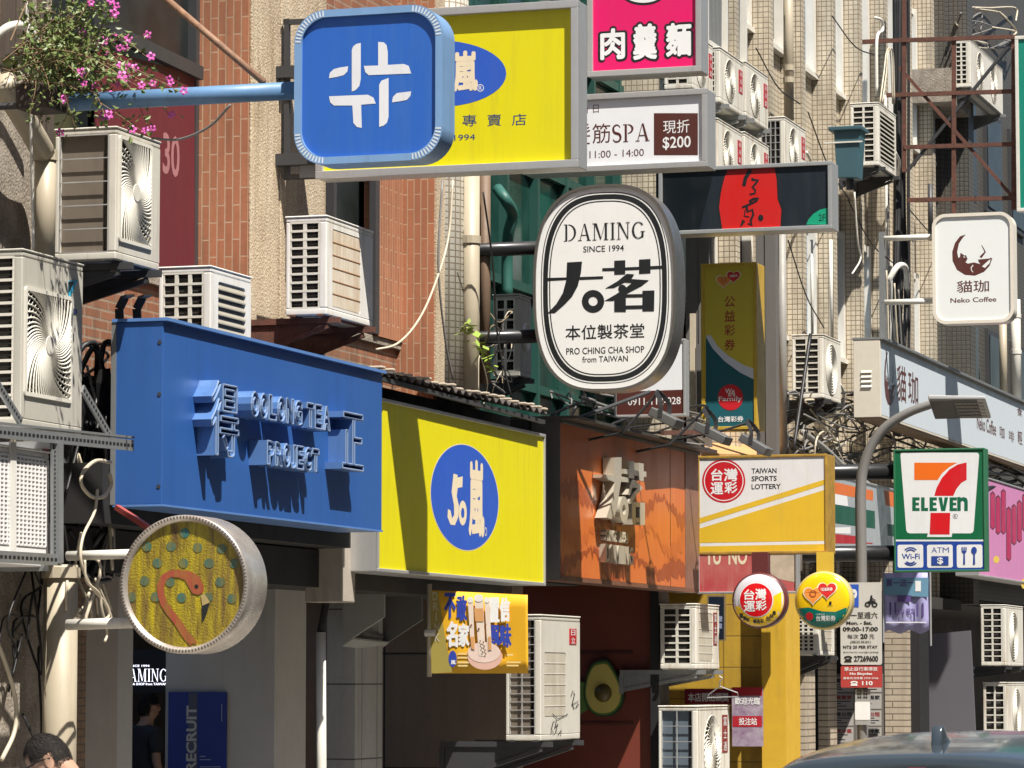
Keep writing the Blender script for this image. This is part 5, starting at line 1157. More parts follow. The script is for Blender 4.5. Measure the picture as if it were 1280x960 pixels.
            nx_, nz_ = int(ha * 2 / .045), int(hb * 2 / .022)
            for i in range(nx_ + 1): a = q[0] - ha + 2 * ha * i / nx_; gr.fbox(F, a - .0045, a + .0045, q[1] - hb, q[1] + hb, -.012, .006)
            for j in range(nz_ + 1): b = q[1] - hb + 2 * hb * j / nz_; gr.fbox(F, q[0] - ha, q[0] + ha, b - .0055, b + .0055, -.010, .004)
        elif fan == 'louver':
            nz_ = max(6, int(hb * 2 / .05))
            for j in range(nz_): b = q[1] - hb + 2 * hb * j / nz_; gr.hexa([F.pt(q[0] - ha, b, .004), F.pt(q[0] + ha, b, .004), F.pt(q[0] + ha, b + .008, .004), F.pt(q[0] - ha, b + .008, .004), F.pt(q[0] - ha, b + 2 * hb / nz_, -.025), F.pt(q[0] + ha, b + 2 * hb / nz_, -.025), F.pt(q[0] + ha, b + 2 * hb / nz_ + .006, -.025), F.pt(q[0] - ha, b + 2 * hb / nz_ + .006, -.025)])
        gmat = (slat_m if fan == 'louver' else gm) if fan != 'blank' else (mat('rust_stained_screen', (.68, .62, .51), .6, c2=(.50, .36, .20), var=.55, vs=6, streak=.8, sc=(.30, .14, .05), edge=.5) if 'rust' in label else mat('dusty_screen', (.50, .46, .38), .6, c2=(.36, .31, .23), var=.7, vs=5, streak=.5, sc=(.22, .17, .11)))
        go = gr.obj('fan_grille', gmat, t)
        if fan == 'blank':
            w_ = MB()
            for j in range(1, 6): b = q[1] - hb + 2 * hb * j / 6; w_.fbox(F, q[0] - ha, q[0] + ha, b - .003, b + .003, -.004, -.001)
            w_.obj('screen_wire', mat('rusty_wire', (.34, .17, .07), .7) if 'rust' in label else grille_m, go)
    if badge:
        bm, u0, u1, v0, v1, tx = badge; q = (u0 * W, u1 * W, v0 * H, v1 * H)
        bo = MB().fbox(F, *q, -.001, .003).obj('badge', bm, t)
        if tx:
            m = MB(); n = len(tx); hh = (q[3] - q[2]) / n
            for i, ch in enumerate(tx):
                vs, fs = text2d(ch, .03); a0_, a1_ = q[0] + (q[1] - q[0]) * .2, q[1] - (q[1] - q[0]) * .2; b1_ = q[3] - hh * (i + .14); b0_ = q[3] - hh * (i + .86)
                m.add([F.pt(a0_ + (a1_ - a0_) * a, b0_ + (b1_ - b0_) * b, .0045) for a, b in vs], fs)
            m.obj('badge_lettering', white_ink, bo)
    t['dims'] = (Xb, Xf, Y0, Y1, z0, z1)
    return t
red_b = mat('red_badge', (.45, .02, .025), .4); dred_b = mat('dark_red_badge', (.22, .025, .03), .4)
def bracket(label, ac, wall=-8.78, drop=.30, m_=None, group='steel brackets under the air conditioners', plate=True):
    Xb, Xf, Y0, Y1, z0, z1 = ac['dims']; z = z0 - .004; m_ = m_ or dark_m; w_ = min(wall, Xb - .06)
    t = thing('wall_bracket', label, 'wall bracket', ((w_ + Xf) / 2, (Y0 + Y1) / 2, z - drop), group)
    for y in (Y0 + .10, Y1 - .12):
        a = MB(); a.box(w_, Xf + .06, y - .02, y + .02, z - .045, z - .006); a.box(w_ - .01, w_ + .03, y - .019, y + .019, z - drop, z - .046)
        a.bar((w_ + .01, y, z - drop + .03), (Xf - .02, y, z - .06), .03, .03)
        if plate: a.hexa([(w_ + .031, y - .004, z - drop + .02), (w_ + .04, y - .004, z - drop + .02), (w_ + .04, y + .004, z - drop + .02), (w_ + .031, y + .004, z - drop + .02), (w_ + .031, y - .004, z - .046), (Xf - .06, y - .004, z - .046), (Xf - .06, y + .004, z - .046), (w_ + .031, y + .004, z - .046)])
        a.obj('arm', m_, t)
    for x in (Xb + .05, Xf - .04): MB().box(x - .02, x + .02, Y0 - .02, Y1 + .04, z - .005, z + .003).obj('rail', m_, t)
    return t
G1 = 'outdoor air conditioner units on the facades'
daikin_b = mat('sky_blue_print', (.05, .42, .62), .4)
A_ = ac_unit('wire caged air conditioner beneath the pink flowering plant', -8.17, 145, 68, 200, 160, 324, dingy_ac, 'square', (1, 5), (.42, .55, .34, .38), None, G1, coil=coil_b, wires=True)
B_ = ac_unit('large grey air conditioner with a blue corner mark standing on the steel rack', -8.15, 27, -50, 103, 313, 533, grey_ac, 'square', (2, 14), (.42, .49, .36, .29), None, G1)
F = Frame((-8.15, B_['dims'][2], B_['dims'][4]), (0, 1, 0), (0, 0, 1), (1, 0, 0)); f2 = FX(-8.15); lp = lambda pts: [(f2.px(u, v)[0] - B_['dims'][2], f2.px(u, v)[1] - B_['dims'][4]) for u, v in pts]
MB().sheet(F, lp([(85, 351), (97, 350), (85, 376)]), .003).obj('corner_mark', daikin_b, B_); MB().sheet(F, lp([(85, 352), (92, 352), (85.5, 366)]), .004).obj('corner_mark', black_ink, B_)
MB().sheet(F, lp([(86, 385), (96, 387), (96, 393), (86, 391)]), .003).obj('model_plate', mat('navy_plate', (.03, .04, .12), .4), B_); MB().sheet(F, lp([(87, 416), (92, 417), (92, 427), (87, 426)]), .003).obj('warning_sticker', black_ink, B_)
C_ = ac_unit('white finely gridded air conditioner inside the steel rack', -7.985, -72, -140, 61, 548, 700, mat('fresh_white_shell', (.80, .78, .76), .45, var=.15), 'grid', (2, 9), (.52, .56, .45, .38), None, G1, coil=mat('grey_brown_coil', (.22, .19, .17), .7), grid_m=mat('fresh_white_shell'))
F = Frame((-7.985, C_['dims'][2], C_['dims'][4]), (0, 1, 0), (0, 0, 1), (1, 0, 0)); f2 = FX(-7.985); lp = lambda pts: [(f2.px(u, v)[0] - C_['dims'][2], f2.px(u, v)[1] - C_['dims'][4]) for u, v in pts]
MB().prism(F, lp([(11, 552), (18, 553), (18, 690), (11, 689)]), 0, .012).obj('grille_strip', white_m, C_); MB().sheet(F, lp([(53, 560), (60, 561), (60, 566), (53, 565)]), .004).obj('badge', red_b, C_)
D_ = ac_unit('low air conditioner with square side grid standing behind the blue fascia top', -8.43, 263, 198, 314, 334, 432, white_m, 'louver', (3, 6), (.52, .47, .33, .38), None, G1, coil=coil_m)
E_c = ac_unit('white air conditioner with rust stained front on the cream pilaster', -8.15, 408, 357, 466, 271, 393, white_m, 'blank', (2, 10), (.43, .5, .30, .40), None, G1, coil=coil_m)
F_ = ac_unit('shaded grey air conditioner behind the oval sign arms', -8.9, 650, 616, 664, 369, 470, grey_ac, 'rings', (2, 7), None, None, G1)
G_ = ac_unit('tall grimy air conditioner with graffiti beside the yellow banner', -7.95, 676, 632, 725, 770, 926, dingy_ac, 'blank', (2, 14), (.36, .45, .27, .26), (red_b, .72, .9, .78, .91, '日立'), G1, coil=coil_b, wires=True)
F = FX(-7.948); Ag = Art(F, .003, zm(640, 720, 4)); rg = random.Random(5)
for pts in ([(295, 600), (303, 572), (312, 590), (300, 640), (310, 665)], [(296, 645), (330, 625), (318, 660), (332, 640)], [(200, 690), (230, 715), (278, 690)], [(195, 770), (205, 730), (222, 720), (212, 760), (228, 740), (215, 785)], [(192, 790), (200, 770), (208, 795), (220, 775), (228, 795), (246, 768), (242, 795)]): Ag.line([(x, y) for x, y in pts], 4)
Ag.done('graffiti', black_ink, G_)
H_ = ac_unit('air conditioner on the bracket above the steel clothes hanger', -8.05, 870, 825, 899, 756, 836, cream_ac, 'blank', (2, 8), (.42, .5, .30, .38), (dred_b, .74, .9, .38, .9, '富士通'), G1)
I_ = ac_unit('air conditioner with swirl fan grille lowest before the yellow shop wall', -8.0, 872, 823, 912, 884, 992, cream_ac, 'swirl', (2, 5), None, (dred_b, .76, .93, .45, .9, '富士通'), G1, coil=mat('slate_coil', (.10, .13, .16), .6), wires=True)
J_ = ac_unit('fine slatted air conditioner behind the round heart sign', -8.35, 1023, 987, 1043, 757, 819, cream_ac, 'blank', (4, 11), (.5, .5, .34, .40), None, G1)
K_ = ac_unit('upper air conditioner of the pair beyond the slate panel', -7.8, 1257, 1226, 1279, 757, 832, cream_ac, 'rings', (2, 9), None, None, G1)
L_c = ac_unit('lower air conditioner of the pair beyond the slate panel', -7.8, 1260, 1229, 1284, 854, 926, cream_ac, 'rings', (2, 7), None, None, G1)
bd = (red_b, .80, .96, .40, .84, '冰冷氣')
M_ = [ac_unit(lb, -8.3, uc, ul, ur, vt, vb, cream_ac, 'swirl', sd_, (.42, .5, .40), bd, G1, xb=-8.58, wires=wr) for lb, uc, ul, ur, vt, vb, sd_, wr in (
    ('air conditioner half hidden behind the pink noodle sign', 866, 855, 891, 42, 110, (2, 8), False), ('upper row air conditioner nearest the pink noodle sign', 900, 889, 929, 60, 127, (2, 8), False),
    ('upper row air conditioner farther from the pink noodle sign', 932, 922, 960, 78, 145, (2, 8), False), ('lower row air conditioner nearest the white spa sign', 897, 886, 928, 149, 216, (2, 8), False),
    ('lower row air conditioner behind the black sign top edge', 931, 921, 961, 166, 228, (2, 8), False), ('wire sided air conditioner beside the beige downpipe', 981, 960, 1007, 147, 210, (4, 6), True))]
N_ = ac_unit('louvred air conditioner behind the teal rainwater hopper', -8.3, 1098, 1063, 1120, 129, 206, cream_ac, 'louver', (2, 10), (.5, .5, .40, .40), None, G1)
O_ = ac_unit('twin fan air conditioner behind the rusty lattice', -8.3, 1213, 1192, 1253, 50, 108, cream_ac, 'double', (2, 9), None, None, G1)
P_ = ac_unit('air conditioner with ringed fan left of the coffee shop fascia', -8.3, 1029, 990, 1051, 419, 497, cream_ac, 'rings', (2, 9), (.45, .5, .40), None, G1)
Q_ = ac_unit('air conditioner half seen behind the spa sign top edge', -8.5, 846, 824, 866, 98, 150, dingy_ac, 'rings', (2, 6), None, None, G1)
for lb, u, k in (('dark bracket under the wire caged air conditioner', A_, .25), ('rusty bracket under the rust stained air conditioner', E_c, .3), ('bracket under the shaded grey air conditioner', F_, .2), ('bracket under the tall graffiti air conditioner', G_, .35),
                ('bracket carrying the air conditioner above the clothes hanger', H_, .22), ('bracket under the air conditioner behind the heart sign', J_, .25), ('bracket under the upper air conditioner beyond the slate panel', K_, .2),
                ('bracket under the upper row unit nearest the pink sign', M_[1], .2), ('bracket under the upper row unit farther from the pink sign', M_[2], .2), ('bracket under the louvred air conditioner by the hopper', N_, .25),
                ('bracket under the twin fan air conditioner', O_, .25), ('bracket under the ringed fan air conditioner by the coffee fascia', P_, .3)):
    bracket(lb, u, drop=k, m_=rust_m if 'rusty' in lb else (steel_m if 'twin' in lb or 'clothes' in lb or 'row' in lb else dark_m))
# two hooked flat irons holding the blue fascia, and a clothes hanger
for u0 in (150, 172):
    pts = [PX(u0, 408, -8.25), PX(u0 - 1, 386, -8.25), PX(u0 + 6, 372, -8.2), PX(u0 + 13, 369, -8.05)]
    m = MB(); [m.bar(pts[i], pts[i + 1], .012, .05, (1, 0, 0)) for i in range(3)]; m.one('hooked_iron', black_m, 'black hooked flat iron rising behind the blue fascia, ' + ('nearer the tangled cables' if u0 == 150 else 'nearer the gridded air conditioner'), 'bracket', 'hooked irons behind the blue fascia')
Yh = H_['dims'][2] + .3; hp = lambda u, v: PY(u, v, Yh)
m = MB(); m.tube([hp(886, 868), hp(900, 858), hp(922, 866), hp(923, 871), hp(884, 872), hp(886, 868)], .006, 6); m.tube(smooth_path([hp(900, 858), hp(900, 852), hp(903, 848), hp(899, 845)], 4), .006, 6)
m.one('clothes_hanger', steel_m, 'steel clothes hanger hooked on the bracket over the lowest swirl fan unit', 'clothes hanger')

# ------------------------------------------------------------------ steel rack at the left
t = thing('equipment_rack', 'perforated angle steel rack around the stacked air conditioners', 'steel rack', tuple(PX(40, 720, -7.95)))
def perf(nm, p0, p1, wd, ht, up, n=26, face=(1, 0, 0)):
    o = MB().bar(p0, p1, wd, ht, up).obj(nm, steel_m, t); d = (Vector(p1) - Vector(p0)); dn = d.normalized(); fz = Vector(face); sz = dn.cross(fz).normalized()
    m = MB()
    for k in range(n):
        c = Vector(p0) + d * ((k + .5) / n) + fz * (wd / 2 + .0015 if abs(fz.x) > .5 else ht / 2 + .0015); e = dn * min(.018, d.length / n * .3); s_ = sz * .008
        m.add([c - e - s_, c + e - s_, c + e + s_, c - e + s_], [(0, 1, 2, 3)])
    m.obj('slot_holes', black_m, o)
ra, rb = PX(-30, 537, -7.93), PX(166, 557, -7.93)
perf('rail', ra, rb, .012, .06, (0, 0, 1), 40); MB().bar(ra + Vector((-.02, 0, .045)), rb + Vector((-.02, 0, .045)), .06, .012).obj('rail', steel_m, t)
perf('rail', PX(-30, 694, -7.93), PX(76, 700, -7.93), .012, .06, (0, 0, 1), 20)
for u in (66, 72): pass
perf('post', PX(67, 562, -7.94), PX(67, 704, -7.94), .014, .05, (0, 1, 0), 26); MB().bar(PX(73.5, 550, -7.92), PX(73.5, 704, -7.92), .05, .012, (0, 1, 0)).obj('post', steel_m, t)
perf('brace', PX(103, 486, -7.96), PX(137, 545, -7.96), .012, .05, (0, 0, 1), 12); perf('brace', PX(-6, 476, -7.96), PX(26, 528, -7.96), .012, .05, (0, 0, 1), 12)
for y in (PX(-20, 600, -7.93).y, PX(66, 600, -7.93).y): MB().bar((-8.6, y, ra.z - .02), (-7.94, y, ra.z - .02), .04, .04).obj('cross_rail', steel_m, t); MB().bar((-8.6, y, PX(0, 697, -7.93).z - .03), (-7.94, y, PX(0, 697, -7.93).z - .03), .04, .04).obj('cross_rail', steel_m, t)

# ------------------------------------------------------------------ downpipes and conduits
def pipe(label, pts, r, m_, n=14, nm='downpipe', cat='pipe', collars=()):
    t = MB().tube(pts, r, n); o = t.one(nm, m_, label, cat, smooth=True)
    for c in collars: cc = MB().cyl(Vector(c) - Vector((0, 0, .03)), Vector(c) + Vector((0, 0, .03)), r * 1.14, n).obj('collar', m_, o)
    return o
def vp(u, v0, v1, X, r, m_, label, col=(), **k):
    p = PX(u, (v0 + v1) / 2, X); a, b = PX(u, v0, X).z, PX(u, v1, X).z
    return pipe(label, [(p.x, p.y, a), (p.x, p.y, b)], r, m_, collars=[(p.x, p.y, PX(u, c, X).z) for c in col], **k)
vp(985.5, -60, 150, -8.74, .055, pipe_m, 'beige downpipe beside the topmost beige tile windows', (85, 100))
vp(978, 283, 566, -8.55, .045, mat('grey_downpipe', (.30, .285, .26), .5, var=.4, streak=.4), 'grey downpipe right of the tall yellow and teal sign')
vp(588, 215, 530, -8.62, .072, pipe_m, 'wide beige downpipe beside the white mosaic column', (300,))
vp(606, 215, 480, -8.6, .045, mat('brown_pipe', (.17, .11, .07), .6, var=.6, streak=.6), 'brown streaked pipe left of the oval sign arms')
vp(74, 706, 1150, -8.45, .098, pipe_m, 'thick beige downpipe below the steel rack', (716,))
vp(56, 190, 330, -8.55, .062, pipe_m, 'beige downpipe below the elbow at the concrete pilaster', (194,))
pipe('slanting beige pipe under the flowering plant', smooth_path([PX(3, 100, -8.5), PX(14, 122, -8.5), PX(40, 165, -8.52), PX(54, 190, -8.55)], 5), .068, pipe_m)
pipe('white arched conduit on the concrete pilaster', smooth_path([PX(-4, 44, -8.55), PX(12, 33, -8.5), PX(32, 33, -8.5), PX(46, 55, -8.5), PX(54, 110, -8.55)], 6), .024, pvc_m, 10, 'conduit')
p = PX(402, 800, -8.5); q_ = [PX(u, v, -8.5) for u, v in ((412, 722), (408, 750), (401, 790), (402, 960))]; q_.append(Vector((q_[-1].x, q_[-1].y, .13)))
pipe('white marked pipe strapped to the grey column', q_[2:], .034, pvc_m, 12, 'conduit'); pipe('black hose leading into the white column pipe', q_[:3], .026, black_m, 10, 'hose', 'hose')
vp(1254, 392, 500, -8.45, .055, pipe_m, 'pale pipe directly beneath the coffee sign'); vp(1270, 375, 500, -8.4, .07, pvc_m, 'stout white pipe at the right of the coffee sign', (395, 440))
vp(1203, 275, 420, -8.7, .04, rust_m, 'rusty pipe behind the coffee sign'); vp(1163, 230, 300, -8.8, .035, dark_m, 'short dark pipe left of the coffee sign top')
vp(1108, 120, 440, -8.75, .018, pvc_m, 'thin white conduit beside the black cables'); vp(1039, 300, 430, -8.8, .02, pvc_m, 'thin white conduit above the ringed fan unit'); vp(1015, 300, 430, -8.8, .016, pvc_m, 'slender white conduit left of the thin one above the ringed fan unit')
pipe('curved grey drain pipe under the coffee fascia', smooth_path([PX(1003, 540, -8.5), PX(1030, 560, -8.45), PX(1062, 590, -8.4), PX(1095, 612, -8.4)], 5), .035, MATS['grey_downpipe'], 10)
pipe('white bent duct elbow in front of the black cables', smooth_path([PX(1110, 352, -8.6), PX(1122, 333, -8.5), PX(1132, 335, -8.5), PX(1134, 360, -8.55)], 5), .036, pvc_m, 12, 'duct_elbow', 'duct')
pipe('rusty brown rod slanting across the top left', [PY(200, -8, 17.45), PY(330, 103, 17.41)], .019, mat('rusty_wood', (.30, .17, .10), .7, c2=(.12, .06, .04), var=.8, vs=20), 8, 'stay_rod', 'rod')

# teal rainwater hopper
Yp = 38.6; hq = lambda u, v: PY(u, v, Yp)
t = thing('rainwater_hopper', 'teal metal rainwater hopper with a white band before the louvred unit', 'rainwater hopper', tuple(hq(1057, 228))); hm = mat('teal_painted_metal', (.045, .105, .13), .45, var=.4, streak=.4, sc=(.03, .05, .05))
q = [(hq(1046, 222), .0), (hq(1072, 222), 0), (hq(1072, 222), .26), (hq(1046, 222), .26), (hq(1042, 160), 0), (hq(1075, 160), 0), (hq(1075, 160), .3), (hq(1042, 160), .3)]
MB().hexa([(p.x, Yp + d, p.z) for p, d in q]).obj('box', hm, t, bevel=.008)
a, b = hq(1036, 164), hq(1078, 157); MB().box(a.x, b.x, Yp - .04, Yp + .34, a.z, b.z).obj('lip', hm, t, bevel=.008)
a, b = hq(1030, 180), hq(1078, 176); MB().box(a.x, b.x, Yp - .02, Yp - .005, a.z, b.z).obj('band', pvc_m, t)
a = hq(1059, 222); MB().cyl((a.x, Yp + .14, a.z), (a.x, Yp + .14, a.z - .12), .045, 12).obj('spout', dark_m, t)
# rusty lattice for the green sign
Yl = 42.55; lq = lambda u, v: PY(u, v, Yl)
t = thing('steel_lattice', 'rusty welded lattice frame holding the green sign', 'steel frame', tuple(lq(1190, 255)))
for k, (u0, v0, u1, v1, w_) in enumerate(((1108, 51, 1270, 46, .05), (1108, 119, 1270, 114, .05), (1130, 184, 1270, 180, .05), (1135, 250, 1290, 247, .05), (1130, -40, 1130, 215, .05), (1192, 50, 1192, 300, .05), (1267, 45, 1267, 262, .055), (1124, 84, 1264, 244, .04), (1133, 214, 1268, 48, .035))):
    MB().bar(lq(u0, v0) + Vector((0, .004 * k, 0)), lq(u1, v1) + Vector((0, .004 * k, 0)), w_, .04, (0, 1, 0)).obj('bar', rust_m if k != 8 else dark_m, t)
for v in (49, 182): a = lq(1108, v); MB().bar((-9.1, Yl + .1, a.z), (a.x + .02, Yl + .1, a.z), .05, .05).obj('wall_arm', rust_m, t)
# sign frame standing behind the blue rounded sign
t = thing('sign_frame', 'black steel frame on the cream pilaster behind the blue rounded sign', 'steel frame', tuple(PY(370, 220, 22.3)))
fq = lambda u, v: PY(u, v, 22.3)
for u0, v0, u1, v1 in ((359, 24, 359, 222), (392, 24, 392, 222), (355, 28, 405, 26), (355, 198, 400, 197), (355, 222, 400, 220)): MB().bar(fq(u0, v0), fq(u1, v1), .035, .035, (0, 1, 0)).obj('bar', dark_m, t)
a = rect(FY(22.28), 374, 205, 396, 222); MB().fbox(FY(22.28), *a, -.08, 0).obj('ballast_box', mat('grey_box', (.22, .23, .24), .5), t, bevel=.005)

# ------------------------------------------------------------------ red banner in the upper window
F = FX(-9.08); t = thing('window_banner', 'dark red cloth banner hanging inside the upper left window', 'banner', tuple(PX(190, 335, -9.08)))
dkr = mat('wine_red_cloth', (.13, .010, .02), .65, c2=(.075, .008, .014), var=.6, vs=2, stretch=3)
A = Art(F, 0); A.poly([(120, 60), (243, 92), (243, 346), (120, 346)]); A.mb.prism(F, A.P([(120, 60), (243, 92), (243, 346), (120, 346)]), -.01, .001); A.done('cloth', dkr, t)
A = Art(F, .005); A.text('30', 203, 168, 224, 220, .02); A.done('lettering', mat('faded_pink_print', (.38, .16, .17), .6), t)
MB().bar(PX(140, 40, -9.07), PX(250, 92, -9.07), .05, .09, (0, 0, 1)).one('window_beam', dark_m, 'dark slanting beam across the upper left window', 'beam')

# ------------------------------------------------------------------ flowering plant
pr = random.Random(12); P0 = PY(52, 112, 17.35)
t = thing('flowering_plant', 'pink flowering creeper spilling over the pole and air conditioner', 'plant', (P0.x, P0.y, P0.z - .25))
leafm = mat('creeper_leaf', (.08, .14, .03), .5, c2=(.20, .22, .07), var=.9, vs=30); stemm = mat('dry_stem', (.16, .10, .05), .8); petal = mat('pink_petal', (.70, .09, .42), .5, c2=(.75, .22, .55), var=.6, vs=60)
planter = MB().box(P0.x - .10, P0.x + .10, P0.y - .12, P0.y + .12, P0.z - .12, P0.z + .02).obj('planter', mat('old_clay', (.05, .035, .028), .8, var=.6), t, bevel=.01)
fl = [(135, 2), (142, 9), (139, 18), (110, 5), (99, 42), (66, 59), (139, 49), (157, 50), (181, 45), (146, 62), (153, 61), (126, 53), (131, 70), (185, 72), (147, 83), (156, 86), (165, 86), (108, 78), (98, 92), (92, 100), (102, 106), (149, 96), (155, 100), (173, 108), (187, 106), (208, 100), (210, 105), (135, 121), (169, 123), (76, 125), (226, 115), (125, 147), (132, 145), (211, 145), (162, 163), (178, 164), (187, 162), (72, 167), (144, 106), (115, 110)]
stems, leaves = MB(), MB()
def leaf(p, d, s_):
    d = d.normalized(); side = d.cross(Vector((pr.uniform(-1, 1), pr.uniform(-1, 1), pr.uniform(-.2, 1)))).normalized(); up = d.cross(side) * s_ * .18
    leaves.add([p, p + d * s_ * .45 + side * s_ * .3 + up, p + d * s_, p + d * s_ * .45 - side * s_ * .3 + up], [(0, 1, 2, 3)])
ends = [(u, v) for u, v in fl] + [(pr.uniform(28, 165), pr.uniform(-30, 165)) for _ in range(48)]
heads = []
for u, v in ends:
    e = PY(u, v, pr.uniform(16.95, 17.75)); s0 = P0 + Vector((pr.uniform(-.12, .1), pr.uniform(-.28, .28), pr.uniform(-.05, .25))); mid = (s0 + e) / 2 + Vector((pr.uniform(0, .12), pr.uniform(-.1, .1), pr.uniform(0, .15)))
    path = smooth_path([s0, mid, e], 7); stems.tube(path, .0045, 3, False, .002); heads.append(e)
    for p in path[3:]:
        for _ in range(2): leaf(p + Vector((pr.gauss(0, .025), pr.gauss(0, .025), pr.gauss(0, .025))), Vector((pr.uniform(-.6, 1), pr.uniform(-1, .6), pr.uniform(-.8, .6))), pr.uniform(.026, .05))
stems.obj('stem', stemm, t); leaves.obj('foliage', leafm, t)
fm = MB()
for k in range(5):
    a = 2 * math.pi * k / 5; c, s_ = math.cos(a), math.sin(a); q = lambda x, y, z: (x * c - y * s_, z, x * s_ + y * c)
    fm.add([q(.003, 0, 0), q(.013, -.0085, -.006), q(.024, -.006, -.003), q(.026, 0, -.002), q(.024, .006, -.003), q(.013, .0085, -.006)], [(0, 1, 2, 3, 4, 5)])
f0 = fm.obj('flower', petal); f0.parent = t; f0['_w'] = t['_w']
for i, h in enumerate(heads[:len(fl)]):
    o = f0 if i == 0 else f0.copy()
    if i: COL.objects.link(o); o.parent = t
    o.location = h - Vector(t['_w']) + Vector((.03, -.03, 0)); o.rotation_euler = (pr.uniform(-.5, .5), pr.uniform(0, 6), pr.uniform(-.2, .9)); s_ = pr.uniform(.95, 1.35); s_ *= .86; o.scale = (s_, s_, s_)
def sprig(label, pts, seed, X, col):
    r_ = random.Random(seed); p = [PX(u, v, X) for u, v in pts]
    t = thing('climbing_vine', label, 'plant', tuple(p[0])); st, lv = MB(), MB(); pa = smooth_path(p, 6); st.tube(pa, .005, 4, False)
    for q in pa[2:]:
        for _ in range(3):
            d = Vector((r_.uniform(-1, 1), r_.uniform(-1, 1), r_.uniform(-.6, .6))).normalized(); sd_ = d.cross(Vector((0, 0, 1))).normalized(); s_ = r_.uniform(.05, .1); q2 = q + Vector((r_.gauss(0, .03), r_.gauss(0, .03), r_.gauss(0, .03)))
            lv.add([q2, q2 + d * s_ * .5 + sd_ * s_ * .3, q2 + d * s_, q2 + d * s_ * .5 - sd_ * s_ * .3], [(0, 1, 2, 3)])
    st.obj('stem', stemm, t); lv.obj('foliage', col, t)
lime = mat('lime_leaf', (.26, .36, .05), .5, c2=(.16, .24, .04), var=.6, vs=30)
sprig('small bright green vine on the wide beige downpipe', [(620, 470), (606, 440), (592, 415), (578, 410)], 3, -8.45, lime); sprig('few green leaves on the concrete pilaster by the slanting pipe', [(22, 110), (16, 90), (20, 75)], 5, -8.5, MATS['creeper_leaf'])

# ------------------------------------------------------------------ corrugated awning and canopy
t = thing('corrugated_awning', 'dark corrugated awning with pale worn edge above the yellow fascia', 'awning', tuple(PX(580, 500, -8.3)))
ea, eb = PX(470, 463, -8.0), PX(684, 521, -8.0); n = 120; m = MB()
for i in range(n + 1):
    y = ea.y + (eb.y - ea.y) * i / n; dz = .018 * math.sin(i * math.pi / 2.4)
    for x, z in ((-8.0, ea.z), (-8.85, ea.z + .2)): m.v += [Vector((x, y, z + dz)), Vector((x, y, z + dz - .008))]
for i in range(n):
    k = i * 4; m.f += [(k, k + 4, k + 6, k + 2), (k + 1, k + 3, k + 7, k + 5), (k, k + 1, k + 5, k + 4)]
m.obj('sheet', mat('dark_awning_sheet', (.06, .05, .045), .6, var=.6, vs=6), t)
wo_m = mat('pale_worn_edge', (.50, .42, .33), .7, var=.5, vs=20); rw = random.Random(2)
for i in range(21):
    y = ea.y + (eb.y - ea.y) * (i + .4) / 21; s_ = rw.uniform(.03, .05); z = ea.z + .012 + rw.uniform(-.012, .01)
    MB().box(-8.08, -7.985 + rw.uniform(0, .02), y, y + s_ * 1.6, z, z + .018).obj('edge_cap', wo_m, t, bevel=.006)
MB().box(-8.85, -8.30, ea.y, eb.y, ea.z - .42, ea.z - .03).obj('awning_shade_back', black_m, t)  # black backing added as the shade between awning and fascia
MB().bar((-8.03, ea.y, ea.z - .04), (-8.03, eb.y, eb.z - .04), .03, .03).obj('edge_rail', dark_m, t)
t = thing('shade_canopy', 'dark canopy ledge added to shade the orange tea shop fascia', 'canopy', tuple(PX(790, 540, -8.3)))  # ledge added for the shadow band it casts on the fascia
c0, c1 = PX(700, 528, -8.1), PX(874, 567, -8.1)
MB().box(-9.6, -7.93, c0.y - .1, c1.y, c0.z + .022, c0.z + .045).obj('roof_sheet', mat('dark_canopy', (.05, .045, .04), .5, var=.6), t)
MB().box(-9.6, -8.33, c0.y - .1, c1.y, c0.z - .9, c0.z + .02).obj('back_panel', black_m, t)

# spotlights
for i, (lb, u0, v0, u1, v1, au, av) in enumerate((('black floodlight nearest the oval sign over the orange fascia', 817, 515, 849, 531, 778, 541), ('floodlight in front of the teal part of the upright sign', 873, 533, 910, 552, 837, 556), ('floodlight hanging lowest over the sports lottery sign', 929, 547, 961, 566, 905, 538))):
    X = -7.55; p0, p1 = PX(u0, v0, X), PX(u1, v1, X); t = thing('floodlight', lb, 'floodlight', tuple((p0 + p1) / 2), 'floodlights over the fascias')
    yy = p0.y; p1 = PY(u1, v1, yy)
    hb = MB().bar(p0, p1, .26, .075, (0, 0, 1)).obj('housing', mat('worn_grey_housing', (.11, .11, .108), .45, var=.4), t, bevel=.008)
    d = (p1 - p0).normalized(); MB().bar(p0 + Vector((0, 0, -.034)) + d * .02, p1 + Vector((0, 0, -.034)) - d * .02, .2, .012, (0, 0, 1)).obj('lens', black_m, t)
    c = (p0 + p1) / 2; br = smooth_path([c + Vector((-.02, -.13, 0)), c + Vector((-.01, -.13, .12)), c + Vector((-.06, -.08, .2)), c + Vector((-.08, 0, .22)), c + Vector((-.06, .08, .2)), c + Vector((-.01, .13, .12)), c + Vector((-.02, .13, 0))], 3)
    m = MB(); [m.bar(br[k], br[k + 1], .035, .007, (0, 1, 0)) for k in range(len(br) - 1)]; m.obj('bracket', dark_m, t)
    MB().tube([PY(au, av, yy), c + Vector((-.08, 0, .2))], .012, 8).obj('arm', dark_m, t); wl = Vector((-8.5, yy + .05, PY(au, av, yy).z - .12)); MB().tube([wl, PY(au, av, yy)], .011, 8).obj('wall_stay', black_m, t)
m = MB().tube([PX(722, 523, -8.0), PX(812, 490, -7.6)], .016, 8); m.one('stay_rod', dark_m, 'dark stay rod running from the orange fascia to the oval sign', 'rod')
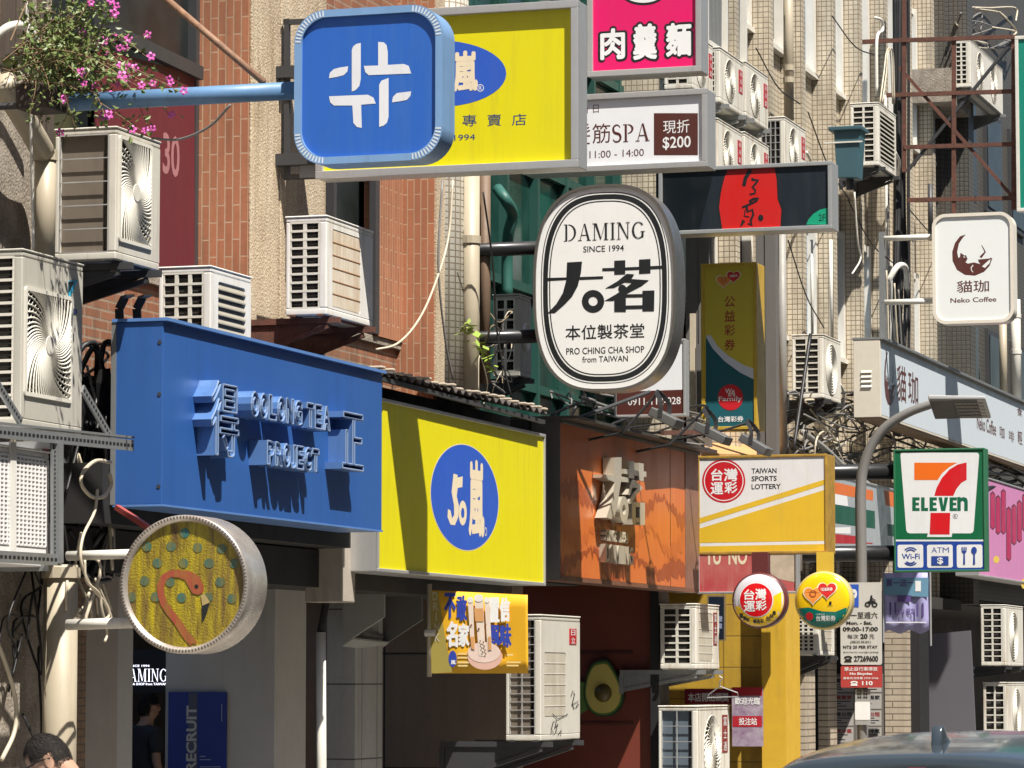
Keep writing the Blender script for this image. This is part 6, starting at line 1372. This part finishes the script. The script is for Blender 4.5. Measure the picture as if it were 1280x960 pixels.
m = MB().bar(PX(828, 541, -7.9), PX(878, 540, -7.9), .03, .04); m.one('steel_tube', rust_m, 'short rusty tube between two floodlights', 'tube')
# white zigzag gate strip near the spa sign
t = thing('folding_lattice', 'pale zigzag lattice strip and post left of the upright lottery sign', 'lattice', tuple(PY(865, 515, 33)))
zq = lambda u, v: PY(u, v, 33.2)
m = MB(); zz = [zq(857 + (6 if k % 2 else 0), 436 + 5 * k) for k in range(16)]; [m.tube([zz[k], zz[k + 1]], .008, 5) for k in range(15)]; m.obj('zigzag_bar', pvc_m, t)
MB().bar(zq(866, 392), zq(866, 518), .05, .04, (0, 1, 0)).obj('post', mat('pale_post', (.56, .48, .36), .6, var=.4), t); MB().bar(zq(875, 430), zq(875, 518), .06, .04, (0, 1, 0)).obj('dark_post', mat('grey_wood', (.14, .13, .12), .8, var=.6, stretch=6), t)
# weathered timber facing behind the upright sign
t = thing('timber_facing', 'grey weathered boards around the upright lottery sign', 'cladding', (-8.95, 34.6, 4))
for k, (u0, u1) in enumerate(((858, 874), (874, 888), (946, 958), (958, 972))): 
    a = Xy(u0, 34.0); b = Xy(u1, 34.0); MB().box(a, b - .006, 34.0 - .01 * k, 34.1, PY(u0, 575, 34).z, PY(u0, 290, 34).z).obj('board', MATS['grey_wood'], t)
MB().box(-9.0, Xy(1000, 34.15), 34.12, 34.2, 2.75, 3.9).obj('back_board', mat('stained_wall', (.20, .16, .12), .8, c2=(.07, .055, .045), var=.9, vs=5, streak=.7), t)
m = MB().add([PX(865, 568, -8.6), PX(985, 568, -8.6), PX(930, 548, -9), PX(880, 546, -9)], [(0, 1, 2, 3)]); m2 = MB().hexa([PX(868, 570, -8.45), PX(975, 573, -8.45), PX(960, 560, -8.95), PX(868, 556, -8.95)] + [p + Vector((0, 0, .03)) for p in (PX(868, 570, -8.45), PX(975, 573, -8.45), PX(960, 560, -8.95), PX(868, 556, -8.95))]); m2.one('ledge_board', mat('orange_ledge', (.55, .30, .12), .7, var=.5, vs=6), 'sunlit orange ledge on top of the sports lottery sign', 'ledge')
# grey extractor duct
t = thing('extractor_duct', 'grey sheet metal extractor hood beside the drinks banner', 'extractor hood', tuple(PY(478, 800, 24.2)))
gd = mat('grey_duct_sheet', (.33, .33, .31), .5, var=.3, streak=.25); kq = lambda u, v, Y: PY(u, v, Y)
m = MB(); f1 = [(428, 716), (480, 716), (480, 771), (428, 806)]; m.prism(FY(24.2), [FY(24.2).px(u, v) for u, v in f1], -.03, 0); m.obj('front_plate', gd, t)
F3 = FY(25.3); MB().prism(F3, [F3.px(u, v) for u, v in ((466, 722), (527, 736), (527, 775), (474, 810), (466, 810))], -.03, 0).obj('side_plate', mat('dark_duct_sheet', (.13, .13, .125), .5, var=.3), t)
q1 = [PY(428, 806, 24.21), PY(441, 797, 24.21), PY(486, 802, 25.29), PY(474, 811, 25.29)]; MB().hexa([p - Vector((0, 0, .012)) for p in q1] + q1).obj('bottom_plate', gd, t)
MB().bar(PY(452, 792, 24.25), PY(478, 796, 25.2), .02, .02).obj('inner_bar', dark_m, t)
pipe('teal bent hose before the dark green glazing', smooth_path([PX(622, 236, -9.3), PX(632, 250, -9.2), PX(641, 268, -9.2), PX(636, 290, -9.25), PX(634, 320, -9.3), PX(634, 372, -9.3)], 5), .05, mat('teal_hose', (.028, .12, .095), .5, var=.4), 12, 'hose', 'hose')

# ------------------------------------------------------------------ cables
def cable(label, pts, r, m_, X=None, group=None, k=6):
    P = [PX(*p) if len(p) == 3 and p[2] < 0 else Vector(p) for p in pts]
    return MB().tube(smooth_path(P, k), r, 6).one('cable', m_, label, 'cable', group, smooth=True)
cr = random.Random(21)
cable('thin white cable hanging down the concrete pilaster', [(33, -10, -8.45), (35, 60, -8.45), (38, 150, -8.45), (41, 260, -8.5), (42, 312, -8.5)], .009, pvc_m)
cable('slack grey cable from the blue pole to the wire caged unit', [(190, 173, -7.6), (225, 174, -7.4), (262, 158, -7.2), (288, 131, -7.05)], .007, cable_g)
cable('cream coiled loop of cable left of the blue fascia', [(138, 578, -8.1), (120, 576, -8.1), (104, 590, -8.1), (102, 606, -8.1), (115, 621, -8.1), (130, 620, -8.1), (139, 606, -8.1), (137, 592, -8.1)], .011, cable_w)
cable('cream cable dangling from the loop to the round sign arm', [(122, 612, -8.1), (118, 640, -8.08), (104, 670, -8.06), (101, 700, -8.05), (112, 730, -8.05), (130, 752, -8.05), (136, 770, -8.05), (124, 776, -8.05)], .009, cable_w)
cable('twisted cream cable between the two round sign arms', [(106, 700, -8.0), (108, 726, -8.0), (124, 742, -8.0), (127, 760, -8.0), (134, 790, -8.0), (131, 802, -8.0)], .008, cable_w)
cable('white cable curving over the person by the wall', [(-4, 800, -8.3), (12, 845, -8.3), (20, 880, -8.3), (18, 915, -8.3), (2, 950, -8.3)], .013, cable_w)
cable('cream cable sagging beside the rust stained unit', [(566, 225, -8.4), (560, 300, -8.4), (540, 365, -8.4), (520, 405, -8.4), (496, 430, -8.4), (470, 437, -8.5)], .009, cable_w)
cable('dark cable running down the white mosaic column', [(553, 225, -8.4), (548, 330, -8.4), (556, 420, -8.4), (566, 475, -8.4)], .009, cable_g)
cable('black cable crossing the brown streaked pipe', [(604, 240, -8.4), (616, 330, -8.4), (622, 420, -8.4), (640, 500, -8.3)], .008, cable_b)
cable('white cable on the beige tiles above the coffee fascia', [(1068, 240, -8.6), (1072, 300, -8.6), (1076, 322, -8.6), (1068, 338, -8.6), (1065, 342, -8.6)], .011, pvc_m)
cable('white hooked cable above the louvred unit', [(1094, 22, -8.6), (1102, 26, -8.6), (1103, 38, -8.6), (1096, 50, -8.6), (1096, 120, -8.6)], .02, pvc_m)
for k in range(2): cable('pale looped wire over the louvred unit', [(1100 + 3 * k, 128, -8.5), (1105 + 3 * k, 90, -8.5), (1108 + 2 * k, 66, -8.5), (1113 + 3 * k, 66, -8.5), (1116 + 2 * k, 130, -8.5)], .010, cable_w, group='pale wires looped over the louvred unit')
cable('dark rod leaning across the ringed fan unit', [(1013, 418, -8.1), (1004, 480, -8.1), (992, 562, -8.1)], .02, cable_b)
for k in range(7):
    u = 1119 + k * 2.6; X = -8.62 + .02 * (k % 3)
    cable('thick black cable in the bundle running down the beige tiles', [(u + cr.uniform(-1, 1), -20, X), (u + cr.uniform(-1.5, 1.5), 120, X), (u + cr.uniform(-2, 2), 260, X), (u + cr.uniform(-3, 3), 360, X), (u + cr.uniform(-4, 5), 450, X), (u + cr.uniform(-18, 6), 545, X)], cr.uniform(.018, .036), cable_b, group='black cables bundled down the beige tiles')
for k in range(5):
    u = 1103 + k * 5; cable('slack cream cable fanning towards the coffee fascia', [(u, 330 + 8 * k, -8.5), (u + 2, 400, -8.5), (u + cr.uniform(3, 9), 450, -8.5), (u + cr.uniform(5, 14), 540, -8.5)], .011, cable_w if k % 2 else cable_g, group='slack cables fanning towards the coffee fascia')
def tangle(label, group, box, X, n, mats, r, seed):
    q = random.Random(seed); u0, v0, u1, v1 = box
    for k in range(n):
        pts = []; u, v = q.uniform(u0, u1), q.uniform(v0, v1)
        for i in range(5): pts.append((u, v, X + q.uniform(-.12, .12))); u = min(u1, max(u0, u + q.uniform(-.5, .5) * (u1 - u0))); v = min(v1, max(v0, v + q.uniform(-.35, .45) * (v1 - v0)))
        cable(label, pts, q.uniform(*r), mats[k % len(mats)], group=group, k=5)
for k, (u0, v0, u1, v1) in enumerate(((945, 60, 1000, 130), (1010, 140, 1062, 250), (1060, 250, 1118, 330), (985, 300, 1030, 410), (1135, 260, 1200, 300), (1040, 20, 1100, 70))):
    cable('thin dark wire slung across the beige tiles', [(u0, v0, -8.7), ((u0 + u1) / 2, (v0 + v1) / 2 + 14, -8.68), (u1, v1, -8.7)], .008, cable_b, group='thin dark wires slung across the beige tiles')
for k, (u, v) in enumerate(((898, 122), (930, 140), (1008, 190), (1119, 190), (1050, 480))):
    cable('short white insulated pipe curling from an air conditioner', [(u, v, -8.45), (u + 5, v + 12, -8.45), (u + 4, v + 30, -8.55), (u + 8, v + 55, -8.75)], .018, pvc_m, group='short insulated pipes below the facade air conditioners')
tangle('black cable in the tangle beside the blue fascia', 'black cables tangled beside the blue fascia', (76, 430, 142, 720), -8.5, 22, [cable_b, cable_b, cable_g], (.008, .018), 4)
tangle('pale wire in the tangle below the steel rack', 'pale wires tangled below the steel rack', (84, 560, 140, 780), -8.4, 8, [cable_w], (.006, .011), 5)
tangle('pale cable in the tangle above the convenience store sign', 'pale cables tangled above the convenience store sign', (1005, 500, 1118, 592), -8.5, 26, [cable_w, cable_g, cable_g], (.006, .014), 6)
tangle('black cable in the tangle above the convenience store sign', 'black cables tangled above the convenience store sign', (985, 490, 1180, 596), -8.5, 20, [cable_b, cable_b, cable_g], (.007, .015), 7)
tangle('dark wire in the tangle under the oval sign', 'dark wires tangled under the oval sign', (690, 490, 880, 560), -8.4, 16, [cable_b, cable_g], (.007, .016), 8)
tangle('dry root strand hanging by the brown pipe', 'dry roots hanging by the brown pipe', (598, 390, 640, 505), -8.5, 9, [cable_w, cable_g, mat('root', (.22, .16, .10), .8)], (.004, .008), 9)
tangle('black cable on the shaded pilaster by the downpipe', 'black cables on the shaded pilaster', (-5, 690, 52, 930), -8.65, 7, [cable_b], (.005, .010), 10)
tangle('cable under the dark eave of the far shops', 'cables under the far eaves', (1165, 560, 1280, 610), -8.3, 10, [cable_b, cable_w, cable_g], (.012, .03), 11)
tangle('grey root in the dry creeper on the far wall', 'dry creeper roots on the far wall', (1195, 10, 1270, 60), -8.7, 12, [cable_g, cable_w], (.008, .016), 13)
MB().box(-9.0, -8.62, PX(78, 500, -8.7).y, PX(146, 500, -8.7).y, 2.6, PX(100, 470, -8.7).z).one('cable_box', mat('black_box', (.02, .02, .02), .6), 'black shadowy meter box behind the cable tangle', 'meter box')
MB().hexa([PX(120, 478, -8.3), PX(140, 482, -8.3), PX(141, 520, -8.35), PX(122, 516, -8.35), PX(124, 462, -8.3), PX(138, 460, -8.3), PX(140, 480, -8.4), PX(124, 480, -8.4)]).one('cable_sleeve', black_m, 'black wrapped sleeve beside the blue fascia edge', 'cable sleeve')
MB().bar(PX(146, 634, -8.15), PX(186, 660, -7.9), .03, .03).one('red_tube', mat('red_tube_paint', (.35, .07, .06), .5), 'short faded red tube under the blue fascia corner', 'tube')

# ------------------------------------------------------------------ people
def person(label, loc, H, yaw, shirt, trousers, hairm, lean=.0, skin=None, glasses=False, strap=None, bow=0.0):
    t = thing('person', label, 'person', loc); k = H / 1.7; ca, sa = math.cos(yaw), math.sin(yaw)
    W = lambda x, y, z: Vector((x * ca - y * sa, x * sa + y * ca, z)) * k + Vector(loc)        # figure faces -y
    lz = lambda z: -lean * max(0, z - .9) ** 1.2
    cb_, sb_ = math.cos(bow), math.sin(bow); py0 = -.01 + lz(1.5); pz0 = 1.50
    def bowed(x, y, z): dy, dz = y - py0, z - pz0; return (x, py0 + dy * cb_ - dz * sb_, pz0 + dz * cb_ + dy * sb_)
    HW = lambda x, y, z: W(*bowed(x, y, z))
    def skin_mesh(nm, verts, edges, rad, m_):
        me = bpy.data.meshes.new(nm); me.from_pydata([tuple(W(*v) - Vector(loc)) for v in verts], edges, []); o = bpy.data.objects.new(nm, me); COL.objects.link(o)
        o.modifiers.new('skin', 'SKIN'); sv = me.skin_vertices[0].data
        for i, r in enumerate(rad): r = r if isinstance(r, tuple) else (r, r); sv[i].radius = (r[0] * k, r[1] * k)
        sv[0].use_root = True; s_ = o.modifiers.new('sub', 'SUBSURF'); s_.levels = 2; s_.render_levels = 2
        bpy.context.view_layer.update(); dg = bpy.context.evaluated_depsgraph_get(); m2 = bpy.data.meshes.new_from_object(o.evaluated_get(dg)); bpy.data.objects.remove(o); m2.name = nm
        m2.materials.clear(); m2.materials.append(m_); [setattr(p, 'use_smooth', True) for p in m2.polygons]
        q = bpy.data.objects.new(nm, m2); COL.objects.link(q); q.parent = t; q['_w'] = tuple(loc); return q
    skin = skin or mat('skin', (.46, .27, .18), .5, var=.2)
    P = lambda x, y, z: (x, y + lz(z), z)
    V = [P(0, 0, .95), P(0, .01, 1.2), P(0, .02, 1.38), P(0, .0, 1.46), P(0, -.02, 1.53), P(0, -.025, 1.6), P(0, -.03, 1.66)]; E_ = [(i, i + 1) for i in range(6)]; rad = [.10, .11, .10, .052, .068, .084, .056]; V[4:7] = [bowed(*q) for q in V[4:7]]
    for s_ in (-1, 1):
        b = len(V); V += [P(s_ * .17, .02, 1.38), P(s_ * .22, .04, 1.12), P(s_ * .22, -.08, .9), P(s_ * .21, -.15, .82)]; E_ += [(2, b), (b, b + 1), (b + 1, b + 2), (b + 2, b + 3)]; rad += [.05, .04, .03, .034]
        h = len(V)
        for f, (dx, dz, L_) in enumerate(((-.035, .0, .05), (-.012, -.02, .075), (.008, -.022, .08), (.026, -.018, .07), (.04, -.008, .055))):
            bse = V[b + 3]; V += [(bse[0] + dx, bse[1] - .04, bse[2] - .03), (bse[0] + dx * 1.3, bse[1] - .05, bse[2] - .03 - L_)]; E_ += [(b + 3, len(V) - 2), (len(V) - 2, len(V) - 1)]; rad += [.011, .008]
        b = len(V); V += [(s_ * .1, 0, .86), (s_ * .11, -.01, .48), (s_ * .11, .02, .09), (s_ * .12, -.13, .045)]; E_ += [(0, b), (b, b + 1), (b + 1, b + 2), (b + 2, b + 3)]; rad += [.085, .055, .04, .035]
    skin_mesh('body', V, E_, rad, skin)
    V = [P(0, 0, .88), P(0, .01, 1.15), P(0, .02, 1.36), P(0, .0, 1.45)]; E_ = [(0, 1), (1, 2), (2, 3)]; rad = [(.17, .13), (.165, .13), (.16, .12), (.075, .075)]
    for s_ in (-1, 1): b = len(V); V += [P(s_ * .17, .02, 1.375), P(s_ * .215, .035, 1.2)]; E_ += [(2, b), (b, b + 1)]; rad += [.078, .07]
    skin_mesh('shirt', V, E_, rad, shirt)
    V = [(0, 0, .92)]; E_ = []; rad = [(.16, .125)]
    for s_ in (-1, 1): b = len(V); V += [(s_ * .1, 0, .8), (s_ * .11, -.01, .48), (s_ * .11, .02, .12)]; E_ += [(0, b), (b, b + 1), (b + 1, b + 2)]; rad += [.1, .072, .06]
    skin_mesh('trousers', V, E_, rad, trousers)
    # head shape, ears, hair over the skull
    hc = Vector((0, -.035 + lz(1.62), 1.615))
    def shell(m, grow, keep, n=20, r_=14):
        idx = {}
        for i in range(r_ + 1):
            th = math.pi * i / r_
            for j in range(n):
                ph = 2 * math.pi * j / n; x, y, z = math.sin(th) * math.cos(ph), math.sin(th) * math.sin(ph), math.cos(th)
                jaw = 1 - .22 * max(0, -z); g_ = grow * (1 + (.012 if grow > 1 else 0) * math.sin(j * 5.1 + i * 3.3)); px_, py_, pz_ = x * .078 * jaw, y * .10 * jaw - (.012 if z < -.2 and y < 0 else 0), z * .122
                if grow == 1 and y < -.93 and -.35 < z < .1: py_ -= .022
                idx[i, j] = len(m.v); m.v.append(HW(px_ * g_ + hc.x, py_ * g_ + hc.y, pz_ * g_ + hc.z))
        for i in range(r_):
            for j in range(n):
                th = math.pi * (i + .5) / r_; ph = 2 * math.pi * (j + .5) / n
                if keep(math.cos(th), math.sin(th) * math.sin(ph)): m.f.append((idx[i, j], idx[i + 1, j], idx[i + 1, (j + 1) % n], idx[i, (j + 1) % n]))
        return m
    shell(MB(), 1.0, lambda z, y: True).obj('head', skin, t, smooth=True)
    hr = shell(MB(), 1.07, lambda z, y: z > .5 or (z > -.5 and y > .42) or (z > .18 and y > -.55), 40, 28)
    q_ = random.Random(8)
    for _ in range(7000):
        z = q_.uniform(-.55, 1); ph = q_.uniform(0, 2 * math.pi); s0 = math.sqrt(1 - z * z); x, y = s0 * math.cos(ph), s0 * math.sin(ph)
        if not (z > .46 or (z > -.55 and y > .36) or (z > .14 and y > -.6)): continue
        nn = Vector((x, y, z)); fl_ = Vector((q_.uniform(-.35, .35), .35 + q_.uniform(-.3, .3), -.8)); fl_ = (fl_ - nn * fl_.dot(nn)).normalized() * .018 + nn * q_.uniform(.001, .004)
        o_ = Vector((x * .084 + hc.x, y * .107 + hc.y, z * .1305 + hc.z)); e_ = o_ + fl_; sd_ = fl_.cross(nn).normalized() * .0009
        i_ = len(hr.v); hr.v += [HW(*(o_ - sd_)), HW(*(o_ + sd_)), HW(*e_)]; hr.f.append((i_, i_ + 1, i_ + 2))
    hr.obj('hair', hairm, t, smooth=True)
    for s_ in (-1, 1):
        e = MB(); [e.v.append(HW(hc.x + s_ * (.078 + .012 * abs(math.sin(a))), hc.y + .018 + .02 * math.cos(a), hc.z - .012 + .034 * math.sin(a))) for a in [2 * math.pi * i / 12 for i in range(12)]]; e.v.append(HW(hc.x + s_ * .082, hc.y + .012, hc.z - .012)); e.f += [(i, (i + 1) % 12, 12) for i in range(12)]; e.obj('ear', skin, t, smooth=True)
        MB().tube([HW(hc.x + s_ * (.03 + .012 * math.cos(a)), hc.y - .098, hc.z + .006 + .005 * math.sin(a)) for a in [2 * math.pi * i / 8 for i in range(9)]], .004 * k, 5).obj('eye', black_m, t)
    MB().tube([HW(hc.x - .025, hc.y - .094, hc.z - .065), HW(hc.x, hc.y - .102, hc.z - .063), HW(hc.x + .025, hc.y - .094, hc.z - .065)], .005 * k, 5).obj('mouth', mat('lips', (.35, .14, .11), .5), t)
    if glasses:
        g = MB()
        for s_ in (-1, 1): g.tube([HW(hc.x + s_ * .036 + .028 * math.cos(a), hc.y - .112, hc.z + .008 + .02 * math.sin(a)) for a in [2 * math.pi * i / 14 for i in range(15)]], .003, 5); g.tube([HW(hc.x + s_ * .064, hc.y - .11, hc.z + .014), HW(hc.x + s_ * .083, hc.y - .02, hc.z + .014), HW(hc.x + s_ * .082, hc.y + .03, hc.z + .0)], .0035, 5)
        g.tube([HW(hc.x - .01, hc.y - .114, hc.z + .012), HW(hc.x + .01, hc.y - .114, hc.z + .012)], .003, 5); g.obj('glasses', black_m, t)
    if strap: MB().tube(smooth_path([W(-.1, -.13, 1.0), W(.03, -.12 + lz(1.3), 1.3), W(.11, .0 + lz(1.45), 1.475), W(.1, .12, 1.35), W(-.05, .17, 1.1)], 4), .022 * k, 6).obj('bag_strap', strap, t, smooth=True)
    return t
short_hair = mat('short_black_hair', (.014, .012, .011), .75, c2=(.045, .036, .03), var=.8, vs=90, spec=.25)
hp_ = PT(48, 940, 14.0); person('bespectacled person with short dark hair and a pale blue shirt at the bottom left', (hp_.x + .31, hp_.y, .004), 1.475, R(-78), mat('pale_blue_shirt', (.42, .50, .60), .7, var=.2), mat('navy_trousers', (.03, .035, .06), .8), short_hair, .3, glasses=True, strap=mat('dark_strap', (.03, .03, .035), .6), bow=R(30))
hp_ = PY(444, 905, 26.3); person('person in a beige shirt mostly hidden behind the grey column', (hp_.x - .12, 26.3, .13), 1.55, R(200), mat('beige_shirt', (.46, .40, .32), .8, var=.2), mat('grey_trousers', (.1, .1, .1), .8), short_hair)
hp_ = PY(182, 905, 24.3); person('dim person standing inside the dark shop below the lit sign', (hp_.x, 24.3, .13), 1.42, R(150), mat('charcoal_shirt', (.03, .03, .033), .8), mat('grey_trousers', (.1, .1, .1), .8), short_hair)

# ------------------------------------------------------------------ parked car
cx_, cy_ = PT(1180, 915, 13.2).x, 12.35; t = thing('parked_car', 'dark grey car roof with a shark fin aerial at the bottom right', 'car', (cx_, cy_ + 2.1, 0))
paint = mat('grey_car_paint', (.055, .07, .082), .17, metal=.3, var=.2, coat=.3, c2=(.08, .10, .12)); cg = glass('car_glass', (.012, .015, .017), .15); rub = mat('tyre_rubber', (.015, .015, .015), .8); tl = mat('red_lamp', (.35, .01, .01), .15)
def loft(secs, m_, nm, close=True, sub=True):
    m = MB(); n = len(secs[0])
    for s_ in secs: m.v += [Vector((cx_ + x, cy_ + y, z)) for x, y, z in s_]
    for i in range(len(secs) - 1):
        for j in range(n): m.f.append((i * n + j, i * n + (j + 1) % n, (i + 1) * n + (j + 1) % n, (i + 1) * n + j))
    if close: m.f += [tuple(range(n))[::-1], tuple((len(secs) - 1) * n + j for j in range(n))]
    o = m.obj(nm, m_, t, smooth=True)
    if sub: s_ = o.modifiers.new('sub', 'SUBSURF'); s_.levels = 2; s_.render_levels = 2
    return o
def ringb(y, w_, z0, z1, r=.12): return [(-w_ + r, y, z0), (w_ - r, y, z0), (w_, y, z0 + r), (w_ + .02, y, (z0 + z1) / 2), (w_ - .02, y, z1 - r * .5), (w_ - r, y, z1), (0, y, z1 + .012), (-w_ + r, y, z1), (-w_ + .02, y, z1 - r * .5), (-w_ - .02, y, (z0 + z1) / 2), (-w_, y, z0 + r)]
loft([ringb(.0, .70, .36, .86), ringb(.08, .84, .24, .93), ringb(.6, .88, .2, .96), ringb(1.6, .9, .2, .95), ringb(2.8, .9, .2, .94), ringb(3.5, .88, .2, .88), ringb(4.1, .82, .24, .74), ringb(4.3, .66, .34, .62)], paint, 'body')
def ringc(y, wb, wt, z0, z1): return [(-wb, y, z0), (wb, y, z0), (wb * .97, y, z0 + (z1 - z0) * .35), (wt + .04, y, z1 - .14), (wt, y, z1 - .05), (wt * .72, y, z1 - .012), (0, y, z1), (-wt * .72, y, z1 - .012), (-wt, y, z1 - .05), (-wt - .04, y, z1 - .14), (-wb * .97, y, z0 + (z1 - z0) * .35)]
def cab(y): return y
loft([ringc(.12, .78, .62, .90, 1.0), ringc(.22, .80, .56, .90, 1.22), ringc(.50, .82, .50, .92, 1.395), ringc(.9, .83, .52, .93, 1.45), ringc(1.6, .84, .53, .93, 1.475), ringc(2.3, .84, .52, .93, 1.45), ringc(2.9, .82, .52, .92, 1.28), ringc(3.4, .80, .56, .88, .98)], cg, 'cabin_glass')
def roofring(y, wt, z1, th=.03): return [(-wt, y, z1 - .07), (-wt * .86, y, z1 - .022), (-wt * .5, y, z1 + .004), (0, y, z1 + .012), (wt * .5, y, z1 + .004), (wt * .86, y, z1 - .022), (wt, y, z1 - .07), (wt * .8, y, z1 - .05), (0, y, z1 - .03), (-wt * .8, y, z1 - .05)]
loft([roofring(.34, .56, 1.395), roofring(.36, .565, 1.404), roofring(.55, .575, 1.428), roofring(.9, .58, 1.452), roofring(1.6, .58, 1.478), roofring(2.2, .57, 1.462), roofring(2.45, .55, 1.43)], paint, 'roof')
m = MB()
for s_, fy in ((-1, 1), (1, 1)): pass
fin = [(.0, .0), (.012, .055), (.03, .078), (.06, .075), (.12, .045), (.2, .018), (.28, .0)]
FS = Frame((cx_ - .02, cy_ + .62, 1.435), (0, 1, 0), (0, 0, 1), (-1, 0, 0)); MB().prism(FS, fin, -.04, .0).obj('aerial_fin', paint, t, bevel=.006, smooth=True)
for sx in (-1, 1):
    for y in (.85, 3.45):
        w0 = MB().tube([(cx_ + sx * .70, cy_ + y, .33), (cx_ + sx * .90, cy_ + y, .33)], .33, 28).obj('wheel', rub, t, bevel=.03); MB().tube([(cx_ + sx * .89, cy_ + y, .33), (cx_ + sx * .912, cy_ + y, .33)], .21, 20).obj('rim', alu_m, w0)
    MB().box(cx_ + sx * .50, cx_ + sx * .80, cy_ - .012, cy_ + .1, .70, .86).obj('tail_light', tl, t, bevel=.02); MB().box(cx_ + sx * .90, cx_ + sx * 1.04, cy_ + 2.55, cy_ + 2.68, .98, 1.10).obj('mirror', paint, t, bevel=.03)
MB().box(cx_ - .26, cx_ + .26, cy_ - .022, cy_ + .06, .55, .68).obj('number_plate', white_m, t); MB().bar((cx_ - .01, cy_ + .155, 1.36), (cx_ + .05, cy_ + .155, 1.36), .03, .02).obj('brake_lamp', tl, t)
